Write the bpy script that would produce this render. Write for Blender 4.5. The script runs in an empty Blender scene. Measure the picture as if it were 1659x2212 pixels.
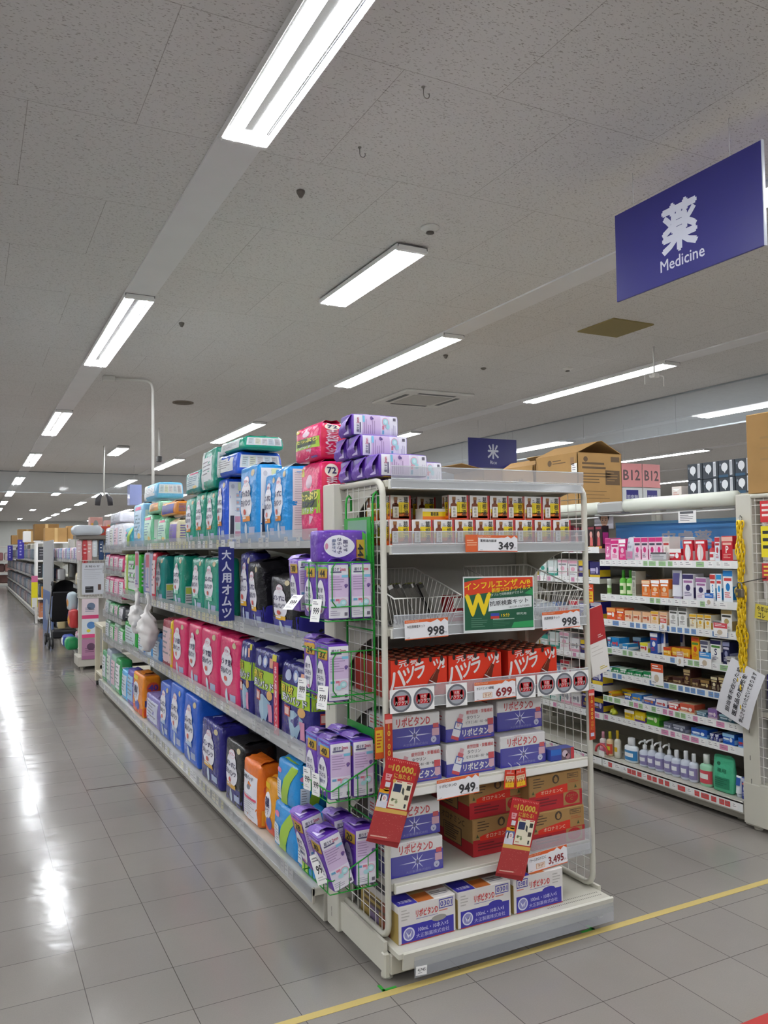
import bpy, math, random
from mathutils import Vector, Matrix, noise
sc = bpy.context.scene
COL = sc.collection
rnd = random.Random(7)
PI = math.pi

# ------------------------------------------------------------------ camera, world, exposure
YAW, PITCH, ROLL, FPX = math.radians(27.054), math.radians(2.468), math.radians(-0.787), 1750.06
fwd = Vector((math.sin(YAW) * math.cos(PITCH), math.cos(YAW) * math.cos(PITCH), math.sin(PITCH)))
rt = Vector((math.cos(YAW), -math.sin(YAW), 0))
up = rt.cross(fwd)
rt2 = rt * math.cos(ROLL) + up * math.sin(ROLL)
up2 = -rt * math.sin(ROLL) + up * math.cos(ROLL)
cam = bpy.data.cameras.new('camera')
cam.sensor_fit = 'VERTICAL'
cam.sensor_height = 36.0
cam.lens = FPX / 2212.0 * 36.0
cam.clip_start, cam.clip_end = 0.05, 200
camo = bpy.data.objects.new('camera', cam)
COL.objects.link(camo)
m3 = Matrix((rt2, up2, -fwd)).transposed()
camo.matrix_world = Matrix.Translation((0, 0, 1.5)) @ m3.to_4x4()
sc.camera = camo

wd = bpy.data.worlds.new('world')
sc.world = wd
wd.use_nodes = True
wd.node_tree.nodes['Background'].inputs[0].default_value = (0.55, 0.6, 0.7, 1)
wd.node_tree.nodes['Background'].inputs[1].default_value = 0.05
sc.view_settings.view_transform = 'Standard'
sc.view_settings.look = 'None'
sc.view_settings.gamma = 1.0
sc.view_settings.use_curve_mapping = False
sc.view_settings.exposure = 2.0
TUBE_STRENGTH = 17.0
sc.cycles.use_denoising = True
sc.cycles.max_bounces = 7
sc.cycles.transparent_max_bounces = 16
sc.cycles.sample_clamp_indirect = 6.0

# ------------------------------------------------------------------ materials
def lin(hexs):
    hexs = hexs.lstrip('#')
    out = []
    for i in (0, 2, 4):
        c = int(hexs[i:i + 2], 16) / 255.0
        out.append(c / 12.92 if c <= 0.04045 else ((c + 0.055) / 1.055) ** 2.4)
    return (*out, 1.0)

MATS = {}
def C(hexs, rough=0.5, metal=0.0, spec=0.5, kind=''):
    key = (hexs, rough, metal, spec, kind)
    if key in MATS:
        return MATS[key]
    m = bpy.data.materials.new('paint_' + hexs.strip('#') + kind)
    m.use_nodes = True
    nt = m.node_tree
    b = nt.nodes['Principled BSDF']
    b.inputs['Base Color'].default_value = lin(hexs)
    b.inputs['Roughness'].default_value = rough
    b.inputs['Metallic'].default_value = metal
    b.inputs['Specular IOR Level'].default_value = spec
    if kind == 'film':
        no = nt.nodes.new('ShaderNodeTexNoise'); no.inputs['Scale'].default_value = 28; no.inputs['Detail'].default_value = 3
        tc = nt.nodes.new('ShaderNodeTexCoord'); nt.links.new(tc.outputs['Object'], no.inputs['Vector'])
        bp = nt.nodes.new('ShaderNodeBump'); bp.inputs['Strength'].default_value = 0.35; bp.inputs['Distance'].default_value = 0.02
        nt.links.new(no.outputs['Fac'], bp.inputs['Height']); nt.links.new(bp.outputs['Normal'], b.inputs['Normal'])
    if kind in ('board', 'steel', 'dust'):
        no = nt.nodes.new('ShaderNodeTexNoise')
        no.inputs['Scale'].default_value = 9 if kind == 'board' else 4
        no.inputs['Detail'].default_value = 6
        tc = nt.nodes.new('ShaderNodeTexCoord'); nt.links.new(tc.outputs['Object'], no.inputs['Vector'])
        mx = nt.nodes.new('ShaderNodeMixRGB'); mx.blend_type = 'MULTIPLY'
        mx.inputs['Fac'].default_value = 0.22 if kind == 'board' else 0.10
        mx.inputs['Color1'].default_value = lin(hexs)
        nt.links.new(no.outputs['Fac'], mx.inputs['Color2'])
        nt.links.new(mx.outputs['Color'], b.inputs['Base Color'])
    MATS[key] = m
    return m

def clear(name, tint, fac, rough=0.08):
    if name in MATS: return MATS[name]
    m = bpy.data.materials.new(name); m.use_nodes = True
    nt = m.node_tree
    b = nt.nodes['Principled BSDF']
    b.inputs['Base Color'].default_value = lin(tint); b.inputs['Roughness'].default_value = rough
    b.inputs['Specular IOR Level'].default_value = 0.6
    tr = nt.nodes.new('ShaderNodeBsdfTransparent')
    mx = nt.nodes.new('ShaderNodeMixShader'); mx.inputs[0].default_value = fac
    nt.links.new(tr.outputs[0], mx.inputs[1]); nt.links.new(b.outputs[0], mx.inputs[2])
    nt.links.new(mx.outputs[0], nt.nodes['Material Output'].inputs['Surface'])
    MATS[name] = m
    return m

CREAM = C('#cfccbf', 0.42, 0, 0.5, 'steel')
CREAM2 = C('#c3bfb3', 0.45, 0, 0.5, 'steel')
GREYIN = C('#b0ada6', 0.5, 0, 0.4, 'steel')
WHITE = C('#eeecea', 0.5)
PAPER = C('#f2f1ef', 0.6)
INK = C('#2a2930', 0.6)
GREYINK = C('#8a8890', 0.6)
BLACK = C('#18171a', 0.4)
RUBBER = C('#1c1b1c', 0.7)
CLEAR = clear('clear_rail', '#c9ccd2', 0.36)
FILM = clear('clear_film', '#dde0e6', 0.10, 0.1)
GLASS = clear('smoke_glass', '#a9b4ba', 0.22, 0.05)
WIRE = C('#e2e0da', 0.35)
GREENW = C('#12942a', 0.35)
CARD = C('#b08a58', 0.75, 0, 0.2, 'board')
CARDD = C('#8c6a40', 0.8, 0, 0.2, 'board')
CHROME = C('#9a9a9c', 0.25, 0.9)

# ------------------------------------------------------------------ mesh builder
class MB:
    def __init__(s): s.v, s.f, s.m, s.sm, s.mats = [], [], [], [], []
    def mi(s, mat):
        if mat not in s.mats: s.mats.append(mat)
        return s.mats.index(mat)
    def add(s, vs, fs, mat, smooth=False):
        o = len(s.v); i = s.mi(mat)
        s.v.extend([tuple(p) for p in vs])
        for f in fs:
            s.f.append([o + k for k in f]); s.m.append(i); s.sm.append(smooth)
    def box(s, x0, x1, y0, y1, z0, z1, mat, c=0.0):
        if c <= 0:
            vs = [(x, y, z) for z in (z0, z1) for y in (y0, y1) for x in (x0, x1)]
            s.add(vs, [(0, 2, 3, 1), (4, 5, 7, 6), (0, 1, 5, 4), (2, 6, 7, 3), (0, 4, 6, 2), (1, 3, 7, 5)], mat); return
        c = min(c, (x1 - x0) * .45, (y1 - y0) * .45, (z1 - z0) * .45)
        X, Y, Z = (x0, x1), (y0, y1), (z0, z1); sg = (1, -1)
        vs = []; idx = {}
        for i in (0, 1):
            for j in (0, 1):
                for k in (0, 1):
                    for a in range(3):
                        p = [X[i] + sg[i] * c * (a != 0), Y[j] + sg[j] * c * (a != 1), Z[k] + sg[k] * c * (a != 2)]
                        idx[i, j, k, a] = len(vs); vs.append(p)
        fs = []
        for i in (0, 1):
            q = [idx[i, 0, 0, 0], idx[i, 1, 0, 0], idx[i, 1, 1, 0], idx[i, 0, 1, 0]]; fs.append(q if i else q[::-1])
            q = [idx[0, i, 0, 1], idx[1, i, 0, 1], idx[1, i, 1, 1], idx[0, i, 1, 1]]; fs.append(q[::-1] if i else q)
            q = [idx[0, 0, i, 2], idx[1, 0, i, 2], idx[1, 1, i, 2], idx[0, 1, i, 2]]; fs.append(q if i else q[::-1])
        for i in (0, 1):
            for j in (0, 1):
                q = [idx[i, j, 0, 0], idx[i, j, 1, 0], idx[i, j, 1, 1], idx[i, j, 0, 1]]; fs.append(q if i != j else q[::-1])
                q = [idx[i, 0, j, 0], idx[i, 1, j, 0], idx[i, 1, j, 2], idx[i, 0, j, 2]]; fs.append(q[::-1] if i != j else q)
                q = [idx[0, i, j, 1], idx[1, i, j, 1], idx[1, i, j, 2], idx[0, i, j, 2]]; fs.append(q if i != j else q[::-1])
                for k in (0, 1):
                    q = [idx[i, j, k, 0], idx[i, j, k, 1], idx[i, j, k, 2]]; fs.append(q if (i + j + k) % 2 else q[::-1])
        s.add(vs, fs, mat)
    def tube(s, pts, r, mat, seg=6, closed=False, smooth=True):
        pts = [Vector(p) for p in pts]; n = len(pts); vs = []; fs = []
        prev = None
        for i, p in enumerate(pts):
            a = pts[i - 1] if (i > 0 or closed) else p
            b = pts[(i + 1) % n] if (i < n - 1 or closed) else p
            t = (b - a).normalized()
            if prev is None:
                ref = Vector((0, 0, 1)) if abs(t.z) < .9 else Vector((1, 0, 0))
                e = t.cross(ref).normalized()
            else:
                e = (prev - t * prev.dot(t))
                e = e.normalized() if e.length > 1e-6 else t.orthogonal().normalized()
            prev = e; g = t.cross(e)
            rr = r[i] if isinstance(r, (list, tuple)) else r
            for k in range(seg):
                an = 2 * PI * k / seg
                vs.append(p + e * (rr * math.cos(an)) + g * (rr * math.sin(an)))
        for i in range(n if closed else n - 1):
            j = (i + 1) % n
            for k in range(seg):
                l = (k + 1) % seg
                fs.append((i * seg + k, i * seg + l, j * seg + l, j * seg + k))
        if not closed:
            fs.append(tuple(range(seg))[::-1]); fs.append(tuple((n - 1) * seg + k for k in range(seg)))
        s.add(vs, fs, mat, smooth)
    def lathe(s, prof, mat, seg=16, cx=0, cy=0, sx=1, sy=1, smooth=True, caps=True):
        vs = []; fs = []; n = len(prof)
        for r, z in prof:
            for k in range(seg):
                a = 2 * PI * k / seg
                vs.append((cx + r * math.cos(a) * sx, cy + r * math.sin(a) * sy, z))
        for i in range(n - 1):
            for k in range(seg):
                l = (k + 1) % seg
                fs.append((i * seg + k, i * seg + l, (i + 1) * seg + l, (i + 1) * seg + k))
        if caps:
            fs.append(tuple(range(seg))[::-1]); fs.append(tuple((n - 1) * seg + k for k in range(seg)))
        s.add(vs, fs, mat, smooth)
    def prism(s, pts, axis, a0, a1, mat):
        # pts: 2-D outline; axis: 'x','y','z' extrusion
        def mk(p, a):
            if axis == 'x': return (a, p[0], p[1])
            if axis == 'y': return (p[0], a, p[1])
            return (p[0], p[1], a)
        n = len(pts)
        vs = [mk(p, a0) for p in pts] + [mk(p, a1) for p in pts]
        fs = [tuple(range(n))[::-1], tuple(range(n, 2 * n))] + [(i, (i + 1) % n, n + (i + 1) % n, n + i) for i in range(n)]
        s.add(vs, fs, mat)
    def mesh(s, name):
        me = bpy.data.meshes.new(name)
        me.from_pydata(s.v, [], s.f)
        for m in s.mats: me.materials.append(m)
        me.polygons.foreach_set('material_index', s.m)
        me.polygons.foreach_set('use_smooth', s.sm)
        me.update()
        return me

def link(name, mesh, parent=None):
    o = bpy.data.objects.new(name, mesh); COL.objects.link(o)
    if parent: o.parent = parent
    return o
def part(name, mb, parent, label=None):
    o = link(name, mb.mesh(name) if isinstance(mb, MB) else mb, parent)
    if label: o['label'] = label
    return o
def tag(o, label, cat, group=None):
    o['label'] = label; o['category'] = cat
    if group: o['group'] = group
    return o
def thing(name, label, cat, loc=(0, 0, 0), group=None, mat=None):
    o = link(name, None)
    o.empty_display_size = 0.05
    if mat is not None: o.matrix_world = mat
    else: o.location = loc
    return tag(o, label, cat, group)
def solo(name, mb, label, cat, group=None, mat=None):
    o = link(name, mb.mesh(name) if isinstance(mb, MB) else mb)
    if mat is not None: o.matrix_world = mat
    return tag(o, label, cat, group)
def struct(name, mb):
    o = link(name, mb.mesh(name)); o['kind'] = 'structure'
    return o
def T(x, y, z, rz=0, rx=0, ry=0):
    return Matrix.Translation((x, y, z)) @ Matrix.Rotation(rz, 4, 'Z') @ Matrix.Rotation(ry, 4, 'Y') @ Matrix.Rotation(rx, 4, 'X')
ORD = ['first', 'second', 'third', 'fourth', 'fifth', 'sixth', 'seventh', 'eighth', 'ninth', 'tenth', 'eleventh', 'twelfth', 'thirteenth', 'fourteenth', 'fifteenth', 'sixteenth']
NUM = ['zero', 'one', 'two', 'three', 'four', 'five', 'six', 'seven', 'eight', 'nine', 'ten', 'eleven', 'twelve']

# ------------------------------------------------------------------ lettering and printed artwork
GLY = {}
def glyphs(s, vert=False):
    key = s
    if key in GLY: return GLY[key]
    cu = bpy.data.curves.new('t', 'FONT'); cu.body = s; cu.size = 1.0; cu.resolution_u = 2
    o = bpy.data.objects.new('t', cu); COL.objects.link(o)
    bpy.context.view_layer.update()
    me = bpy.data.meshes.new_from_object(o.evaluated_get(bpy.context.evaluated_depsgraph_get()))
    vs = [(v.co.x, v.co.y) for v in me.vertices]
    fs = [tuple(p.vertices) for p in me.polygons]
    bpy.data.objects.remove(o); bpy.data.curves.remove(cu); bpy.data.meshes.remove(me)
    x0 = min(v[0] for v in vs); x1 = max(v[0] for v in vs); y0 = min(v[1] for v in vs); y1 = max(v[1] for v in vs)
    GLY[key] = (vs, fs, x0, x1, y0, y1)
    return GLY[key]

class Face:
    """A face of a thing in its own 0..1 coordinates; w, h in metres."""
    def __init__(s, mb, fn, w, h, n=1): s.mb, s.fn, s.w, s.h, s.n = mb, fn, w, h, n
    def rect(s, u0, v0, u1, v1, mat, k=1):
        n = s.n; vs = []; fs = []
        nu = max(1, round(n * abs(u1 - u0))) if n > 1 else 1; nv = max(1, round(n * abs(v1 - v0))) if n > 1 else 1
        for j in range(nv + 1):
            for i in range(nu + 1): vs.append(s.fn(u0 + (u1 - u0) * i / nu, v0 + (v1 - v0) * j / nv, k))
        for j in range(nv):
            for i in range(nu):
                a = j * (nu + 1) + i; fs.append((a, a + 1, a + nu + 2, a + nu + 1))
        s.mb.add(vs, fs, mat, n > 1)
    def ell(s, cu, cv, ru, rv, mat, k=1, seg=18, ru_top=None):
        vs = [s.fn(cu, cv, k)]; fs = []; rings = 2 if s.n > 1 else 1
        for r in range(1, rings + 1):
            for i in range(seg):
                a = 2 * PI * i / seg
                x = ru * math.cos(a)
                if ru_top and math.sin(a) > 0: x *= 1 - (1 - ru_top) * math.sin(a)
                vs.append(s.fn(cu + x * r / rings, cv + rv * math.sin(a) * r / rings, k))
        for i in range(seg):
            j = (i + 1) % seg
            fs.append((0, 1 + i, 1 + j))
            if rings == 2: fs.append((1 + i, 1 + seg + i, 1 + seg + j, 1 + j))
        s.mb.add(vs, fs, mat, s.n > 1)
    def band(s, path, hw, mat, k=1, n=14):
        # a ribbon of half-width hw along a smooth path, following the surface
        P = []
        for i in range(n + 1):
            t = i / n * (len(path) - 1); a = min(int(t), len(path) - 2); q = t - a
            p0 = path[max(a - 1, 0)]; p1 = path[a]; p2 = path[a + 1]; p3 = path[min(a + 2, len(path) - 1)]
            P.append([.5 * (2 * p1[c] + (p2[c] - p0[c]) * q + (2 * p0[c] - 5 * p1[c] + 4 * p2[c] - p3[c]) * q * q + (3 * p1[c] - p0[c] - 3 * p2[c] + p3[c]) * q ** 3) for c in (0, 1)])
        vs = []
        for u, v in P:
            for j in (-1, -.33, .33, 1): vs.append(s.fn(min(.99, max(.01, u + hw * j)), v, k))
        s.mb.add(vs, [(4 * i + j, 4 * i + j + 1, 4 * i + j + 5, 4 * i + j + 4) for i in range(n) for j in range(3)], mat, True)
    def poly(s, pts, mat, k=1):
        s.mb.add([s.fn(u, v, k) for u, v in pts], [tuple(range(len(pts)))], mat)
    def para(s, txt, O, U, V, mat, k=2, bold=0.0):
        vs, fs, x0, x1, y0, y1 = glyphs(txt)
        sh = [(0, 0)] if bold <= 0 else [(-bold, 0), (bold, 0), (0, -bold), (0, bold)]
        for q, (dx, dy) in enumerate(sh):
            out = []
            for x, y in vs:
                a = (x + dx - x0) / (x1 - x0); b = (y + dy - y0) / (y1 - y0)
                out.append(s.fn(O[0] + U[0] * a + V[0] * b, O[1] + U[1] * a + V[1] * b, k + .22 * q))
            s.mb.add(out, fs, mat)
    def fit(s, txt, u0, v0, u1, v1, mat, k=2, bold=0.0, rot=0):
        if rot == 0: s.para(txt, (u0, v0), (u1 - u0, 0), (0, v1 - v0), mat, k, bold)
        elif rot == 1: s.para(txt, (u1, v0), (0, v1 - v0), (u0 - u1, 0), mat, k, bold)   # reads upward
        else: s.para(txt, (u0, v1), (0, v0 - v1), (u1 - u0, 0), mat, k, bold)            # reads downward
    def vert(s, txt, u0, v0, u1, v1, mat, k=2, bold=0.0, gap=.12):
        n = len(txt); st = (v1 - v0) / n
        for i, ch in enumerate(txt):
            vv, ff, x0, x1, y0, y1 = glyphs(ch)
            b = v1 - (i + 1) * st
            hh = st * (1 - gap) * min(1, (y1 - y0) / .75 if ch != '、' else .3)
            ww = (u1 - u0) * min(1, (x1 - x0) / .75)
            cu = (u0 + u1) / 2; cv = b + st * .5
            s.fit(ch, cu - ww / 2, cv - hh / 2, cu + ww / 2, cv + hh / 2, mat, k, bold)
    def lines(s, u0, v0, u1, v1, n, mat, k=2, fill=.45, seed=1, rot=False):
        r = random.Random(seed)
        for i in range(n):
            if rot:
                a = u0 + (u1 - u0) * i / n; b = a + (u1 - u0) / n * fill
                e = v0 + (v1 - v0) * (0.55 + .45 * r.random()); s.rect(a, v0, b, e, mat, k)
            else:
                b = v1 - (v1 - v0) * i / n; a = b - (v1 - v0) / n * fill
                e = u0 + (u1 - u0) * (0.55 + .45 * r.random()); s.rect(u0, a, e, b, mat, k)
    def star(s, cu, cv, R, r, n, mat, k=2, long=None):
        pts = []
        for i in range(2 * n):
            a = PI * i / n
            rr = R if i % 2 == 0 else r
            if long and i % 2 == 0 and abs(math.sin(a)) < .1: rr = long
            pts.append((cu + rr * math.cos(a) / s.w, cv + rr * math.sin(a) / s.h))
        c = (cu, cv)
        vs = [s.fn(*c, k)] + [s.fn(u, v, k) for u, v in pts]
        m = len(pts)
        s.mb.add(vs, [(0, 1 + i, 1 + (i + 1) % m) for i in range(m)], mat)

def planar(mb, O, U, V, eps=0.0005):
    O, U, V = Vector(O), Vector(U), Vector(V); N = U.cross(V).normalized()
    return Face(mb, lambda u, v, k: O + U * u + V * v + N * (k * eps), U.length, V.length)
def boxfaces(mb, w, d, h, eps=0.0004):
    a, b = w / 2, d / 2
    return dict(front=planar(mb, (-a, -b, 0), (w, 0, 0), (0, 0, h), eps), right=planar(mb, (a, -b, 0), (0, d, 0), (0, 0, h), eps),
                left=planar(mb, (-a, b, 0), (0, -d, 0), (0, 0, h), eps), top=planar(mb, (-a, -b, h), (w, 0, 0), (0, d, 0), eps),
                back=planar(mb, (a, b, 0), (-w, 0, 0), (0, 0, h), eps))
def carton(w, d, h, mat, c=0.002):
    mb = MB(); mb.box(-w / 2, w / 2, -d / 2, d / 2, 0, h, mat, c)
    return mb, boxfaces(mb, w, d, h)

def bag(w, d, h, mat, r=0.025, bulge=0.012, wr=0.003, seed=0, taper=0.0, n=9, slump=0.0, gable=0.0):
    """A plump plastic-film pack: rounded, bulging, slightly creased."""
    mb = MB(); r = min(r, w * .45, d * .45, h * .45); sd = Vector((seed * 3.7, seed * 1.3, seed * 2.1))
    def pos(p, k):
        P = Vector((p.x * w / 2, p.y * d / 2, p.z * h / 2))
        q = Vector((max(-w / 2 + r, min(w / 2 - r, P.x)), max(-d / 2 + r, min(d / 2 - r, P.y)), max(-h / 2 + r, min(h / 2 - r, P.z))))
        nn = (P - q); nn = nn.normalized() if nn.length > 1e-9 else p.normalized()
        x = q + nn * r
        bx, by, bz = (1 - p.x ** 2), (1 - p.y ** 2), (1 - p.z ** 2)
        if abs(p.x) > .999: x.x += p.x * bulge * by * bz
        if abs(p.y) > .999: x.y += p.y * bulge * bx * bz
        if p.z > .999: x.z += bulge * .5 * bx * by
        wv = noise.noise(x * 14 + sd) + .6 * noise.noise(x * 31 + sd)
        x += nn * (wr * wv)
        t = (p.z + 1) / 2
        if taper: x.y *= 1 - taper * t ** 2
        if gable and t > .72: x.y *= 1 - gable * ((t - .72) / .28)
        if slump: x.x += slump * t * t
        x += nn * (k * 0.0009)
        x.z = max(0.0, x.z + h / 2)
        return x
    F = {}
    def mk(fn, a, b): return Face(mb, lambda u, v, k: pos(fn(u, v), k), a, b, n)
    F['front'] = mk(lambda u, v: Vector((2 * u - 1, -1, 2 * v - 1)), w, h)
    F['right'] = mk(lambda u, v: Vector((1, 2 * u - 1, 2 * v - 1)), d, h)
    F['left'] = mk(lambda u, v: Vector((-1, 1 - 2 * u, 2 * v - 1)), d, h)
    F['back'] = mk(lambda u, v: Vector((1 - 2 * u, 1, 2 * v - 1)), w, h)
    F['top'] = mk(lambda u, v: Vector((2 * u - 1, 2 * v - 1, 1)), w, d)
    F['bottom'] = mk(lambda u, v: Vector((2 * u - 1, 1 - 2 * v, -1)), w, d)
    vs = []; fs = []; ix = {}
    for f in F.values():
        g = []
        for j in range(n + 1):
            for i in range(n + 1):
                # denser towards the rim so the rounding stays smooth
                u = .5 - .5 * math.cos(PI * i / n); v = .5 - .5 * math.cos(PI * j / n)
                p = f.fn(u, v, 0); key = (round(p.x, 5), round(p.y, 5), round(p.z, 5))
                if key not in ix: ix[key] = len(vs); vs.append(p)
                g.append(ix[key])
        for j in range(n):
            for i in range(n):
                a = j * (n + 1) + i
                q = (g[a], g[a + 1], g[a + n + 2], g[a + n + 1])
                if len(set(q)) == 4: fs.append(q)
                elif len(set(q)) == 3:
                    fs.append(tuple(dict.fromkeys(q)))
    mb.add(vs, fs, mat, True)
    return mb, F
def strip(pts, width_vec, mat, nacross=2):
    """A thin folded sheet: pts is a path, width_vec its breadth."""
    mb = MB(); W = Vector(width_vec); vs = []; fs = []
    pts = [Vector(p) for p in pts]
    for p in pts:
        for j in range(nacross + 1): vs.append(p + W * (j / nacross - .5))
    m = nacross + 1
    for i in range(len(pts) - 1):
        for j in range(nacross): fs.append((i * m + j, i * m + j + 1, (i + 1) * m + j + 1, (i + 1) * m + j))
    mb.add(vs, fs, mat, True)
    return mb

# ------------------------------------------------------------------ the room
HC = 3.36
RX0, RX1, RY0, RY1 = -7.0, 25.0, -12.0, 54.0

def floor_material():
    m = bpy.data.materials.new('vinyl_floor'); m.use_nodes = True
    nt = m.node_tree; L = nt.links; b = nt.nodes['Principled BSDF']
    tc = nt.nodes.new('ShaderNodeTexCoord')
    mp = nt.nodes.new('ShaderNodeMapping'); mp.inputs['Location'].default_value = (-0.06 + 0.3, -0.01, 0)
    L.new(tc.outputs['Object'], mp.inputs['Vector'])
    br = nt.nodes.new('ShaderNodeTexBrick')
    br.offset = 0.0; br.squash = 1.0
    br.inputs['Scale'].default_value = 1.0
    br.inputs['Brick Width'].default_value = 0.3; br.inputs['Row Height'].default_value = 0.3
    br.inputs['Mortar Size'].default_value = 0.0016; br.inputs['Mortar Smooth'].default_value = 0.2
    br.inputs['Color1'].default_value = lin('#9b958e'); br.inputs['Color2'].default_value = lin('#96908a')
    br.inputs['Mortar'].default_value = lin('#605b56')
    L.new(mp.outputs[0], br.inputs['Vector'])
    n1 = nt.nodes.new('ShaderNodeTexNoise'); n1.inputs['Scale'].default_value = 220; n1.inputs['Detail'].default_value = 4
    n2 = nt.nodes.new('ShaderNodeTexNoise'); n2.inputs['Scale'].default_value = 1.3; n2.inputs['Detail'].default_value = 5
    L.new(tc.outputs['Object'], n1.inputs['Vector']); L.new(tc.outputs['Object'], n2.inputs['Vector'])
    mx = nt.nodes.new('ShaderNodeMixRGB'); mx.blend_type = 'MULTIPLY'; mx.inputs[0].default_value = 0.16
    L.new(br.outputs['Color'], mx.inputs[1]); L.new(n1.outputs['Fac'], mx.inputs[2])
    mx2 = nt.nodes.new('ShaderNodeMixRGB'); mx2.blend_type = 'MULTIPLY'; mx2.inputs[0].default_value = 0.22
    L.new(mx.outputs[0], mx2.inputs[1]); L.new(n2.outputs['Fac'], mx2.inputs[2])
    L.new(mx2.outputs[0], b.inputs['Base Color'])
    rr = nt.nodes.new('ShaderNodeMapRange'); rr.inputs['To Min'].default_value = 0.08; rr.inputs['To Max'].default_value = 0.24
    L.new(n2.outputs['Fac'], rr.inputs['Value']); L.new(rr.outputs[0], b.inputs['Roughness'])
    b.inputs['Specular IOR Level'].default_value = 0.3
    n3 = nt.nodes.new('ShaderNodeTexNoise'); n3.inputs['Scale'].default_value = 5.5; n3.inputs['Detail'].default_value = 3
    L.new(tc.outputs['Object'], n3.inputs['Vector'])
    bp = nt.nodes.new('ShaderNodeBump'); bp.inputs['Strength'].default_value = 0.10; bp.inputs['Distance'].default_value = 0.02
    L.new(n3.outputs['Fac'], bp.inputs['Height']); L.new(bp.outputs[0], b.inputs['Normal'])
    return m

def ceiling_material():
    m = bpy.data.materials.new('rockwool_ceiling'); m.use_nodes = True
    nt = m.node_tree; L = nt.links; b = nt.nodes['Principled BSDF']
    tc = nt.nodes.new('ShaderNodeTexCoord')
    sp = nt.nodes.new('ShaderNodeSeparateXYZ'); L.new(tc.outputs['Object'], sp.inputs[0])
    cb = nt.nodes.new('ShaderNodeCombineXYZ'); L.new(sp.outputs[0], cb.inputs[0]); L.new(sp.outputs[1], cb.inputs[1])
    mp = nt.nodes.new('ShaderNodeMapping'); mp.inputs['Location'].default_value = (-0.1975, 0.76, 0)
    L.new(cb.outputs[0], mp.inputs['Vector'])
    br = nt.nodes.new('ShaderNodeTexBrick'); br.offset = 0.5
    br.inputs['Scale'].default_value = 1.0
    br.inputs['Brick Width'].default_value = 0.865; br.inputs['Row Height'].default_value = 0.865
    br.inputs['Mortar Size'].default_value = 0.0016; br.inputs['Mortar Smooth'].default_value = 0.1
    br.inputs['Color1'].default_value = lin('#dad8d6'); br.inputs['Color2'].default_value = lin('#d7d5d3')
    br.inputs['Mortar'].default_value = lin('#aaa6a2')
    L.new(mp.outputs[0], br.inputs['Vector'])
    mp2 = nt.nodes.new('ShaderNodeMapping'); mp2.inputs['Scale'].default_value = (70, 170, 1); mp2.inputs['Rotation'].default_value = (0, 0, 0.35)
    L.new(tc.outputs['Object'], mp2.inputs['Vector'])
    no = nt.nodes.new('ShaderNodeTexNoise'); no.inputs['Scale'].default_value = 1.0; no.inputs['Detail'].default_value = 2
    L.new(mp2.outputs[0], no.inputs['Vector'])
    cr = nt.nodes.new('ShaderNodeValToRGB')
    cr.color_ramp.elements[0].position = 0.33; cr.color_ramp.elements[0].color = (0.55, 0.53, 0.51, 1)
    cr.color_ramp.elements[1].position = 0.40; cr.color_ramp.elements[1].color = (1, 1, 1, 1)
    L.new(no.outputs['Fac'], cr.inputs[0])
    mx = nt.nodes.new('ShaderNodeMixRGB'); mx.blend_type = 'MULTIPLY'; mx.inputs[0].default_value = 1.0
    L.new(br.outputs['Color'], mx.inputs[1]); L.new(cr.outputs[0], mx.inputs[2])
    L.new(mx.outputs[0], b.inputs['Base Color'])
    b.inputs['Roughness'].default_value = 0.9
    return m

mb = MB(); mb.box(RX0, RX1, RY0, RY1, -0.06, 0.0, floor_material()); struct('floor', mb)
mb = MB(); mb.box(RX0, RX1, RY0, RY1, HC, HC + 0.06, ceiling_material()); struct('ceiling', mb)
WALLM = C('#c4c5c0', 0.7, 0, 0.3, 'dust')
for nm, bx in (('wall_back', (RX0, RX1, RY1, RY1 + .1)), ('wall_front', (RX0, RX1, RY0 - .1, RY0)), ('wall_left', (RX0 - .1, RX0, RY0, RY1)), ('wall_right', (RX1, RX1 + .1, RY0, RY1))):
    mb = MB(); mb.box(*bx, 0, HC, WALLM); struct(nm, mb)
mb = MB(); mb.box(RX0, RX1, RY1 - .012, RY1, 0, 0.1, C('#4d4a46', .6)); struct('baseboard_back', mb)

# light channels: flush pale strips that the tube lights sit in
ROWS = [-4.3, -1.6, 1.08, 3.745, 6.36, 9.5, 12.95, 15.9, 18.8]
CHAN = C('#e6e5e6', 0.6, 0, .3, 'dust')
for i, x in enumerate(ROWS):
    mb = MB(); mb.box(x - .105, x + .105, RY0, RY1, HC - .012, HC + .001, CHAN); struct('trim_%d' % (i + 1), mb)

TUBE = bpy.data.materials.new('lit_tube'); TUBE.use_nodes = True
_n = TUBE.node_tree; _e = _n.nodes.new('ShaderNodeEmission')
_e.inputs[0].default_value = (0.94, 0.97, 1.0, 1); _e.inputs[1].default_value = TUBE_STRENGTH
_n.links.new(_e.outputs[0], _n.nodes['Material Output'].inputs['Surface'])
FIXW = C('#e4e3e2', 0.4); MIRR = C('#a9a9ad', 0.13, 1.0)
def light_meshes(L):
    h = MB()
    h.prism([(-.105, 0), (-.105, -.020), (-.101, -.020), (-.096, -.004), (.096, -.004), (.101, -.020), (.105, -.020), (.105, 0)][::-1], 'y', 0, L, MIRR)
    for y in (0, L - .03): h.box(-.105, .105, y, y + .03, -.036, -.001, FIXW, .004)
    for x in (-.109, .105): h.box(x, x + .004, 0, L, -.030, 0, FIXW, .001)
    t = MB(); t.tube([(0, .03, 0), (0, L - .03, 0)], .0165, TUBE, 10)
    return h.mesh('housing'), t.mesh('tube')
LM = {2.4: light_meshes(2.4), 1.25: light_meshes(1.25)}
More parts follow.
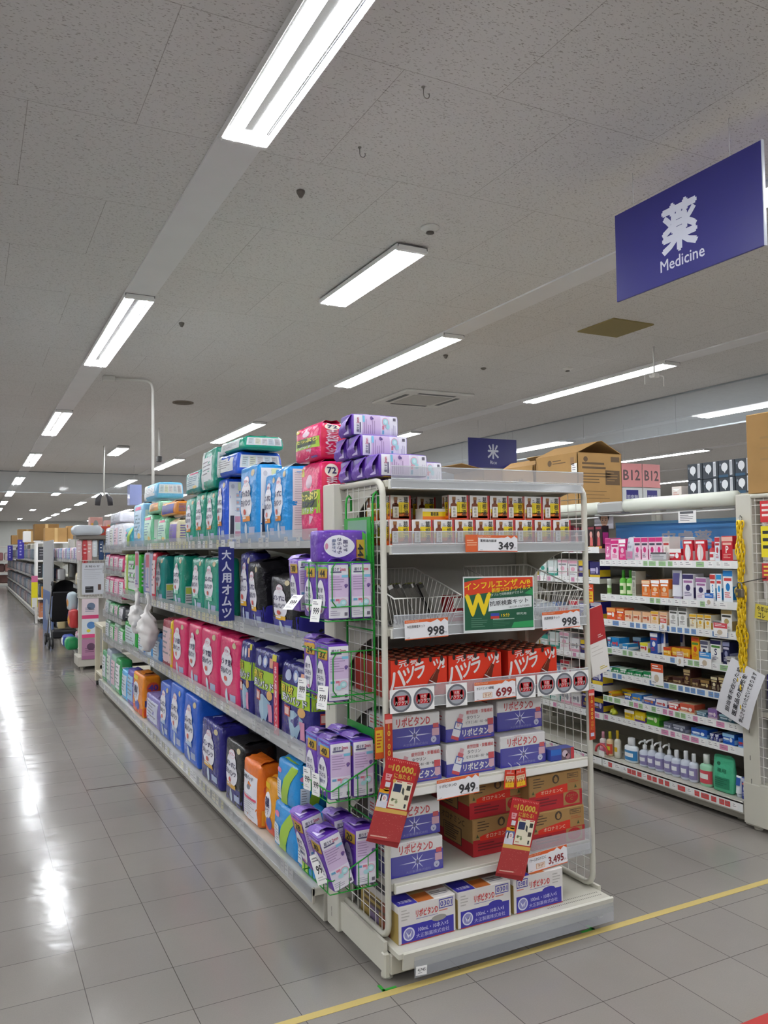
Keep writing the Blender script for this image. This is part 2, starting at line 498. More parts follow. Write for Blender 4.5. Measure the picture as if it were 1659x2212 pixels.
def ceiling_light(x, y, L, label, group):
    t = thing('ceiling_light', label, 'ceiling light', (x, y, HC - .012), group)
    part('housing', LM[L][0], t)
    for sx in (-.05, .05):
        o = part('tube', LM[L][1], t); o.location = (sx, 0, -.0225)
YS = [1.06, 5.94, 11.25, 16.3, 21.5, 26.6, 31.8, 37.0, 42.1, 46.6, 49.4]
ROWNAME = ['outermost row beyond the left edge', 'row just beyond the left edge', 'row above the left aisle', 'row above the diaper shelves', 'row before the smoke barrier', 'first row past the smoke barrier', 'second row past the smoke barrier', 'third row past the smoke barrier', 'last row past the smoke barrier']
for i, x in enumerate(ROWS):
    ys = [-9.0, -3.9] + YS if 2 <= i <= 5 else ([-9.0, -3.9] + YS[:6] if i < 2 else YS[1:7])  # negative positions are unseen lights behind the viewer, added for frontal light
    for k, y in enumerate(ys):
        n = k - 1 if ys[0] < 0 else k + 1
        lab = ('lit twin tube light, ' + (ORD[n - 1] + ' along the ' if n > 0 else ('nearer' if n == 0 else 'farther') + ' added one behind the viewer, ') + ROWNAME[i])
        ceiling_light(x, y, 2.4, lab, 'twin tube lights in rows along the ceiling')
for k, y in enumerate((4.28, 14.85, 27.0, 37.7, 48.0)):
    ceiling_light(2.41, y, 1.25, 'short twin tube ceiling light between two rows, %s from the viewer' % ORD[k], 'short lights between the rows')

# hanging glass smoke barriers
def barrier(name, pts, label):
    t = thing(name, label, 'smoke barrier', (0, 0, 0))
    for (x0, y0, x1, y1) in pts:
        mb = MB(); mb.box(min(x0, x1) - .003, max(x0, x1) + .003, min(y0, y1) - .003, max(y0, y1) + .003, 2.875, HC - .01, GLASS); part('glass_pane', mb, t)
    (x0, y0, _, _), (_, _, x1, y1) = pts[0], pts[-1]
    for nm, z0, z1 in (('bottom_rail', 2.86, 2.878), ('top_rail', HC - .02, HC - .001)):
        mb = MB(); mb.box(x0 - .008, x1 + .008, y0 - .008, y1 + .008, z0, z1, C('#8f9496', .3, .6)); part(nm, mb, t)
JY = [2.17, 3.88, 5.59, 7.30, 9.01, 10.72, 12.24, 13.95, 15.66, 17.37, 19.08, 20.33]
barrier('smoke_barrier', [(7.84, a + .004, 7.84, b - .004) for a, b in zip(JY, JY[1:])], 'clear glass smoke barrier hanging along the ceiling over the right aisles')
JX = [-6.6, -4.89, -3.18, -1.46, .25, 1.964, 3.67, 5.38, 7.1, 7.82]
barrier('smoke_barrier', [(a + .004, 20.33, b - .004, 20.33) for a, b in zip(JX, JX[1:])], 'clear glass smoke barrier crossing the ceiling far down the left aisle')

# department signs
NAVY = C('#262570', 0.35)
SIGNW = C('#c4c6d4', 0.45)
def hang_wires(t, pts, z0):
    for x, y in pts:
        mb = MB(); mb.tube([(x, y, z0), (x, y, HC)], .0018, C('#c9c9c9', .4), 5); part('hanging_wire', mb, t)
t = thing('hanging_sign', 'large navy hanging sign reading medicine in white', 'sign')
mb = MB(); mb.box(2.944, 2.956, 2.237, 3.107, 2.737, 3.187, NAVY, .002)
mb.box(2.943, 2.957, 2.234, 2.2385, 2.736, 3.188, C('#b9bfc9', .3))
F = planar(mb, (2.944, 3.107, 2.737), (0, -.87, 0), (0, 0, .45))
F.fit('薬', .365, .305, .60, .80, SIGNW, 1, .035); F.fit('Medicine', .345, .13, .645, .25, SIGNW, 1, .012)
part('board', mb, t); hang_wires(t, ((2.95, 2.4), (2.95, 2.98)), 3.187)
t = thing('hanging_sign', 'smaller looking navy sign reading rice, far behind the cardboard boxes', 'sign')
mb = MB(); mb.box(6.515, 7.385, 10.0, 10.012, 2.655, 3.095, NAVY, .002)
F = planar(mb, (6.515, 10.0, 2.655), (.87, 0, 0), (0, 0, .44))
F.fit('米', .395, .32, .615, .80, SIGNW, 1, .03); F.fit('Rice', .44, .13, .575, .25, SIGNW, 1, .01)
part('board', mb, t); hang_wires(t, ((6.7, 10.006), (7.2, 10.006)), 3.09)
t = thing('aisle_number_sign', 'pair of pink aisle number boards above white plates with navy labels', 'sign')
PINKB = C('#e79a9a', .5); B12K = C('#6e5a5c', .6)
for k, (xa, sy) in enumerate(((9.03, .10), (9.45, -.02))):
    mb = MB(); a = Vector((xa, 9.5 - sy * .3, 2.02)); U = Vector((.40, .03 if k else -.03, 0))
    for nm, z0, z1, m in (('number_board', 2.385, 2.755, PINKB), ('goods_plate', 2.08, 2.375, C('#cfd2d2', .5))):
        mb = MB(); O = Vector((xa, 9.5 + (0 if k else .03), z0))
        W = Vector((0, .01, 0)); V = Vector((0, 0, z1 - z0))
        P = [O, O + U, O + U + V, O + V]; mb.add(P + [p + W for p in P], [(0, 1, 2, 3), (7, 6, 5, 4), (0, 4, 5, 1), (1, 5, 6, 2), (2, 6, 7, 3), (3, 7, 4, 0)], m)
        F = planar(mb, O, U, V)
        if nm == 'number_board': F.fit('B12', .10, .30, .90, .72, B12K, 1, .02)
        else:
            F.rect(.22, .12, .80, .88, C('#34307e', .5), 1); F.fit('即席麺', .25, .36, .77, .62, SIGNW, 2, .01)
        part(nm, mb, t)
hang_wires(t, ((9.1, 9.53), (9.84, 9.53)), 2.75)
t = thing('hanging_sign', 'small pale blue sign seen edge on, beneath the far glass barrier', 'sign')
mb = MB(); mb.box(3.05, 3.30, 18.0, 18.3, 2.48, 2.92, clear('blue_acrylic', '#8d98c8', .6), .004); part('board', mb, t); hang_wires(t, ((3.17, 18.15),), 2.9)

# things fixed to the ceiling
t = thing('air_conditioner', 'white four way cassette air conditioner in the ceiling', 'air conditioner', (5.03, 8.75, HC))
mb = MB(); mb.box(-.475, .475, -.475, .475, -.03, .001, C('#d8d6d1', .5), .01); part('panel', mb, t)
mb = MB(); mb.box(-.27, .27, -.27, .27, -.036, -.029, C('#bdbab4', .6), .003); part('intake_grille', mb, t)
for k in range(4):
    mb = MB(); mb.box(-.26, .26, .33, .385, -.033, -.028, BLACK); o = part('air_slot', mb, t); o.rotation_euler = (0, 0, k * PI / 2)
mb = MB(); mb.box(-.225, .225, -.225, .225, -.012, .001, C('#8f8152', .8), .002)
solo('ceiling_vent', mb, 'square yellowed vent panel in the ceiling, below the medicine sign', 'vent', mat=T(4.93, 5.23, HC))
def detector(x, y, r, h, label, dark=False):
    mb = MB(); mb.lathe([(r, 0), (r, -h * .3), (r * .75, -h * .6), (r * .4, -h)][::-1], C('#d9d7d2', .5) if not dark else C('#6b655e', .6), 20)
    if not dark: mb.lathe([(r * .42, -h * 1.25), (r * .42, -h * .6)], C('#55504a', .6), 14)
    solo('smoke_detector' if not dark else 'sprinkler_head', mb, label, 'detector' if not dark else 'sprinkler', mat=T(x, y, HC))
detector(2.375, 4.01, .055, .03, 'round white smoke detector beyond the hooks, before the short light')
detector(5.6, 6.66, .055, .03, 'round white smoke detector left of the right row, by the hanging arm')
detector(1.52, 3.88, .022, .035, 'small dark sprinkler head right of the near light channel', True)
detector(1.53, 6.6, .022, .035, 'small dark sprinkler head beside the second tube light', True)
detector(4.11, 6.68, .022, .035, 'small dark sprinkler head right of the shelf run light row', True)
detector(4.78, 7.02, .03, .02, 'small dark sprinkler head before the air conditioner', True)
mb = MB(); mb.lathe([(.13, -.012), (.13, .001)], C('#7f7568', .8), 24); mb.lathe([(.09, -.018), (.11, -.011)], C('#6a6156', .8), 24)
solo('ceiling_vent', mb, 'round brownish ceiling vent over the shelf run', 'vent', mat=T(2.38, 10.2, HC))
for x, y, lab in ((1.62, 2.77, 'small wire ceiling hook nearer the viewer'), (1.60, 3.33, 'small wire ceiling hook farther from the viewer')):
    mb = MB(); mb.tube([(0, 0, 0), (0, 0, -.03)] + [(.014 - .014 * math.cos(a), 0, -.03 - .016 * math.sin(a)) for a in [PI * k / 6 for k in range(1, 8)]], .0022, C('#8b8782', .4, .5), 5)
    mb.lathe([(.008, -.004), (.008, 0)], C('#8b8782', .5), 10)
    solo('ceiling_hook', mb, lab, 'hook', mat=T(x, y, HC))
mb = MB(); mb.tube([(1.30, 8.95, 3.33), (1.6, 8.92, 3.335), (1.69, 8.9, 3.33), (1.735, 8.9, 3.30), (1.75, 8.9, 3.24), (1.75, 8.9, 1.755)], .016, C('#d2d0cb', .5), 8)
mb.box(1.24, 1.36, 8.9, 9.0, HC - .06, HC, C('#cfcdc8', .5), .008)
solo('conduit_pipe', mb, 'white conduit pipe dropping from a ceiling box to the shelf top', 'pipe')
t = thing('security_camera', 'slim white rod with a small dark camera, hanging far over the shelf run', 'camera', (2.55, 12.5, 0))
mb = MB(); mb.tube([(0, 0, HC), (0, 0, 2.92)], .014, C('#d6d4cf', .5), 8); part('rod', mb, t)
mb = MB(); mb.box(-.035, .035, -.06, .05, 2.84, 2.925, C('#3b3a3c', .5), .01); part('camera_body', mb, t)
t = thing('security_camera', 'pair of black cameras on a white rod above the far baby goods shelves', 'camera', (2.1, 15.0, 0))
mb = MB(); mb.tube([(0, 0, HC), (0, 0, 2.46)], .014, C('#d6d4cf', .5), 8); part('rod', mb, t)
for sx in (-.11, .11):
    mb = MB(); mb.tube([(sx, 0, 2.30), (sx * .9, 0, 2.42), (sx * .4, 0, 2.50)], [.045, .05, .02], C('#38363a', .5), 8); part('camera_body', mb, t)
t = thing('ceiling_bracket', 'white ceiling bracket with two thin drooping arms under the right light row', 'bracket', (5.75, 5.6, HC))
mb = MB(); mb.box(-.04, .04, -.035, .035, -.30, -.25, C('#d8d6d2', .5), .012); mb.tube([(0, 0, 0), (0, 0, -.26)], .008, C('#d8d6d2', .5), 8); part('mount', mb, t)
for sx in (-1, 1):
    mb = MB(); mb.tube([(0, 0, -.27), (sx * .11, 0, -.275), (sx * .12, 0, -.29), (sx * .12, 0, -.37)], .006, C('#d8d6d2', .5), 6); part('arm', mb, t)

# tape and marks on the floor
def decal(name, quads, mat, label, cat, z=.0012):
    mb = MB()
    for q in quads: mb.box(q[0], q[1], q[2], q[3], 0.0003, z, mat)
    return solo(name, mb, label, cat)
YEL = C('#c9b36e', .5, 0, .4, 'dust')
decal('floor_tape', [(.55, 7.5, 2.472, 2.505)], YEL, 'long faded yellow tape line on the floor before the end shelves', 'tape')
decal('floor_tape', [(2.12, 3.2, 1.745, 1.812)], C('#b3302c', .5), 'short red tape strip on the floor at the lower right corner', 'tape')
GT = C('#35a53a', .5)
decal('floor_tape', [(1.252, 1.305, 2.507, 2.518), (1.250, 1.262, 2.507, 2.548)], GT, 'green corner tape mark under the near left foot of the end shelves', 'tape', .0016)
decal('floor_tape', [(2.115, 2.178, 2.508, 2.519), (2.166, 2.178, 2.508, 2.548)], GT, 'green corner tape mark under the right foot of the end shelves', 'tape', .0016)
mb = MB(); mb.box(.66, 1.30, 5.44, 5.452, .0002, .001, C('#4a3e38', .7)); struct('trim_20', mb)

# ------------------------------------------------------------------ shared gondola pieces
LIPW = C('#dcdad3', .35)
TAGW = C('#f0efed', .55); TAGY = C('#d8cf8e', .55); TAGG = C('#9cc48c', .55); TAGB = C('#6f97cc', .55); TAGP = C('#d98fb4', .55); TAGR = C('#d8514e', .55)
def mesh_panel_x(x, y0, y1, z0, z1, mat=WIRE):
    """Welded mesh side panel in a bent tube frame, in the plane x."""
    fr = MB(); c = .05
    pts = [(x, y1, z1), (x, y0 + c, z1)] + [(x, y0 + c - c * math.sin(a), z1 - c + c * math.cos(a)) for a in (PI / 8, PI / 4, 3 * PI / 8, PI / 2)]
    pts += [(x, y0, z0 + c)] + [(x, y0 + c - c * math.cos(a), z0 + c - c * math.sin(a)) for a in (PI / 8, PI / 4, 3 * PI / 8, PI / 2)] + [(x, y1, z0)]
    fr.tube(pts, .0115, CREAM, 10)
    w = MB()
    z = z0 + .05
    while z < z1 - .02:
        w.tube([(x, y0, z), (x, y1, z)], .0017, mat, 4, smooth=False); z += .05
    y = y0 + .05
    while y < y1 - .01:
        w.tube([(x, y, z0), (x, y, z1)], .0017, mat, 4, smooth=False); y += .05
    return fr, w

# ================================================================== the end shelves facing the viewer
EX0, EX1, EYF, EYB = 1.300, 2.240, 2.570, 2.985
t = thing('end_gondola', 'cream metal end shelves with mesh sides, stacked with energy drinks', 'shelving', (0, 0, 0))
END = t
SLOT = C('#6d6a64', .7)
for x0 in (1.270, 2.188):
    mb = MB(); mb.box(x0, x0 + .075, 2.925, 3.03, .02, 1.752, CREAM, .004)
    F = planar(mb, (x0, 3.03, 0), (0, -.105, 0), (0, 0, 1.75))
    for z in [.06, .08, .19, .21, .30, .52, .86, 1.21, 1.47]: F.rect(.42, z / 1.75, .46, (z + .018) / 1.75, SLOT, 1)
    part('upright', mb, t)
mb = MB(); mb.box(1.345, 2.188, 2.985, 3.0, .1, 1.72, GREYIN); part('back_panel', mb, t)
mb = MB(); mb.box(1.298, 2.242, 2.535, 2.56, .028, .095, CREAM2, .003); part('plinth', mb, t)
for x in (1.283, 2.243):
    mb = MB(); mb.prism([(2.555, .03), (3.03, .03), (3.03, .135), (2.555, .135)], 'x', x, x + .012, CREAM); mb.box(x - .004, x + .02, 2.548, 2.578, .012, .1, CREAM, .006); part('side_skirt', mb, t)
for x in (1.31, 2.23):
    for y in (2.59, 2.99):
        mb = MB(); mb.lathe([(.022, 0), (.022, .012), (.012, .016), (.012, .035)], CREAM, 12, x, y); part('foot', mb, t)
mb = MB(); mb.box(1.302, 2.245, 2.485, 2.98, .098, .121, CREAM, .003); mb.prism([(2.485, .121), (2.478, .117), (2.485, .062), (2.491, .062), (2.491, .1), (2.50, .1)], 'x', 1.318, 2.25, CREAM)
F = planar(mb, (1.302, 2.485, .121), (.94, 0, 0), (0, .49, 0))
for k in range(30):
    for j in (0, 1): F.rect(.70 + k * .0095, .06 + j * .05, .704 + k * .0095, .075 + j * .05, SLOT, 1)
base = part('base_shelf', mb, t)
mb = MB(); mb.box(1.36, 2.25, 2.479, 2.482, .03, .10, CLEAR); part('price_rail', mb, base)
SH = [(1.74, 'clear'), (1.505, 'clear'), (1.207, 'clear'), (.955, 'sticker'), (.645, 'bare'), (.318, 'bare')]
for z, kind in SH:
    mb = MB(); mb.box(1.322, 2.214, 2.572, 2.983, z - .026, z, CREAM, .002)
    mb.box(1.33, 2.21, 2.560, 2.5725, z - .034, z + (.002 if kind != 'bare' else .004), LIPW if kind != 'bare' else CREAM, .002)
    s = part('shelf', mb, t)
    if kind == 'bare':
        mb = MB(); mb.box(1.334, 2.206, 2.5575, 2.561, z - .030, z - .006, C('#eceae4', .3)); part('price_rail', mb, s)
        if z < .5:
            mb = MB(); mb.box(1.90, 2.21, 2.551, 2.554, z - .045, z + .055, CLEAR); part('clear_divider', mb, s)
    else:
        mb = MB(); mb.prism([(2.557, z - .032), (2.553, z - .03), (2.548, z + .05), (2.5505, z + .051), (2.556, z - .005), (2.560, z - .005)], 'x', 1.335, 2.212, CLEAR)
        for q, dz in ((.0015, .049), (.0012, .004), (.0012, -.03)): mb.tube([(1.335, 2.551, z + dz), (2.212, 2.551, z + dz)], q, C('#eef0f4', .15), 5)
        part('price_rail', mb, s)
    if z > .5:
        for x in (1.326, 2.204):
            mb = MB(); n = 10
            low = [(2.60 + (2.925 - 2.60) * k / n, z - .028 - (.20 if z > 1.6 else .15) * (k / n) ** 2.1) for k in range(n + 1)]
            mb.prism([(2.925, z - .026), (2.60, z - .026)] + low, 'x', x, x + .004, CREAM2); part('bracket', mb, s)
for x in (1.309, 2.231):
    fr, w = mesh_panel_x(x, 2.572, 2.93, .135, 1.738)
    f = part('side_frame', fr, t); part('wire_mesh', w, f)

# ------------------------------------------------------------------ printed boxes on the end shelves
RED = C('#d3232a', .35); ORED = C('#e2391f', .3); YELL = C('#f0d21c', .35); ORNG = C('#ea7a20', .35); BROWN = C('#7a3b1c', .3); BOXW = C('#e9e6e4', .35)
DBLUE = C('#3a35a2', .35); DBLUEF = C('#35309a', .22); CRIM = C('#c3252b', .4)
def kakkon():
    mb, F = carton(.086, .05, .092, BOXW, .001)
    for nm, sh in (('front', 1), ('left', .9)):
        f = F[nm]
        f.rect(0.02, .0, .92, .16, ORNG, 1); f.rect(.02, 0, .92, .06, C('#d9481f', .35), 2); f.rect(.02, .06, .92, .30, ORNG, 1); f.rect(.40, .26, .92, .72, YELL, 1); f.rect(.02, .26, .40, .45, YELL, 1)
        f.rect(.915, 0, 1.0, 1, C('#c8383a', .35), 3)
        f.rect(.08, .04, .40, .60, BROWN, 3); f.ell(.24, .60, .16, .09, BROWN, 3); f.rect(.18, .62, .33, .80, BROWN, 3); f.rect(.165, .80, .345, .93, C('#9a6a3a', .35), 3)
        f.rect(.115, .10, .395, .54, C('#efece6', .4), 4); f.vert('葛根湯', .19, .12, .33, .5, C('#7c6a40', .5), 5)
        f.rect(.44, .2, .455, .62, C('#7a9a20', .5), 3); f.rect(.52, .2, .535, .62, C('#7a9a20', .5), 3)
        f.vert('葛根湯', .64, .14, .87, .95, C('#35352c', .5), 4, .012)
        f.lines(.44, .70, .60, .84, 2, GREYINK, 3)
    F['top'].rect(.05, .1, .9, .9, C('#ecd23a', .4), 1)
    F['right'].rect(.0, 0, 1, 1, C('#c8383a', .35), 1)
    return mb.mesh('tonic_box')
KM = kakkon()
kg = 'herbal tonic boxes on the second shelf'
bx = [1.382, 1.478, 1.576, 1.667, 1.763, 1.857, 1.950, 2.040, 2.130 - .01]
bx = [1.383 + k * .0925 for k in range(9)]
for k, x in enumerate(bx):
    solo('tonic_box', KM, 'yellow and white herbal tonic box, %s from the left in the front row' % ORD[k], 'box', kg, T(x, 2.607, 1.506))
for k, x in enumerate([1.637, 1.731, 1.823, 1.905, 1.987, 2.077]):
    solo('tonic_box', KM, 'yellow and white herbal tonic box, %s from the left on top of the row' % ORD[k], 'box', kg, T(x, 2.612 + (.01 if k == 3 else 0), 1.599))
for k, (x, y, z, r) in enumerate(((1.383, 2.67, 1.506, 0), (1.383, 2.735, 1.506, 0), (1.383, 2.80, 1.506, .0), (1.47, 2.68, 1.506, 0), (1.56, 2.68, 1.506, 0))):
    solo('tonic_box', KM, ['herbal tonic box behind the leftmost front one, seen through the mesh', 'herbal tonic box third deep at the left mesh side', 'herbal tonic box fourth deep at the left mesh side', 'herbal tonic box behind the second front one', 'herbal tonic box behind the third front one'][k], 'box', kg, T(x, y, z, r))
solo('tonic_box', KM, 'herbal tonic box set back on the upper layer at the left', 'box', kg, T(1.425, 2.68, 1.599, .02))
solo('tonic_box', KM, 'herbal tonic box tilted against the mesh on the upper layer', 'box', kg, T(1.385, 2.76, 1.599, .5))
mb, F = carton(.10, .055, .042, BOXW, .001); f = F['front']; f.rect(0, 0, 1, .3, ORNG, 1); f.rect(0, .3, 1, .72, YELL, 1); f.fit('葛根湯', .34, .34, .68, .68, INK, 2, .02); F['top'].rect(.1, .1, .9, .9, YELL, 1)
solo('tonic_box', mb, 'yellow tonic box lying on its side in the gap of the upper layer', 'box', kg, T(1.545, 2.64, 1.599))
solo('tonic_box', KM, 'herbal tonic box deep in shadow behind the lying one', 'box', kg, T(1.575, 2.75, 1.599, .1))

# wire baskets with test kits
def basket(x0, x1, label):
    t = thing('wire_basket', label, 'basket', ((x0 + x1) / 2, 2.74, 1.208))
    w = (x1 - x0) / 2; a = MB()
    yb0, yb1, yt0, yt1, zf, zb = -.16, .165, -.19, .172, .108, .205
    a.tube([(-w, yt0, zf), (w, yt0, zf), (w, yt1, zb), (-w, yt1, zb)], .0032, WIRE, 6, closed=True)
    part('rim', a, t)
    b = MB(); wb = w - .035
    n = 16
    for k in range(n + 1):
        s = -1 + 2 * k / n
        b.tube([(s * w, yt0, zf), (s * wb, yb0, .003), (s * wb, yb1, .003), (s * w, yt1, zb)], .0015, WIRE, 4, smooth=False)
    for k in range(1, 12):
        s = k / 12; y = yb0 + (yb1 - yb0) * s; yt = yt0 + (yt1 - yt0) * s; zt = zf + (zb - zf) * s
        b.tube([(-w, yt, zt), (-wb, y, .003), (wb, y, .003), (w, yt, zt)], .0015, WIRE, 4, smooth=False)
    part('wire_mesh', b, t)
basket(1.338, 1.622, 'white wire basket of dark test kits, at the left of the third shelf')
basket(1.86, 2.196, 'white wire basket of clear packets, at the right of the third shelf')
KB = C('#26241f', .35); KO = C('#d3572c', .35)
def kit(i):
    mb, F = carton(.095, .018, .155, C('#dcdad8', .35) if i % 3 == 1 else KB, .001)
    f = F['front']; f.rect(.0, .72, 1, 1, KO if i % 2 else C('#b9b6b0', .4), 1); f.lines(.1, .15, .9, .6, 5, C('#9a958c', .5), 1, seed=i); f.rect(.1, .78, .7, .92, C('#efe9e0', .4), 2)
    g = F['top']; g.rect(0, 0, 1, .45, C('#a8b13a', .4), 1)
    F['left'].rect(0, .1, 1, .9, C('#5a564e', .4), 1); F['right'].rect(0, .3, 1, .6, KO, 1)
    return mb.mesh('test_kit')
KITS = [kit(i) for i in range(3)]
for k in range(13):
    x = 1.375 + .0155 * k if k < 8 else 1.50 + .016 * (k - 8)
    y = 2.66 + (.0 if k < 8 else .05) + .012 * (k % 3)
    rz = .9 if k < 8 else -.5
    solo('test_kit', KITS[k % 3], 'slim dark test kit box leaning in the left basket, %s from the left' % ORD[k], 'box', 'test kits in the left basket', T(1.40 + .0160 * k, 2.69 + .008 * (k % 4), 1.216, 1.15 - .05 * (k % 3), -.42))
for k, (x, y, rz) in enumerate(((1.93, 2.68, .3), (2.02, 2.70, -.2), (2.10, 2.72, .15))):
    mb, F = bag(.12, .09, .03, clear('packet_film', '#c6ccd2', .6, .15), .01, .006, .002, k)
    F['top'].rect(.2, .25, .8, .75, C('#e3e5e7', .4), 1); F['top'].lines(.25, .3, .7, .7, 4, GREYINK, 2)
    solo('test_packet', mb, 'clear packet lying in the right basket, %s from the left' % ORD[k], 'packet', 'packets in the right basket', T(x, y, 1.215 + .01 * k, rz, .25))
mb, F = carton(.1, .06, .10, C('#b8242c', .35)); F['front'].rect(.1, .5, .9, .9, BOXW, 1); F['front'].lines(.15, .1, .8, .4, 3, BOXW, 1)
solo('test_box', mb, 'small red and white box standing between the two wire baskets', 'box', None, T(1.70, 2.72, 1.208, .2))
mb, F = carton(.1, .06, .08, C('#a32630', .35)); F['front'].rect(.1, .2, .9, .6, BOXW, 1)
solo('test_box', mb, 'small dark red box behind the large test kit card', 'box', None, T(1.81, 2.74, 1.208, -.1))

# the red ten-bottle cartons
def redpack():
    w, d, h = .236, .098, .138
    mb, F = carton(w, d, h, ORED, .002); f = F['front']
    capm = C('#8a4426', .3, .3); dk = C('#2a1512', .5)
    for k in range(5):
        u = .1 + .2 * k
        f.ell(u, .955, .028, .075, dk, 3, 14)
        for j in (-1, 1):
            mb.lathe([(.0125, h - .004), (.0125, h + .004), (.011, h + .0055)], capm, 12, (u - .5) * w, j * .024)
    F['top'].rect(.02, .05, .98, .95, C('#4a1c16', .5), 1)
    F['left'].rect(0, 0, 1, 1, C('#c22c1e', .35), 1)
    # slanting white lettering
    sl = .42
    def ch(c, u, v, su, sv): f.para(c, (u, v), (su, su * sl * 1.05), (-su * .10, sv), BOXW, 2, .03)
    ch('ハ', .0, .24, .25, .42); ch('ツ', .23, .37, .19, .38); ch('ラ', .43, .47, .17, .38); ch('ツ', .76, .60, .15, .32)
    f.para('!', (.905, .70), (.045, .02), (-.01, .24), BOXW, 2, .03)
    f.para('元', (.15, .79), (.16, .05), (-.02, .15), BOXW, 2, .02); f.para('気', (.35, .85), (.13, .03), (-.02, .11), BOXW, 2, .02)
    f.para('ビタミン炭酸 100mL', (.16, .10), (.38, .22), (-.01, .035), C('#e8a090', .5), 2)
    # printed brown bottle
    a = math.radians(-28); ca, sa = math.cos(a), math.sin(a)
    def pt(x, y): return (.745 + (x * ca - y * sa) / w, .40 + (x * sa + y * ca) / h)
    prof = [(-.017, -.040), (.017, -.040), (.018, -.01), (.014, .012), (.0085, .03), (.008, .044), (-.008, .044), (-.0085, .03), (-.014, .012), (-.018, -.01)]
    f.poly([pt(*p) for p in prof], C('#6b2c1c', .25), 3)
    f.poly([pt(*p) for p in ((-.0172, -.034), (.0172, -.034), (.0178, -.008), (-.0178, -.008))], C('#8a2a22', .3), 4)
    f.poly([pt(*p) for p in ((-.0172, -.008), (.0172, -.008), (.017, -.005), (-.017, -.005))], BOXW, 5)
    f.poly([pt(*p) for p in ((-.012, .0), (-.009, .0), (-.005, .04), (-.007, .04))], C('#a86850', .25), 5)
    f.para('オロナミンC', (.69, .17), (.12, -.04), (.01, .10), C('#e8c8b8', .5), 5)
    return mb.mesh('drink_carton')
RM = redpack()
for r in range(3):
    for k, x in enumerate((1.452, 1.694, 1.962)):
        lab = 'red ten bottle drink carton, %s from the left in the %s row' % (ORD[k], ('front', 'second', 'back')[r])
        solo('drink_carton', RM, lab, 'carton', 'red drink cartons on the fourth shelf', T(x, 2.628 + .102 * r, .956))
# round cap stickers on the rail
def sticker():
    mb = MB(); mb.box(-.045, .045, -.0012, 0, 0, .082, PAPER); f = planar(mb, (-.045, -.0012, 0), (.09, 0, 0), (0, 0, .082), .0003)
    f.ell(.5, .5, .46, .48, C('#6e7078', .3), 1, 24); f.ell(.5, .5, .37, .39, C('#a3a6ae', .3), 2, 24)
    f.rect(.22, .3, .78, .72, C('#c92a32', .35), 3); f.ell(.25, .51, .1, .21, C('#c92a32', .35), 3); f.ell(.75, .51, .1, .21, C('#c92a32', .35), 3)
    f.fit('元気', .38, .53, .62, .68, BOXW, 4, .01); f.fit('ハツラツ!', .22, .34, .78, .50, BOXW, 4, .015)
    return mb.mesh('rail_sticker')
SM = sticker()
for k, x in enumerate((1.358, 1.448, 1.588, 1.90, 2.0, 2.085, 2.165)):
    solo('rail_sticker', SM, 'round bottle cap sticker card on the fourth shelf rail, %s from the left' % ORD[k], 'sticker', 'bottle cap stickers on the shelf rail', T(x, 2.5465 - .0005 * (k % 2), .915))

# blue and white vitamin drink packs
LOGO_R = C('#cf3a3c', .4)
def ripo(kind):
    w, d, h = .216, .16, .118
    mb, F = carton(w, d, h, BOXW, .003); f = F['front']
    if kind == 'star':
        f.rect(0, 0, 1, .62, DBLUE, 1); f.fit('リポビタンD', .16, .66, .80, .93, LOGO_R, 2, .03); f.fit('大正製薬', .30, .94, .45, .985, C('#d07a78', .5), 2)
        f.star(.5, .36, .034, .007, 8, C('#dcdcf2', .4), 2, long=.075); f.ell(.5, .36, .035, .07, DBLUE, 3, 16); f.ell(.5, .36, .022, .045, C('#55557a', .4), 4, 16)
        f.fit('大正製薬株式会社', .28, .05, .76, .13, C('#8f8cc8', .5), 2)
        f.rect(.86, .52, .97, .66, C('#d0454a', .4), 3); f.rect(.84, .28, .98, .50, C('#d5a5b4', .4), 3); f.ell(.87, .17, .055, .10, C('#c3c3dc', .4), 3, 16); f.poly([(.845, .2), (.87, .11), (.895, .2), (.87, .16)], C('#4a4a80', .4), 4)
    else:
        f.rect(0, 0, 1, .40, DBLUE, 1); f.fit('疲労回復・栄養補給', .42, .80, .97, .92, LOGO_R, 2, .015); f.fit('タウリン', .43, .64, .70, .75, INK, 2, .005); f.fit('ビタミンB1・B2・B6配合', .41, .49, .97, .59, INK, 2, .005)
        f.fit('リポビタンD', .34, .12, .97, .34, BOXW, 2, .035); f.rect(.37, .06, .93, .075, C('#c7434a', .5), 2)
        ca, sa = math.cos(-.35), math.sin(-.35)
        def pt(x, y): return (.25 + (x * ca - y * sa) / w, .46 + (x * sa + y * ca) / h)
        def q(x0, y0, x1, y1, m, k): f.poly([pt(x0, y0), pt(x1, y0), pt(x1, y1), pt(x0, y1)], m, k)
        q(-.017, -.05, .017, -.038, C('#cf3a40', .4), 3); q(-.017, -.038, .017, -.012, C('#e3e3ea', .4), 3); q(-.017, -.012, .017, .016, C('#3a58a8', .4), 3); q(-.013, -.009, .013, .012, C('#e8e8ec', .4), 4); q(-.012, .016, .012, .03, C('#d0505a', .4), 3); q(-.009, .03, .009, .047, C('#d9a0a6', .4), 3)
        f.fit('D', .235, .46, .275, .58, LOGO_R, 5, .01)
        f.rect(.86, .40, .98, .60, C('#cf3540', .4), 3); f.rect(.87, .14, .98, .38, C('#d5a5b4', .4), 3)
    for s in ('left', 'right'): F[s].rect(0, 0, 1, .5, DBLUE, 1); F[s].lines(.1, .6, .9, .9, 3, LOGO_R, 1)
    return mb.mesh('drink_pack')
RP = {k: ripo(k) for k in ('star', 'bottle')}
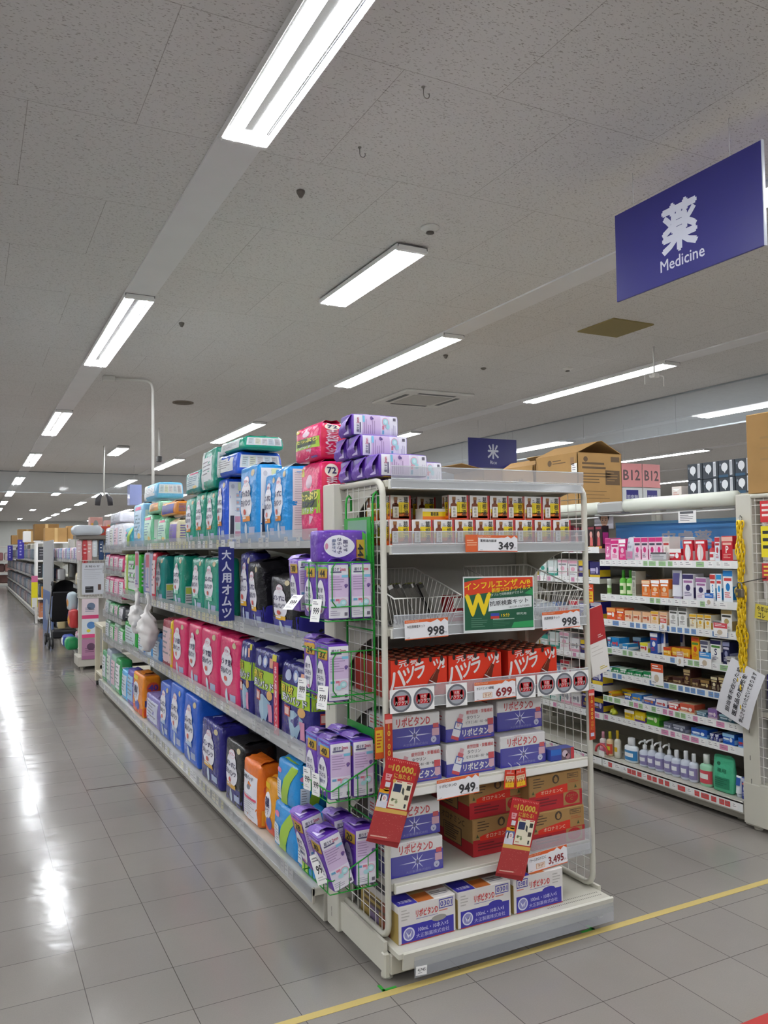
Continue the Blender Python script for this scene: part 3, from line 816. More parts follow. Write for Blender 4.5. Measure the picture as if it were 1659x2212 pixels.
def wrap():
    mb, F = bag(.222, .166, .123, FILM, .012, .003, .003, 5, n=10)
    return mb.mesh('plastic_wrap')
WRAP = wrap()
rg = 'shrink wrapped vitamin drink packs'
packs = [(1.442, 2.60, .646, 'bottle', 'wrapped vitamin drink pack, bottom left on the fifth shelf, behind the red leaflets'), (1.442, 2.605, .772, 'star', 'wrapped vitamin drink pack with star, top left on the fifth shelf'),
         (1.679, 2.598, .646, 'bottle', 'wrapped vitamin drink pack with bottle picture, lower middle of the fifth shelf'), (1.682, 2.604, .772, 'bottle', 'wrapped vitamin drink pack with bottle picture, upper middle of the fifth shelf'),
         (1.922, 2.60, .646, 'star', 'wrapped vitamin drink pack with star, lower right of the fifth shelf'), (1.945, 2.65, .772, 'star', 'wrapped vitamin drink pack with star, upper right of the fifth shelf, set back'),
         (1.449, 2.61, .319, 'star', 'wrapped vitamin drink pack with star, bottom of the sixth shelf stack'), (1.447, 2.625, .445, 'star', 'wrapped vitamin drink pack with star, top of the sixth shelf stack, behind leaflets')]
for x, y, z, k, lab in packs:
    t = thing('drink_pack', lab, 'drink pack', None, rg, T(x, y + .08, z))
    part('carton', RP[k], t); o = part('plastic_wrap', WRAP, t); o.location = (0, 0, -.0005)
for k, (x, y, z) in enumerate(((1.46, 2.845, .646), (1.68, 2.845, .646), (1.92, 2.845, .646), (1.462, 2.855, .319))):
    solo('drink_pack', RP['star'], ['unwrapped looking drink pack behind the lower left one on the fifth shelf', 'drink pack behind the lower middle one on the fifth shelf', 'drink pack behind the lower right one on the fifth shelf', 'drink pack behind the bottom one on the sixth shelf'][k], 'drink pack', rg, T(x, y + .045, z))
mb, F = carton(.115, .05, .045, C('#3a4aa0', .35)); f = F['front']; f.rect(.0, .5, .45, 1, C('#2f6ac0', .35), 1); f.rect(.45, 0, .86, 1, C('#6a5560', .4), 1); f.ell(.6, .55, .12, .3, C('#cdb9c4', .4), 2); f.ell(.72, .3, .1, .25, C('#b48a94', .4), 2); f.rect(.86, 0, 1, 1, C('#c03a44', .4), 1)
solo('candy_box', mb, 'small blue and red supplement box on the fifth shelf, right of the drink packs', 'box', None, T(2.098, 2.605, .646))

# brown drink cases on the sixth shelf
def brcase():
    w, d, h = .262, .285, .139
    mb, F = carton(w, d, h, CARD, .003); f = F['front']
    cr = C('#b5242c', .5); dk = C('#4a3a2c', .6)
    f.rect(0, 0, 1, .44, cr, 1); f.poly([(.12, .40), (.72, .40), (.72, .66), (.55, .64), (.2, .56), (.12, .52)], C('#d9301f', .4), 2)
    f.fit('オロナミンC', .22, .46, .62, .56, C('#e8d0b0', .5), 3, .01)
    f.rect(.64, .05, .95, .42, CARD, 2); f.ell(.795, .24, .13, .17, cr, 3); f.fit('オロナミン', .70, .27, .89, .34, CARD, 4, .01); f.fit('C', .77, .17, .82, .25, CARD, 4, .02)
    f.ell(.5, .83, .065, .125, dk, 2); f.ell(.5, .80, .035, .06, CARD, 3); f.poly([(.46, .84), (.54, .84), (.5, .92)], CARD, 3)
    f.rect(.72, .80, .93, .93, dk, 2); f.rect(.727, .815, .923, .915, CARD, 3); f.lines(.74, .83, .91, .90, 2, dk, 4)
    f.lines(.74, .64, .95, .74, 2, C('#b0603a', .6), 2); f.lines(.08, .62, .30, .92, 4, dk, 2, .3); f.lines(.08, .10, .55, .34, 3, C('#7a2028', .6), 2)
    for u in (.05, .85): f.poly([(u, .50), (u + .05, .50), (u + .025, .60)], C('#4c5a34', .6), 3)
    g = F['left']; g.rect(0, 0, 1, .36, cr, 1); g.rect(.25, .12, .72, .60, dk, 2); g.rect(.265, .14, .705, .58, CARD, 3); g.lines(.29, .18, .68, .55, 6, dk, 4); g.fit('オロナミンC', .2, .70, .8, .88, dk, 2)
    F['top'].rect(.48, 0, .52, 1, C('#a88a5c', .5), 1)
    return mb.mesh('drink_case')
BM = brcase()
for (x, y, z, lab) in ((1.868, 2.635, .319, 'brown and red drink case, bottom of the left stack on the sixth shelf'), (1.858, 2.64, .4595, 'brown and red drink case, top of the left stack, behind the small expiry tags'),
                       (2.070, 2.578, .319, 'brown and red drink case, bottom of the right stack on the sixth shelf'), (2.066, 2.585, .4595, 'brown and red drink case, top of the right stack on the sixth shelf')):
    if x < 2: x -= .03
    solo('drink_case', BM, lab, 'case', 'brown drink cases on the sixth shelf', T(x - .001, y + .1435, z))

# white cases on the base shelf
def whitecase(rev):
    w, d, h = .233, .30, .131
    mb, F = carton(w, d, h, C('#dcd7d3', .5), .003); f = F['front']
    f.rect(.05, .0, .96, .46, DBLUE, 1); f.rect(.04, -.0, .98, .02, C('#c0392f', .5), 2)
    f.ell(.70, .47, .13, .08, DBLUE if rev != 0 else C('#9a958e', .5), 2)
    bu = (.70, .95) if not rev == 2 else (.06, .28); tu = (.30, .68) if rev != 2 else (.32, .72)
    f.fit('リポビタンD', tu[0], .63, tu[1], .82, LOGO_R, 2, .03); f.rect(tu[0], .575, tu[1], .585, DBLUE, 2)
    f.rect(bu[0], .70, bu[1], .94, DBLUE, 2); f.rect(bu[0] + .01, .725, bu[1] - .01, .915, C('#dcd7d3', .5), 3); f.fit('0301', bu[0] + .025, .755, bu[1] - .025, .885, DBLUE, 4, .02)
    f.lines(bu[0], .60, bu[1], .66, 1, C('#d08070', .6), 2); f.lines(.05 if rev != 2 else .78, .56, .20 if rev != 2 else .95, .88, 4, C('#b5b0aa', .6), 2, .35)
    f.ell(.175, .235, .098, .175, C('#dcdcea', .4), 2, 24); f.ell(.175, .235, .078, .14, C('#8a88c0', .4), 3, 24); f.poly([(.12, .32), (.16, .14), (.175, .23), (.19, .14), (.23, .32), (.175, .20)], C('#e4e4f0', .4), 4)
    f.fit('100mL・10本入×5', .335, .235, .86, .36, C('#c9c7e6', .4), 2, .015); f.fit('大正製薬株式会社', .30, .08, .88, .19, C('#b9b6de', .4), 2, .008)
    g = F['top']; g.rect(.0, .0, .33, .3, DBLUE, 1); g.fit('大正製薬', .05, .05, .28, .12, BOXW, 2); g.rect(.34, .0, .62, .22, C('#b5652c', .5), 1); g.rect(.34, .22, .62, .98, C('#a48a5a', .5), 1); g.rect(.62, .22, .98, .98, C('#a8867e', .5), 1); g.rect(0, .3, .33, .98, C('#8e8d93', .5), 1); g.lines(.66, .05, .95, .18, 3, GREYINK, 1)
    l = F['left']; l.rect(0, 0, 1, .8, C('#a89050', .6), 1); l.rect(.55, 0, .8, .8, C('#8a4a38', .6), 2); l.rect(.25, 0, .5, .5, C('#7a6a8a', .6), 2); l.lines(.1, .2, .9, .7, 3, C('#5a4a3a', .6), 3)
    return mb.mesh('drink_case')
for k, (x, y) in enumerate(((1.4445, 2.534), (1.6865, 2.534), (1.9335, 2.536))):
    solo('drink_case', whitecase(k), 'white and blue drink case on the base shelf, %s from the left' % ORD[k], 'case', 'white drink cases on the base shelf', T(x, y + .15, .1225))

# ------------------------------------------------------------------ price cards and leaflets on the end shelves
CO = C('#e0632c', .45)
def price_card(x0, x1, z0, z1, txt, num, numcol, label, y=2.5445, tilt=0.0, torn=True, extra=None):
    w, h = x1 - x0, z1 - z0
    mb = MB(); mb.box(0, w, -.0012, 0, 0, h, C('#eeedf0', .4)); f = planar(mb, (0, -.0012, 0), (w, 0, 0), (0, 0, h), .0003)
    pts = [(0, 1), (1, 1)]; r = random.Random(len(txt) * 7 + 1)
    zz = [(1 - .5 * k / 6, .80 + .07 * r.random() + .12 * (k % 2) * (k < 5)) for k in range(7)] + [(0, .84)]
    f.poly(pts[:1] + [(0, .84)] + zz[::-1][1:] + [(1, 1)][:0] + pts[1:], CO, 1); f.rect(0, 0, 1, .045, CO, 1)
    f.fit('DISCOUNT', .03, .88, .33, .96, C('#f3d9b8', .5), 2)
    f.fit(txt, .05, .58, .46, .74, INK, 2, .01); f.fit(num, .52, .14, .90, .58, numcol, 2, .035); f.fit('円', .915, .16, .965, .28, numcol, 2); f.lines(.55, .06, .9, .10, 1, GREYINK, 2); f.lines(.05, .07, .15, .11, 1, GREYINK, 2)
    if extra: f.rect(.20, .14, .42, .42, C('#c98a5a', .5), 2); f.rect(.21, .16, .41, .40, C('#f2e4d4', .5), 3); f.fit(extra, .23, .19, .39, .37, C('#a8542c', .5), 4, .02)
    solo('price_card', mb, label, 'price card', None, T(x0, y, z0) @ Matrix.Rotation(tilt, 4, 'Y'))
DKN = C('#38363a', .5); MAR = C('#8e2a2e', .5)
price_card(1.692, 1.872, 1.478, 1.540, '葛根湯内服液', '349', DKN, 'white and orange price card reading 349 on the second shelf rail', tilt=.02)
mb = MB(); mb.box(0, .06, -.001, 0, 0, .064, CO); f = planar(mb, (0, -.001, 0), (.06, 0, 0), (0, 0, .064), .0003); f.lines(.1, .3, .9, .7, 3, C('#f0b08a', .5), 1)
solo('price_card', mb, 'plain orange card tucked left of the 349 price card', 'price card', None, T(1.638, 2.5462, 1.477))
price_card(1.376, 1.556, 1.168, 1.237, 'W抗原検査キット', '998', DKN, 'price card reading 998 under the left wire basket', tilt=-.02)
price_card(1.985, 2.172, 1.166, 1.236, '抗原検査キット', '998', DKN, 'price card reading 998 under the right wire basket', tilt=-.03)
price_card(1.664, 1.850, .924, .993, 'オロナミンC 10本組', '699', MAR, 'price card reading 699 among the bottle cap stickers', extra='下げ', y=2.5442)
price_card(1.503, 1.684, .585, .656, 'リポビタンD', '949', DKN, 'price card reading 949 hanging from the fifth shelf edge', y=2.554, tilt=-.02)
price_card(1.895, 2.085, .252, .322, '1ケースオロナミンC', '3,495', MAR, 'price card reading 3,495 before the brown cases', y=2.549, tilt=-.05, extra='下げ')
mb = MB(); mb.box(0, .043, -.001, 0, 0, .03, PAPER); f = planar(mb, (0, -.001, 0), (.043, 0, 0), (0, 0, .03), .0003); f.fit('4,745', .15, .4, .85, .78, INK, 1, .01); f.lines(.2, .15, .8, .3, 1, GREYINK, 1)
solo('price_card', mb, 'small white price tag reading 4,745 below the base shelf', 'price card', None, T(1.362, 2.4775, .038) @ Matrix.Rotation(.08, 4, 'Y'))
# big test kit card
mb = MB(); w, h = .322, .208
mb.box(0, w, -.0015, 0, 0, h, C('#dfe3e2', .3)); f = planar(mb, (0, -.0015, 0), (w, 0, 0), (0, 0, h), .0003)
GR = C('#1f5a40', .35); GR2 = C('#2f9a5a', .35)
f.rect(.015, .05, .985, .975, GR, 1); f.poly([(.015, .66), (.985, .80), (.985, .975), (.3, .975), (.015, .90)], C('#d8401c', .35), 2); f.poly([(.015, .90), (.3, .975), (.985, .975), (.2, .975), (.015, .975)], GR, 3)
f.poly([(.66, .06), (.985, .06), (.985, .18), (.70, .16)], GR2, 2); f.poly([(.86, .68), (.985, .78), (.985, .64)], GR2, 2)
YT = C('#f2d21a', .4)
f.para('インフルエンザ', (.02, .755), (.74, .075), (0, .12), YT, 4, .02); f.para('A/B', (.79, .845), (.16, .016), (0, .07), YT, 4, .012); f.para('新型コロナウイルス', (.39, .70), (.56, .055), (0, .085), YT, 4, .015)
f.para('W', (.03, .30), (.34, .03), (.0, .36), YT, 4, .045)
f.para('ダブルで同時検査ができる!!', (.38, .635), (.46, .05), (0, .05), C('#c9d6ce', .5), 3, .01)
f.poly([(.34, .37), (.965, .43), (.965, .63), (.36, .60)], C('#e4e8e8', .35), 2); f.para('抗原検査キット', (.36, .46), (.55, .05), (0, .09), INK, 3, .012); f.para('HCOM-CATKB02', (.63, .415), (.30, .028), (0, .035), INK, 3); f.para('新型コロナウイルス・インフルエンザA/B', (.37, .565), (.5, .045), (0, .025), GREYINK, 3)
f.rect(.37, .285, .49, .335, C('#3a4aa8', .4), 3); f.rect(.37, .235, .49, .285, C('#c83a30', .4), 3); f.fit('15分', .52, .265, .64, .325, YT, 3, .015); f.fit('研究用', .74, .29, .88, .335, C('#c9d6ce', .5), 3, .01)
f.lines(.10, .08, .34, .26, 5, C('#5c8a72', .5), 3, .35); f.lines(.4, .08, .66, .2, 4, C('#3f7a5c', .5), 3, .35); f.lines(.4, .205, .9, .235, 1, C('#9ab8a8', .5), 3, .6)
solo('promotion_card', mb, 'green and orange card advertising virus test kits, leaning between the baskets', 'card', None, T(1.617, 2.536, 1.178, 0, -.02) @ Matrix.Rotation(.015, 4, 'Y'))

def leaflet_pad(label, x, y, z, tilt, rz=0.0):
    t = thing('leaflet_pad', label, 'leaflet', None, 'red campaign leaflet pads', T(x, y, z, rz) @ Matrix.Rotation(tilt, 4, 'Y'))
    w, h = .128, .272
    mb = MB(); mb.box(-w / 2, w / 2, -.002, 0, -h / 2, h / 2, CRIM); f = planar(mb, (-w / 2, -.002, -h / 2), (w, 0, 0), (0, 0, h), .0003)
    GOLD = C('#d9b84a', .4); PALE = C('#eee6cc', .45)
    f.rect(0, 0, 1, .335, C('#b23a3a', .4), 1); f.rect(0, .335, 1, .385, C('#dcb25a', .4), 1)
    r = random.Random(3)
    for k in range(60): u, v = r.random(), r.random() * .3 + .02; f.rect(u * .97, v, u * .97 + .012, v + .006, C('#d88a7a', .5), 2)
    f.lines(.06, .02, .9, .045, 1, C('#e0b0a0', .5), 2, .6)
    for k in range(16): f.rect(.03 + .06 * k, .955 + .02 * r.random(), .05 + .06 * k, .985, C('#e89a8a', .5), 2)
    f.fit('10,000', .24, .835, .88, .925, GOLD, 3, .035); f.fit('名様', .89, .835, .98, .87, GOLD, 3, .01); f.fit('合計', .08, .87, .22, .91, GOLD, 3, .01); f.fit('に当たる!', .33, .765, .88, .825, GOLD, 3, .025)
    f.poly([(.07, .80), (.27, .80), (.24, .72), (.10, .72)], C('#e6a8ac', .45), 3); f.lines(.11, .735, .23, .785, 2, C('#c04a50', .5), 4)
    f.rect(.36, .40, .96, .74, PALE, 3); f.rect(.40, .60, .64, .70, C('#27365e', .3), 4); f.rect(.80, .64, .92, .70, C('#3a3a34', .4), 4); f.poly([(.68, .60), (.76, .57), (.74, .65), (.68, .67)], C('#454a44', .4), 4); f.rect(.80, .52, .92, .58, C('#4f4438', .4), 4)
    f.ell(.45, .50, .04, .02, C('#98a078', .5), 4); f.ell(.58, .48, .04, .02, C('#98a078', .5), 4); f.rect(.44, .50, .60, .515, C('#a8ac88', .5), 4); f.rect(.84, .42, .90, .47, C('#3c3c40', .5), 4); f.lines(.4, .41, .62, .44, 1, C('#d09a80', .5), 4); f.ell(.38, .73, .05, .025, C('#dcb25a', .4), 4); f.rect(.46, .72, .62, .735, C('#c85050', .5), 4); f.rect(.78, .72, .93, .735, C('#c85050', .5), 4)
    # printed bottles
    for cu, m in ((.04, 0), (.20, 1)):
        a, b = max(0, cu - .12), cu + .12
        f.rect(a, .385, b, .475, C('#d9d9e4', .35), 4 + m); f.rect(a, .475, b, .56, C('#5a6fa8', .35), 4 + m); f.ell((a + b) / 2, .50, (b - a) * .36, .045, C('#ece4e2', .35), 5 + m); f.rect(max(0, cu - .09), .56, cu + .09, .605, C('#e0a021', .3), 4 + m)
        if m: f.ell(cu, .605, .09, .02, C('#e0a021', .3), 5); f.rect(cu - .05, .615, cu + .05, .64, C('#a8642c', .3), 5); f.rect(cu - .075, .64, cu + .075, .70, C('#dcdce2', .35), 5); f.fit('D', cu - .03, .485, cu + .03, .52, LOGO_R, 7, .02)
    part('front_sheet', mb, t)
    for k in range(4):
        mb = MB(); mb.box(-w / 2, w / 2, .0005, .002, -h / 2, h / 2, C('#a82c2e', .5)); o = part('sheet', mb, t); o.location = (.004 * k + .002, .001 + .0035 * k, -.006 * k); o.rotation_euler = (0, .02 * k, 0)
leaflet_pad('red leaflet pad hanging tilted at the left post of the end shelves', 1.297, 2.498, .635, .30)
leaflet_pad('red leaflet pad hanging tilted before the brown drink cases', 1.818, 2.50, .42, .29)
# the campaign sheet hanging outside the right post
t = thing('leaflet_pad', 'red and white leaflet pad hanging outside the right post', 'leaflet', None, None, T(2.307, 2.60, 1.10, .22) @ Matrix.Rotation(-.17, 4, 'Y'))
mb = MB(); mb.box(-.06, .06, -.002, 0, -.135, .14, C('#e3dfda', .5)); f = planar(mb, (-.06, -.002, -.135), (.12, 0, 0), (0, 0, .275), .0003)
f.rect(0, .48, 1, 1, C('#b52c30', .45), 1); f.lines(.55, .52, .85, .58, 2, C('#e2c9c4', .5), 2); f.lines(.1, .25, .8, .42, 3, C('#c9c2bc', .5), 1, .2); f.lines(.45, .04, .9, .10, 2, C('#cdb83a', .5), 1)
part('front_sheet', mb, t)
for k in range(3):
    mb = MB(); mb.box(-.06, .06, .001, .003, -.135, .14, C('#d8cfc8', .5)); o = part('sheet', mb, t); o.location = (-.003 * k, .001 + .004 * k, -.004 * k)
def strip10k(x0, z0, h, label, y):
    mb = MB(); w = .03; mb.box(0, w, -.0015, 0, 0, h, C('#b8371c', .4)); f = planar(mb, (0, -.0015, 0), (w, 0, 0), (0, 0, h), .0003)
    f.rect(0, .90, 1, .99, C('#d84a46', .4), 1); f.rect(.05, .88, .95, .93, C('#e8b8b0', .4), 2); f.vert('10,000', .22, .40, .80, .88, C('#e8c24a', .4), 3, .02); f.vert('名様に', .25, .20, .75, .38, C('#d2a03c', .4), 3); f.rect(.2, .07, .8, .14, C('#c9c9e0', .4), 3)
    solo('shelf_strip', mb, label, 'strip', 'red campaign strips on the posts', T(x0, y, z0))
strip10k(1.297, .63, .285, 'narrow red strip reading 10,000 on the left post, behind the leaflets', 2.5575)
strip10k(2.217, .715, .20, 'narrow red strip reading 10,000 on the right post', 2.5575)
mb = MB(); mb.box(0, .035, -.001, 0, 0, .11, C('#cf5a24', .4)); f = planar(mb, (0, -.001, 0), (.035, 0, 0), (0, 0, .11), .0003); f.rect(.1, .2, .9, .9, C('#e0b52a', .4), 1); f.lines(.2, .3, .8, .8, 5, C('#b8441c', .5), 2)
solo('shelf_strip', mb, 'small orange and yellow card behind the left red strip', 'strip', None, T(1.262, 2.566, .76))
for k, (x, z, rt) in enumerate(((1.792, .585, .12), (1.848, .578, -.06))):
    t = thing('expiry_tag', 'small red and yellow date tag hanging from the fifth shelf, %s one' % ('left', 'right')[k], 'tag', None, 'date tags on the fifth shelf', T(x, 2.552, z) @ Matrix.Rotation(rt, 4, 'Y'))
    mb = MB(); mb.box(0, .05, -.0015, 0, 0, .07, C('#d83a22', .4)); f = planar(mb, (0, -.0015, 0), (.05, 0, 0), (0, 0, .07), .0003)
    f.rect(.1, .08, .9, .68, C('#f0c21f', .4), 1); f.rect(.1, .40, .9, .68, C('#e6cfa8', .4), 2); f.fit('2024年', .16, .55, .84, .65, C('#b04a30', .5), 3); f.fit('1/31', .14, .32, .86, .50, C('#b03a2a', .5), 3, .02); f.fit('まで', .35, .12, .65, .25, C('#c05a2a', .5), 3); f.lines(.15, .76, .85, .90, 2, C('#f0b0a0', .5), 2)
    part('card', mb, t)
    mb = MB(); mb.tube([(.025, -.003, .06), (.025, -.004, .075), (.02, -.009, .088), (.012, 0.0, .096)], .0012, C('#e8e8ea', .3), 5); part('string', mb, t)

# ================================================================== green hanging rack with purple packs
GX0, GX1, GY0, GY1 = 1.105, 1.287, 2.608, 2.865
t = thing('hanging_rack', 'green wire rack with four baskets hooked on the left mesh side', 'rack', (1.287, 2.74, 0))
def gt(mb): 
    for i, p in enumerate(mb.v): mb.v[i] = (p[0] - 1.287, p[1] - 2.74, p[2])
    return mb
mb = MB()
for y in (2.62, 2.853):
    mb.tube([(1.292, y, .33), (1.292, y, 1.665), (1.297, y, 1.69), (1.306, y, 1.70), (1.314, y, 1.69), (1.314, y, 1.64)], .0042, GREENW, 6)
mb.tube([(1.292, 2.62, .52), (1.292, 2.853, .52)], .003, GREENW, 5); mb.tube([(1.292, 2.62, 1.20), (1.292, 2.853, 1.20)], .003, GREENW, 5)
part('hook_frame', gt(mb), t)
mb = MB(); mb.box(1.283, 1.287, 2.622, 2.851, 1.42, 1.61, C('#149428', .4)); mb.box(1.2815, 1.2832, 2.65, 2.815, 1.47, 1.60, clear('green_pocket', '#8fb89c', .75, .1)); part('sign_holder', gt(mb), t)
mb = MB(); mb.box(1.286, 1.288, 2.622, 2.851, .80, .85, C('#149428', .4)); part('cross_plate', gt(mb), t)
for k, (zb, zf, zt) in enumerate(((1.243, 1.292, 1.447), (.958, .983, 1.134), (.622, .66, .738), (.312, .357, .437))):
    b = MB()
    if k < 2:
        for z in (zf, zt):
            b.tube([(GX1, GY0, z), (GX0 + .02, GY0, z), (GX0, GY0 + .02, z), (GX0, GY1 - .02, z), (GX0 + .02, GY1, z), (GX1, GY1, z)], .0026, GREENW, 5)
        c = [(GX1, GY0, 1), (GX0 + .035, GY0, 1), (GX0, GY0 + .03, 1), (GX0, GY1 - .03, 1)]
        b.tube([(GX0 + .035, GY0, zf), (GX0 + .02, GY0, zf + .02), (GX0 + .02, GY0, zt - .02), (GX0 + .035, GY0, zt)], .0024, GREENW, 5)
        for (x, y) in ((GX0, GY0 + .09), (GX0, GY1 - .09), (GX0 + .09, GY0), (GX0 + .14, GY0)): b.tube([(x, y, zb), (x, y, zt)], .0018, GREENW, 5)
    else:
        b.tube([(GX1, GY0, zt), (GX0 + .01, GY0, zf), (GX0, GY0 + .01, zf), (GX0, GY1 - .01, zf), (GX0 + .01, GY1, zf), (GX1, GY1, zt)], .0028, GREENW, 5)
        for j in range(7):
            y = GY0 + .02 + (GY1 - GY0 - .04) * j / 6; b.tube([(GX0, y, zb), (GX0, y, zf)], .0018, GREENW, 5)
        for j in range(1, 5):
            s = j / 5; b.tube([(GX0 + (GX1 - GX0) * s, GY0, zb), (GX0 + (GX1 - GX0) * s, GY0, zf + (zt - zf) * s)], .0018, GREENW, 5)
    for j in range(6):
        x = GX0 + (GX1 - GX0) * j / 5; b.tube([(x, GY0, zb), (x, GY1, zb)], .0018, GREENW, 5)
    b.tube([(GX1, GY0, zb), (GX0, GY0, zb), (GX0, GY1, zb), (GX1, GY1, zb)], .0022, GREENW, 5)
    part('basket', gt(b), t)

PURP = C('#6a3fae', .3, 0, .5, 'film'); PURPD = C('#4b2290', .3); LILAC = C('#d6bfe0', .4); PINKL = C('#dcb4d6', .4); PAD = C('#a9d8de', .4)
PLW = C('#eae8f0', .38)
def pad_pack(num, cap, capt, seed):
    """A tall soft pack of thin pads: purple front with a white oval, white and lilac data side."""
    w, d, h = .112, .083, .20
    mb, F = bag(w, d, h, PURP, .010, .003, .0012, seed, n=8); f = F['front']
    r = random.Random(seed)
    for k in range(14): f.ell(.08 + .84 * r.random(), .08 + .7 * r.random(), .035, .02, C('#8f6cc8', .35), 1, 10)
    f.rect(.02, .86, .98, .985, cap, 1); f.rect(.30, .74, .97, .90, C('#c9a53a', .35), 2); f.fit(num, .45, .76, .84, .87, INK, 3, .025); f.rect(.30, .73, .97, .745, C('#b0622a', .4), 3)
    f.ell(.50, .40, .36, .30, PLW, 2, 24, .8); f.fit('超うす', .30, .47, .68, .56, C('#4a4470', .5), 3, .02); f.fit('さらさら', .24, .36, .74, .44, C('#4a4470', .5), 3, .02); f.fit('吸水ケア', .28, .25, .70, .33, C('#5a6a9a', .5), 3, .015)
    f.ell(.5, .15, .1, .03, C('#d48aa6', .4), 3)
    s = F['right']
    s.rect(.03, .03, .97, .965, PLW, 1); s.rect(.06, .40, .94, .79, LILAC, 2); s.rect(.06, .20, .94, .40, C('#e2dcec', .4), 2)
    s.fit('超うす', .16, .86, .50, .915, C('#4a4468', .5), 3, .02); s.fit('2mm', .54, .86, .82, .915, C('#c23a6a', .5), 3, .02); s.lines(.12, .81, .92, .85, 1, C('#5a5478', .5), 3, .6)
    s.rect(.62, .74, .92, .785, C('#7cc4e0', .4), 3); s.lines(.10, .50, .78, .76, 6, C('#a58ab4', .5), 3, .3, seed); s.ell(.82, .60, .09, .03, C('#7a5a9a', .4), 3, 12); s.ell(.80, .575, .05, .02, C('#5a4a8a', .4), 4, 12)
    s.ell(.66, .30, .22, .075, C('#e0a8bc', .4), 3, 16); s.ell(.68, .30, .16, .06, PAD, 4, 16); s.ell(.46, .25, .13, .04, PAD, 4, 14); s.ell(.68, .30, .09, .03, C('#cfeaf0', .4), 5, 12)
    s.rect(.10, .33, .28, .37, C('#6aa6cc', .4), 3); s.rect(.32, .33, .50, .37, C('#d0748a', .4), 3); s.lines(.10, .06, .58, .16, 3, C('#b0a8c0', .5), 3, .35); s.rect(.74, .07, .88, .13, C('#6a6474', .5), 3)
    F['top'].rect(.08, .08, .92, .92, PURPD if capt is None else capt, 1); F['top'].rect(.35, .1, .75, .5, C('#c9b8e4', .35), 2)
    body = mb.mesh('pack_body')
    m2 = strip([(-.02, -.036, h - .003), (-.015, -.02, h + .012), (0, .0, h + .016), (.012, .02, h + .007), (.02, .036, h - .002)], (.07, .015, .002), C('#7a55b8', .28, 0, .5, 'film'), 2)
    m2.v = m2.v
    fl = m2.mesh('folded_seal')
    return body, fl
GRC = C('#5fbf4a', .3); BLC = C('#5f9ade', .3); YLC = C('#d9a42a', .35); PKC = C('#d06aa8', .35); GNC = C('#2f7a5a', .35)
PK = {'44': pad_pack('44', GRC, None, 1), '32': pad_pack('32', GNC, None, 2), '40': pad_pack('40', BLC, C('#5a48a8', .3), 3), '20': pad_pack('20', C('#8a5ac0', .35), None, 4), '28': pad_pack('28', PKC, None, 5), '30': pad_pack('30', C('#b9a0d8', .35), None, 6), '24': pad_pack('24', YLC, None, 7)}
FACE_AISLE = -PI / 2
def put_pack(kind, label, m, group='purple pad packs on the green rack'):
    t = thing('pad_pack', label, 'pad pack', None, group, m)
    part('pack_body', PK[kind][0], t); part('folded_seal', PK[kind][1], t)
# orientation: oval front towards the aisle (-x), data side towards the viewer (-y)
AX0, AX1 = 1.155, 1.238
for row in range(2):
    y = 2.669 + .116 * row
    for col, x in enumerate((1.152, 1.240)):
        if row == 1 and col == 1: continue
        put_pack('44', 'purple pad pack in the top rack basket, %s' % (('front left one', 'front right one'), ('left one in the second row', ''))[row][col], T(x, y, 1.2465 , FACE_AISLE))
put_pack('30', 'purple pad pack standing high behind the others in the top rack basket', T(1.148, 2.915, 1.262, FACE_AISLE - .05, .06))
put_pack('44', 'purple pad pack with green band lying across the top rack basket', Matrix.Translation((1.095, 2.70, 1.4485 + .0565)) @ Matrix(((0, 0, 1, 0), (0, 1, 0, 0), (-1, 0, 0, 0), (0, 0, 0, 1))))
put_pack('32', 'purple pad pack alone at the front of the second rack basket', T(1.149, 2.669, .962, FACE_AISLE))
put_pack('24', 'purple pad pack with yellow cap behind in the second rack basket', T(1.149, 2.787, .968, FACE_AISLE))
put_pack('40', 'purple pad pack with blue cap in the third rack basket, front left', T(1.152, 2.669, .626, FACE_AISLE))
put_pack('40', 'purple pad pack with blue cap in the third rack basket, front right', T(1.24, 2.669, .623, FACE_AISLE))
put_pack('40', 'purple pad pack with blue cap in the third rack basket, left one behind', T(1.152, 2.785, .627, FACE_AISLE))
put_pack('40', 'purple pad pack with blue cap in the third rack basket, right one behind', T(1.24, 2.785, .627, FACE_AISLE))
put_pack('30', 'purple pad pack leaning far left in the bottom rack basket', T(1.142, 2.665, .355, FACE_AISLE) @ Matrix.Rotation(-.0, 4, 'X') @ Matrix.Translation((0, .02, -.03)) @ Matrix.Rotation(.30, 4, 'X') @ Matrix.Translation((0, 0, 0)))
put_pack('20', 'purple pad pack standing front right in the bottom rack basket', T(1.245, 2.668, .316, FACE_AISLE))
put_pack('28', 'purple pad pack with pink cap behind in the bottom rack basket', T(1.14, 2.80, .352, FACE_AISLE) @ Matrix.Rotation(.25, 4, 'X'))
put_pack('20', 'purple pad pack leaning in the middle of the bottom rack basket', T(1.232, 2.785, .325, FACE_AISLE) @ Matrix.Rotation(.10, 4, 'X'))
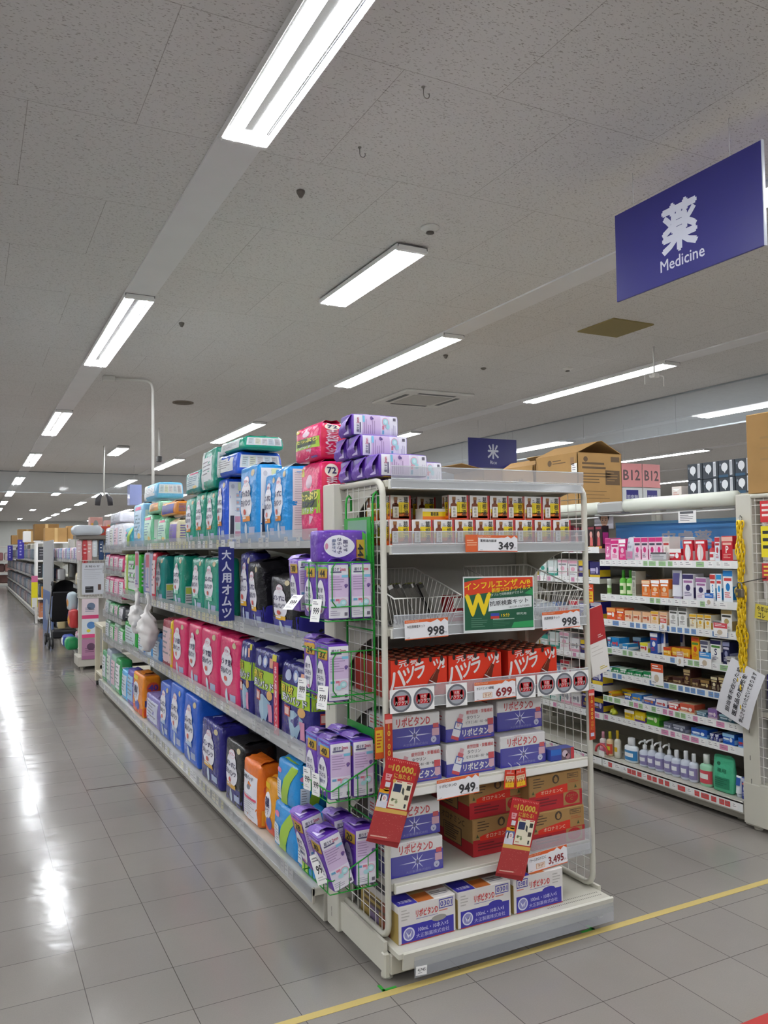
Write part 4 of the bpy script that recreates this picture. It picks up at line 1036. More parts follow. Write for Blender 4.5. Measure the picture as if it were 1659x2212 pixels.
# six packs stacked lying on top of the end shelves: pack top towards -x, data side towards the viewer
LIE = Matrix(((0, 0, -1, 0), (-1, 0, 0, 0), (0, 1, 0, 0), (0, 0, 0, 1)))
def lying(x1, y0, z0): return Matrix.Translation((x1, y0 + .0415, z0 + .056)) @ LIE
tops = [(1.508, 2.605, 1.741, '30', 'front pack of the bottom layer'), (1.512, 2.725, 1.741, '32', 'middle pack of the bottom layer'), (1.51, 2.845, 1.741, '32', 'rear pack of the bottom layer'),
        (1.502, 2.745, 1.827, '32', 'front pack of the second layer'), (1.50, 2.866, 1.827, '32', 'rear pack of the second layer'), (1.492, 2.80, 1.913, '32', 'single pack crowning the pyramid')]
LIE2 = Matrix(((0, 0, -1, 0), (0, 1, 0, 0), (1, 0, 0, 0), (0, 0, 0, 1)))
for x1, y0, z0, k, lab in tops:
    # long axis along x, breadth along y, thickness up: data side shown to the viewer
    put_pack(k, 'purple pad pack lying on top of the end shelves, %s' % lab, Matrix.Translation((x1, y0 + .0425, z0 + .0565)) @ LIE, 'purple pad packs piled on the top shelf')
put_pack('30', 'purple pad pack lying on the top shelf, alone right of the pile', Matrix.Translation((1.70, 2.86, 1.741 + .0565)) @ LIE, 'purple pad packs piled on the top shelf')
def tag999(label, m, txt='999'):
    mb = MB(); mb.box(-.024, .024, -.0008, 0, -.08, 0, PAPER); f = planar(mb, (-.024, -.0008, -.08), (.048, 0, 0), (0, 0, .08), .0003)
    f.fit(txt, .22, .34, .85, .62, INK, 1, .02); f.lines(.1, .72, .7, .9, 2, GREYINK, 1); f.lines(.15, .08, .8, .24, 2, C('#c2c0c4', .5), 1)
    solo('price_tag', mb, label, 'price tag', 'paper price tags on the green rack', m)
tag999('curled paper price tag reading 999 sticking far out left of the top basket', T(1.09, 2.845, 1.325, FACE_AISLE + .5, -.9))
tag999('paper price tag reading 999 hanging under the top basket rim', T(1.095, 2.67, 1.318, FACE_AISLE + .35, -.2))
tag999('paper price tag reading 999 at the far end of the second basket', T(1.098, 2.83, 1.02, FACE_AISLE + .35, -.1))
tag999('paper price tag reading 999 at the near end of the second basket', T(1.098, 2.63, 1.02, FACE_AISLE + .4, -.15))
tag999('paper price tag at the far end of the third basket', T(1.1, 2.80, .70, FACE_AISLE + .2, 0))
tag999('paper price tag in the middle of the third basket', T(1.1, 2.715, .70, FACE_AISLE + .2, 0))
tag999('larger tilted paper price tag reading 999 below the bottom basket', T(1.085, 2.685, .43, FACE_AISLE + .55, -.1) @ Matrix.Rotation(-.45, 4, 'Y') @ Matrix.Scale(1.25, 4))

# ================================================================== the long shelf run along the left aisle
XC = 1.765
def price_rail(x, y0, y1, z, side, tagcols, seed, parent, lip=.05):
    white = lip < .04 and x > 3
    """Clear lip with little price labels behind it, on the front edge of a shelf facing -x (side -1) or +x."""
    mb = MB(); s = side
    mb.box(min(x, x + s * .003), max(x, x + s * .003), y0 + .004, y1 - .004, z - .03, z + (.012 if white else lip), C('#eef0ee', .2) if white else CLEAR)
    r = random.Random(seed)
    f = planar(mb, (x - .0006 if not white else x - .0032, y1, z - .026), (0, -(y1 - y0), 0), (0, 0, .034 if white else .052)) if s < 0 else None
    if f:
        u = .01 if white else .03
        while u < .95:
            w = (.034 if white else .045) / (y1 - y0) * (1.6 if r.random() < .25 else 1)
            c = r.choice(tagcols); f.rect(u, .08, min(.97, u + w), .92, c, 1); f.lines(u + w * .15, .2, min(.96, u + w * .85), .8, 2, GREYINK, 2, .3)
            u += w * (1.1 + r.random() * (.5 if white else 1.2 if tagcols[0] is TAGY else 5.0 if len(tagcols) < 4 else .6))
    return part('price_rail', mb, parent)
def bay(y0, y1, shelves, label, xs=1.25, xb=1.21, side=-1, xc=XC, ztop=1.75, tagcols=(TAGW, TAGW, C('#d9d2cc', .5)), depth=None, group='shelving bays', both=True, lip=.05, bz=.157):
    t = thing('gondola_shelving', label, 'shelving', (xc, y0, 0), group)
    def L(mb):
        for i, p in enumerate(mb.v): mb.v[i] = (p[0] - xc, p[1] - y0, p[2])
        return mb
    for y in (y0 + .021, y1 - .021):
        mb = MB(); mb.box(xc - .03, xc + .03, y - .02, y + .02, .0, ztop, CREAM, .003); part('upright', L(mb), t)
    mb = MB(); mb.box(xc - .009, xc + .009, y0 + .04, y1 - .04, .10, ztop - .02, GREYIN); part('back_panel', L(mb), t)
    for sd in ((-1, 1) if both else (side,)):
        xf = xb if sd == side else 2 * xc - xb
        a, b = sorted((xf, xc - sd * 0))
        mb = MB(); mb.box(a, b, y0 + .002, y1 - .002, bz - .032, bz, CREAM, .003); q = (xf, xf - sd * .014) ; mb.box(min(q), max(q), y0 + .002, y1 - .002, bz - .062, bz + .003, CREAM2, .003)
        k = xf - sd * .05; mb.box(min(k, k - sd * .02), max(k, k - sd * .02), y0 + .002, y1 - .002, .02, bz - .032, CREAM2)
        for yy in (y0 + .1, y1 - .1): mb.lathe([(.02, 0), (.02, .02)], CREAM, 10, xf - sd * .1, yy)
        s = part('base_shelf', L(mb), t)
        if sd == side: 
            o = price_rail(xf - .0005 if sd < 0 else xf, y0, y1, bz - .022, sd, tagcols[-1] if isinstance(tagcols[0], tuple) else tagcols, int(y0 * 10), s, .03); o.location = (-xc, -y0, 0)
    for j, z in enumerate(shelves):
        for sd in ((-1, 1) if both and j < 3 else (side,)):
            xf = xs if sd == side else 2 * xc - xs
            a, b = sorted((xf, xc + sd * .03))
            mb = MB(); mb.box(a, b, y0 + .003, y1 - .003, z - .03, z, CREAM2, .002)
            for yy in (y0 + .005, y1 - .008):
                n = 6; low = [(xf - sd * .06 + (xc - (xf - sd * .06)) * k / n, z - .03 - .12 * (k / n) ** 2) for k in range(n + 1)]
                mb.prism([(xc, z - .03), (xf - sd * .06, z - .03)] + low[1:], 'y', yy, yy + .003, CREAM2)
            s = part('shelf', L(mb), t)
            if sd == side:
                o = price_rail(xf - .0005 if sd < 0 else xf, y0, y1, z, sd, tagcols[j % len(tagcols)] if isinstance(tagcols[0], tuple) else tagcols, int(y0 * 10 + z * 100), s, lip); o.location = (-xc, -y0, 0)
    return t
BY = [3.036, 4.2, 5.4, 6.6, 7.8, 9.0]
BL = ['nearest cream shelving bay of the left run, behind the end shelves', 'second cream shelving bay of the left run, with pink packs low', 'third cream shelving bay of the left run, by the white dangling bags', 'fourth cream shelving bay of the left run, with green packs', 'fifth and farthest shelving bay of the left run, with five shelves']
for k in range(5):
    bay(BY[k], BY[k + 1], (1.53, 1.10, .635) if k < 4 else (1.51, 1.295, 1.04, .84, .59), BL[k], group='bays of the left shelf run', tagcols=(C('#c9c6c4', .5), C('#b9b4b0', .5)) if k in (0, 3, 4) else (TAGY, C('#e0d8b8', .5), TAGW))

# soft packs ------------------------------------------------------
LNAV = C('#3a3560', .5)
def gourd(f, cu=.42, cv=.52, s=1.0, txt='ズレずに', acc='#e08a2a', sub='安心パンツ', k=2):
    f.ell(cu, cv - .07 * s, .34 * s, .21 * s, PLW, k, 22); f.ell(cu, cv + .12 * s, .28 * s, .13 * s, PLW, k + 1, 20)
    f.ell(cu, cv + .25 * s, .17 * s, .075 * s, C('#e9c6d2', .4), k + 1, 18); f.ell(cu, cv + .25 * s, .15 * s, .062 * s, PLW, k + 2, 18)
    f.fit('ライフリー', cu - .12 * s, cv + .225 * s, cu + .12 * s, cv + .275 * s, C('#d04a7a', .5), k + 3, .02)
    f.fit(txt, cu - .25 * s, cv + .04 * s, cu + .25 * s, cv + .13 * s, LNAV, k + 3, .03); f.fit(sub, cu - .28 * s, cv - .09 * s, cu + .28 * s, cv - .0 * s, LNAV, k + 3, .03)
    f.ell(cu - .02, cv - .17 * s, .08 * s, .04 * s, C('#d8584a', .4), k + 3, 14)
    if acc: f.rect(cu - .20 * s, cv - .30 * s, cu + .27 * s, cv - .23 * s, C(acc, .4), k + 2); f.lines(cu - .16 * s, cv - .29 * s, cu + .2 * s, cv - .24 * s, 1, PLW, k + 3, .5)
def info(f, seed=1, u0=.12, u1=.90, v0=.06, v1=.95, style=0):
    f.rect(u0, v0, u1, v1, C('#e6e5e8', .4), 1); W = u1 - u0; H = v1 - v0
    def R(a, b, c, d, m, k=2): f.rect(u0 + a * W, v0 + b * H, u0 + c * W, v0 + d * H, m, k)
    if style == 0:
        R(.5, .84, .98, .99, C('#d9deaa', .45)); f.ell(u0 + .85 * W, v0 + .94 * H, .05, .018, C('#6a6a72', .5), 3, 12); f.ell(u0 + .2 * W, v0 + .92 * H, .08, .035, C('#c9c8cf', .5), 2, 14)
        for j in range(3):
            R(.38, .48 + .12 * j, .62, .56 + .12 * j, C('#a9c0d4', .45)); R(.40, .50 + .12 * j, .52, .54 + .12 * j, C('#d8a9a0', .45), 3); f.lines(u0 + .66 * W, v0 + (.48 + .12 * j) * H, u0 + .95 * W, v0 + (.57 + .12 * j) * H, 3, C('#c6a9ac', .5), 2, .3)
        R(.06, .03, .26, .41, C('#3a3648', .5)); R(.30, .30, .80, .40, C('#d79ab0', .45)); R(.32, .05, .74, .14, C('#d79ab0', .45)); R(.34, .17, .72, .28, C('#cfe0d4', .45)); R(.84, .12, .9, .3, C('#d8cc5a', .45))
    else:
        f.lines(u0 + .08 * W, v0 + .05 * H, u0 + .72 * W, v0 + .95 * H, 26, C('#b9b8be', .5), 2, .3, seed)
        R(.66, .38, .80, .62, C('#c9366a', .45)); R(.8, .22, .95, .28, C('#5a585e', .5))
PACKS = {}
def softpack(style, base, w, d, h, seed, acc='#e08a2a', txt='ズレずに', sub='安心パンツ', base2=None):
    m = C(base, .27, 0, .5, 'film')
    mb, F = bag(w, d, h, m, .017, .011, .0042, seed, taper=.10, n=11)
    f, r, tp = F['front'], F['right'], F['top']
    if style in ('gourd', 'gourdinfo', 'gourdinfo2', 'gourdplain'):
        gourd(f, .46, .56, .95, txt, acc, sub)
        f.ell(.46, .15, .07, .11, C('#c9d6e6', .4), 2, 14); f.rect(.62, .10, .88, .2, C('#a8b4d4', .4), 2); f.ell(.78, .90, .09, .045, C('#cdbf9a', .4), 2, 12)
        if base2: f.rect(.0, .02, .99, .30, C(base2, .3), 1); r.rect(.02, .02, .98, .35, C(base2, .3), 1)
        if style == 'gourdinfo': info(r, seed)
        elif style == 'gourdinfo2': info(r, seed, .15, .92, .05, .96, 1)
        elif style == 'gourd': r.rect(.12, .10, .5, .42, C('#dfe0e6', .4), 1); r.rect(.14, .28, .46, .40, C('#cbd45a', .4), 2); r.lines(.15, .12, .46, .26, 3, GREYINK, 2)
        tp.rect(.2, .25, .7, .8, C('#d9dbe2', .3), 1); tp.lines(.25, .3, .65, .7, 4, GREYINK, 2)
    elif style == 'padlime':
        LM_ = C('#a5c92e', .4)
        for q, ff in enumerate((f, r)):
            ff.poly([(.02, .50), (.98, .50), (.98, .74), (.02, .74)], LM_, 1); ff.rect(.02, .5, .98, .74, LM_, 2)
            ff.fit('夜1枚', .08, .625, .52, .725, C('#2c2a6a', .5), 3, .085); ff.fit('夜1枚', .08, .625, .52, .725, C('#e8d23a', .4), 5, .03); ff.fit('安心パッド', .12, .52, .92, .615, C('#2c2a6a', .5), 3, .085); ff.fit('安心パッド', .12, .52, .92, .615, C('#e9e9f4', .4), 5, .03)
            ff.ell(.30, .85, .10, .07, C('#b9c2de', .4), 2, 14); ff.ell(.55, .86, .10, .08, C('#8fa0d4', .4), 2, 14); ff.ell(.55, .86, .06, .05, PLW, 3, 14); ff.rect(.72, .80, .86, .92, C('#e0a48a', .4), 2); ff.rect(.82, .90, .97, .98, C('#d4cc3a', .4), 2)
            ff.poly([(.35, .42), (.55, .44), (.52, .12), (.42, .06), (.36, .2)], C('#a9c4d8', .4), 3); ff.poly([(.55, .44), (.82, .36), (.60, .10), (.52, .12)], C('#93b2cc', .4), 3); ff.rect(.22, .34, .42, .47, C('#c9483e', .4), 4); ff.rect(.24, .36, .40, .45, C('#e8c8c0', .4), 5)
            ff.rect(.72, .12, .86, .34, C('#d890b0', .4), 3); ff.ell(.78, .45, .10, .06, C('#d9a86a', .4), 3, 12)
        tp.rect(.3, .2, .75, .85, C('#cfd2da', .3), 1); tp.rect(.45, .4, .6, .6, C('#c9484a', .4), 2)
    elif style == 'bulk':
        f.rect(.03, .34, .97, .64, C('#a9c93c', .4), 1); f.fit('たっぷり', .10, .52, .92, .62, C('#e4dc6a', .4), 3, .05); f.fit('ロング', .22, .43, .80, .51, LNAV, 3, .05); f.fit('パッド', .28, .35, .74, .42, C('#e9e6f2', .4), 3, .04); f.rect(.12, .42, .88, .635, C('#5a6a3a', .5), 2)
        f.ell(.5, .76, .14, .09, C('#d9bccb', .4), 1, 16); f.poly([(.55, .32), (.75, .30), (.60, .06), (.45, .04)], C('#e9b9d2', .4), 1); f.rect(.04, .84, .2, .94, C('#c9c43a', .4), 1); f.rect(.7, .06, .9, .11, C('#7a5aa8', .4), 1)
        cr = C('#d51e4a', .3); r.rect(.02, .02, .98, .98, cr, 1); r.vert('まとめ買いパック', .18, .12, .62, .80, C('#f2d8de', .4), 2, .03); r.ell(.40, .88, .28, .085, C('#efe6d0', .4), 2, 18); r.fit('72', .22, .84, .58, .92, LNAV, 3, .03)
        tp.rect(.1, .2, .6, .75, C('#e0a9bf', .35), 1); tp.lines(.15, .3, .55, .65, 3, C('#8a3a5a', .5), 2)
    elif style == 'orangebox':
        f.rect(.10, .05, .92, .80, PLW, 1); f.lines(.16, .10, .86, .46, 10, C('#a9a8ae', .5), 2, .3, seed); f.rect(.16, .40, .88, .44, C('#d8486a', .4), 3); f.ell(.45, .58, .1, .04, GREYINK, 2, 12); f.fit('消臭パッド', .14, .70, .70, .77, C('#4a4858', .5), 3, .02)
        r.ell(.5, .62, .34, .10, C('#cf5a3a', .35), 1, 16); r.fit('40', .3, .58, .7, .66, PLW, 2, .03); r.rect(.1, .05, .9, .3, C('#e6a02a', .35), 1); r.ell(.4, .25, .2, .12, C('#c9a8a0', .4), 2, 14)
    elif style == 'orange40':
        f.rect(.05, .04, .95, .20, C('#d8421c', .3), 1); f.ell(.42, .55, .30, .24, PLW, 2, 20); f.fit('消臭', .24, .52, .60, .70, LNAV, 3, .04); f.fit('ケア', .28, .38, .56, .50, GREYINK, 3, .03); f.rect(.1, .84, .5, .94, C('#e9c62a', .35), 2); f.ell(.55, .24, .2, .12, C('#4a5ab4', .35), 2, 16)
        r.rect(.04, .04, .96, .24, C('#d8421c', .3), 1); r.fit('40', .28, .66, .80, .80, C('#5a3a9a', .4), 3, .04); r.ell(.54, .72, .36, .14, C('#e0502a', .35), 2, 18); r.rect(.1, .26, .9, .42, C('#3a3478', .35), 1); r.ell(.45, .46, .3, .09, C('#d8b0a8', .4), 2, 14); r.rect(.3, .48, .9, .54, C('#e9c62a', .35), 2)
        tp.rect(.1, .15, .9, .85, C('#b9704a', .3), 1)
    elif style == 'swirl':
        for ff in (f, r): ff.band([(.42, .03), (.52, .3), (.62, .6), (.8, .85), (.9, .97)], .15, C('#a3cc3c', .35), 2); ff.rect(.10, .12, .36, .55, C('#dfe6ee', .4), 3); ff.lines(.13, .16, .33, .5, 6, GREYINK, 4, .3, seed); ff.ell(.2, .75, .12, .06, C('#d87aa0', .4), 2, 14)
        tp.rect(.2, .1, .8, .5, C('#a3cc3c', .35), 1); tp.rect(.4, .5, .8, .8, C('#d0507a', .4), 1)
    elif style == 'wipes':
        f.rect(.15, .2, .88, .85, C(acc, .4), 1); f.lines(.2, .3, .8, .75, 5, C('#6a8aa0', .5), 2, .35, seed); f.rect(.2, .86, .8, .94, C('#d8487a', .4), 1); f.ell(.7, .25, .12, .07, C('#e0c070', .4), 2, 12)
        r.rect(.15, .15, .85, .85, C('#cfdcd8', .4), 1)
    elif style == 'lying':
        r.rect(.06, .30, .94, .86, C('#dfe2e6', .4), 1)
        for j in range(5): r.rect(.10 + .165 * j, .36, .23 + .165 * j, .80, C(('#c6d6da', '#d4d8c4', '#d8d2d6', '#c4d0d8', '#b9b9be')[j], .4), 2); r.lines(.11 + .165 * j, .4, .22 + .165 * j, .75, 4, GREYINK, 3, .25, j)
        f.rect(.1, .2, .85, .8, C('#dfe2e6', .4), 1); f.lines(.15, .3, .8, .7, 4, GREYINK, 2, .3)
        f.rect(.05, .0, .25, .98, C('#c9d2d0', .3), 2)
    elif style == 'plain':
        f.rect(.1, .15, .9, .85, C(acc, .4), 1); f.lines(.18, .25, .8, .78, 5, GREYINK, 2, .35, seed); r.lines(.15, .2, .8, .8, 6, C(acc, .4), 1, .4, seed)
    body = mb.mesh('pack_body')
    sw = min(w * .8, .2)
    flm = strip([(0, -d * .36, h - .004), (.004, -d * .2, h + .012), (0, 0, h + .009), (-.004, d * .2, h + .016), (0, d * .36, h - .002)], (sw, 0, .004), C('#b9bcc6', .2, 0, .5, 'film') if style in ('gourd', 'padlime', 'gourdinfo', 'gourdinfo2') else m, 3)
    return body, flm.mesh('folded_seal')
def put_soft(label, y0, y1, z, h, x0, d, style, base, seed, rot=0.0, lean=0.0, group=None, seal=True, **kw):
    w = y1 - y0
    body, fl = softpack(style, base, w, d, h, seed, **kw)
    t = thing('soft_pack', label, 'soft pack', None, group, T(x0 + d / 2, (y0 + y1) / 2, z + .001 + d / 2 * abs(math.sin(lean)), FACE_AISLE + rot, lean))
    part('pack_body', body, t)
    if seal: part('folded_seal', fl, t)
    return t
BLUE, ROY, NAV, BLK, TEAL, PNK, LTB, MINT = '#1f8fd8', '#2458cc', '#2d2a7c', '#17161d', '#12957f', '#dd2a6c', '#6fb6de', '#7cc8a8'
g1 = 'soft packs on the top shelf'
S1, S2, S3, SB = 1.531, 1.101, .636, .158
put_soft('azure pant pack with a white data side on the top shelf, second bay edge', 3.895, 4.185, S1, .395, 1.275, .15, 'gourdinfo', BLUE, 11, txt='ぴったり', group=g1)
put_soft('azure pack with a white text side, between the tall azure and the pink pack', 3.475, 3.66, S1, .345, 1.28, .16, 'gourdinfo2', BLUE, 12, group=g1)
put_soft('tall pink bulk pack standing at the near end of the top shelf', 3.06, 3.285, S1, .325, 1.272, .12, 'bulk', PNK, 13, group=g1)
put_soft('pink bulk pack lying on the standing pink one', 3.07, 3.325, S1 + .335, .15, 1.268, .135, 'bulk', PNK, 14, group=g1, rot=.05)
put_soft('second azure pack behind the narrow one on the top shelf', 3.68, 3.86, S1, .33, 1.30, .16, 'gourdinfo2', BLUE, 15, group=g1)
put_soft('royal blue pack beside the tall azure pack on the top shelf', 4.44, 4.62, S1, .365, 1.272, .14, 'gourdinfo', ROY, 16, group=g1)
put_soft('teal pack on the top shelf, nearest of the glossy teal ones', 4.645, 4.87, S1, .315, 1.272, .13, 'gourdplain', TEAL, 17, group=g1)
put_soft('teal pack on the top shelf, second of the glossy teal ones', 4.89, 5.13, S1, .32, 1.272, .13, 'gourdplain', TEAL, 18, group=g1)
put_soft('teal pack on the top shelf, third of the glossy teal ones', 5.15, 5.40, S1, .30, 1.272, .12, 'gourdplain', '#1c9c84', 19, group=g1)
put_soft('royal blue pack lying flat on top of the blue packs', 4.28, 4.615, S1 + .375, .125, 1.275, .27, 'lying', ROY, 20, group=g1, rot=.06)
put_soft('large teal pack lying with its white band hanging to the front, on the pile', 4.63, 4.99, S1 + .33, .24, 1.27, .235, 'lying', TEAL, 21, group=g1, rot=-.05)
put_soft('teal pack lying at the very top of the pile', 4.22, 4.62, S1 + .508, .075, 1.30, .235, 'lying', '#14a084', 22, group=g1, rot=.04)
put_soft('crumpled dark teal pack resting on the glossy teal ones', 5.0, 5.40, S1 + .33, .14, 1.275, .13, 'wipes', '#1f8a86', 23, acc='#c2d2d4', group=g1)
put_soft('pale blue pack lying on the far end of the top shelf pile', 6.36, 6.88, S1 + .37, .125, 1.28, .21, 'lying', LTB, 24, group=g1)
put_soft('pale blue pack standing under the lying pale blue one', 6.92, 7.35, S1, .36, 1.275, .13, 'wipes', '#8fbfe0', 25, acc='#b9d2e6', group=g1)
put_soft('mint refill pack with pink lid label, farther one', 6.50, 6.86, S1, .245, 1.272, .09, 'wipes', '#6fbf94', 26, acc='#bfe0cc', group=g1)
put_soft('mint refill pack with pink lid label, nearer one', 5.95, 6.31, S1, .20, 1.272, .09, 'wipes', '#6fbf94', 27, acc='#c4e4d0', group=g1)
put_soft('cream and purple wipes pack on the top shelf beside the teal packs', 5.62, 5.91, S1, .175, 1.272, .10, 'plain', '#d9cfae', 28, acc='#6a52a8', group=g1)
put_soft('orange tissue pack lying over the wipes packs', 5.70, 6.18, S1 + .215, .095, 1.275, .13, 'plain', '#dd8a32', 29, acc='#5a5aa8', group=g1)
put_soft('mint green pack lying over the mint refill packs', 6.22, 6.66, S1 + .255, .085, 1.275, .12, 'wipes', '#9ad4b4', 30, acc='#d9a060', group=g1)
put_soft('teal and rainbow striped pack at the far end of the top shelf', 7.36, 7.75, S1, .17, 1.272, .10, 'swirl', '#1a9ab4', 31, group=g1)
g2 = 'soft packs on the second shelf'
put_soft('navy pant pack right beside the vertical blue banner', 4.0, 4.19, S2, .375, 1.275, .12, 'gourdplain', NAV, 32, txt='フレー', acc='#e8b42a', group=g2)
put_soft('black and navy pack leaning back, middle of the second shelf bay', 3.80, 3.985, S2, .33, 1.275, .19, 'gourdplain', BLK, 33, base2='#312c96', acc='#e8b42a', group=g2, lean=.10)
put_soft('black and navy pack leaning behind the curled price tag', 3.36, 3.66, S2, .27, 1.275, .19, 'gourdplain', BLK, 34, base2='#312c96', acc='#e8b42a', group=g2, lean=.08)
put_soft('teal pack on the second shelf, first left of the banner', 4.62, 4.93, S2, .345, 1.272, .14, 'gourd', TEAL, 35, acc='#8fd0b8', group=g2)
put_soft('teal pack on the second shelf, second left of the banner', 4.955, 5.24, S2, .345, 1.272, .14, 'gourd', TEAL, 36, acc='#8fd0b8', group=g2)
put_soft('teal pack on the second shelf, third left of the banner', 5.49, 5.78, S2, .355, 1.272, .16, 'gourd', TEAL, 37, acc='#8fd0b8', group=g2)
put_soft('dark teal pack on the second shelf, farthest teal one', 6.10, 6.38, S2, .35, 1.272, .17, 'gourd', '#0f8a86', 38, acc='#8fd0b8', group=g2)
put_soft('slim red pack beside the farthest dark teal pack', 6.42, 6.56, S2, .375, 1.28, .12, 'plain', '#cf2440', 39, acc='#e6d2d4', group=g2)
put_soft('white and blue pack behind the dangling white bags, second shelf', 6.615, 6.92, S2, .375, 1.28, .11, 'plain', '#b9c4da', 40, acc='#5a6aa8', group=g2)
put_soft('bright green bordered pack on the second shelf', 7.06, 7.66, S2, .36, 1.276, .10, 'plain', '#2fae2c', 41, acc='#d6dedc', group=g2)
put_soft('yellow green pack at the far end of the second shelf bay', 7.69, 7.79, S2, .36, 1.276, .09, 'plain', '#b9cc6a', 42, acc='#dfe4cc', group=g2, seal=False)
g3 = 'soft packs on the third shelf'
for k, (a, b) in enumerate(((4.215, 4.585), (4.62, 5.0), (5.03, 5.34), (5.42, 5.80))):
    put_soft('bright pink pant pack on the third shelf, %s from the near end' % ORD[k], a, b, S3, (.375, .385, .385, .38)[k], 1.272, .15, 'gourdplain', PNK, 43 + k, acc=None, txt='うす型', group=g3)
put_soft('maroon and yellow edged pack beyond the pink ones', 5.85, 6.15, S3, .355, 1.275, .12, 'plain', '#a03a4a', 48, acc='#d6b8bc', group=g3)
put_soft('slim yellow pack beside the maroon one', 5.80, 5.845, S3, .36, 1.268, .10, 'plain', '#e6cc1c', 49, acc='#d8b8a0', group=g3, seal=False)
put_soft('navy night pad pack with lime band, farther of two on the third shelf', 4.0, 4.19, S3, .385, 1.272, .19, 'padlime', NAV, 50, group=g3)
put_soft('navy night pad pack with lime band, middle of the third shelf', 3.62, 3.96, S3, .37, 1.272, .17, 'padlime', NAV, 51, group=g3)
put_soft('navy night pad pack with red edge, nearest on the third shelf', 3.20, 3.56, S3, .35, 1.272, .19, 'padlime', NAV, 52, group=g3)
t = thing('bulk_strip', 'narrow red strip reading bulk pack on the third shelf, between night pads', 'strip', None, None, T(1.262, 3.585, .645, FACE_AISLE))
mb = MB(); mb.box(-.03, .03, -.004, 0, 0, .33, C('#d21c48', .3)); f = planar(mb, (-.03, -.004, 0), (.06, 0, 0), (0, 0, .33)); f.vert('まとめ買いパック', .25, .05, .75, .95, C('#f4dde2', .4), 1, .03); part('strip', mb, t)
for k, (a, b, c1) in enumerate(((6.22, 6.50, '#3a86cc'), (6.52, 6.80, '#5a9ad0'), (6.82, 7.12, '#3f7ac4'))):
    put_soft('low blue and white box pack on the third shelf, %s from the near end' % ORD[k], a, b, S3, .20, 1.272, .12, 'plain', c1, 53 + k, acc='#cdd8e4', group=g3)
put_soft('green edged wipes bag on the third shelf below the dangling bags', 7.16, 7.76, S3, .22, 1.268, .10, 'plain', '#1fa03a', 57, acc='#c2d2d4', group=g3)
gb = 'soft packs on the base shelf'
put_soft('blue pack on the base shelf, farthest of three blue ones', 5.78, 6.10, SB, .385, 1.245, .15, 'gourdplain', '#3a62c8', 58, acc='#a9c0e0', group=gb)
put_soft('blue pack on the base shelf, middle of three blue ones', 5.39, 5.755, SB, .425, 1.245, .16, 'gourdplain', '#2a66d4', 59, acc='#a9c0e0', group=gb)
put_soft('big royal blue pack on the base shelf, nearest of three blue ones', 4.97, 5.33, SB, .418, 1.24, .19, 'gourdplain', '#1f5ed0', 60, acc='#a9c0e0', group=gb)
put_soft('indigo pack with a silver flap on the base shelf', 4.45, 4.86, SB, .345, 1.235, .18, 'gourdplain', '#28247a', 61, acc='#d8a83a', group=gb)
put_soft('black pack with indigo foot on the base shelf', 4.06, 4.37, SB, .325, 1.24, .20, 'gourdplain', '#141318', 62, base2='#2d2a7c', acc='#d8a83a', group=gb)
put_soft('orange gable pack with a white front on the base shelf', 3.775, 4.025, SB, .295, 1.235, .13, 'orangebox', '#e2701c', 63, group=gb)
put_soft('yellow orange pack on the base shelf, beside the gable pack', 3.60, 3.765, SB, .25, 1.26, .15, 'orange40', '#eaa02a', 64, group=gb)
put_soft('second orange pack set back on the base shelf', 3.70, 3.90, SB, .40, 1.44, .14, 'orange40', '#e2801c', 65, group=gb)
put_soft('sky blue and lime pack stacked upper, near end of the base shelf', 3.31, 3.56, SB + .205, .19, 1.25, .16, 'swirl', '#2a94dc', 66, group=gb)
put_soft('sky blue and lime pack lower, near end of the base shelf', 3.29, 3.58, SB, .20, 1.24, .17, 'swirl', '#2a94dc', 67, group=gb)
put_soft('sky blue and lime pack upright beside the green rack, base shelf', 3.06, 3.275, SB, .24, 1.24, .12, 'swirl', '#2390dc', 68, group=gb)
put_soft('orange deodorant pack numbered forty on the base shelf, far part', 6.70, 7.14, SB, .325, 1.235, .15, 'orange40', '#ea8a1e', 69, group=gb)
put_soft('pale violet pack next to the orange one, base shelf', 6.15, 6.64, SB, .22, 1.25, .12, 'plain', '#8a84c4', 70, acc='#cdd0e4', group=gb)
put_soft('purple topped pack beyond the orange one, base shelf', 7.17, 7.48, SB, .30, 1.245, .12, 'plain', '#5f4fb4', 71, acc='#9ac4e6', group=gb)
put_soft('light blue pack beyond the purple topped one, base shelf', 7.50, 7.78, SB, .26, 1.245, .11, 'plain', '#58a8de', 72, acc='#cfdcea', group=gb)
g5 = 'packs in the farthest bay of the left run'
r = random.Random(12)
LEV = [('top', 1.511, .26, ('#d9d9e2', '#cfd0dc', '#c9cad8', '#d4d2de')), ('second', 1.296, .17, ('#d9487f', '#c04a7a', '#cf5a8c', '#b84a72')), ('third', 1.041, .20, ('#d8487c', '#cf6a92', '#d44a80', '#c85a84')), ('fourth', .841, .15, ('#4a4a52', '#2f8a4a', '#3a9a5a', '#8aa89a')), ('fifth', .591, .2, ('#3aa04a', '#9ab4a4', '#4aa85a', '#7a9a8a')), ('base', .158, .36, ('#3a9a5a', '#8fb4a4', '#9aa4b4', '#4a9a6a'))]
for nm, z, h, cols in LEV:
    for k in range(4):
        y0 = 7.84 + .285 * k
        put_soft('far bay pack on the %s shelf of the farthest bay, %s from the near end' % (nm, ORD[k]) if nm != 'base' else 'far bay pack on the base shelf of the farthest bay, %s from the near end' % ORD[k], y0, y0 + .27, z, h * (.85 + .15 * r.random()), 1.27 if nm != 'base' else 1.24, .12, 'plain', cols[k], 80 + k + int(z * 100), acc=('#e6e4ea', '#e0c0cc', '#d8dcd4', '#cfd4dc')[k], group=g5, seal=False)
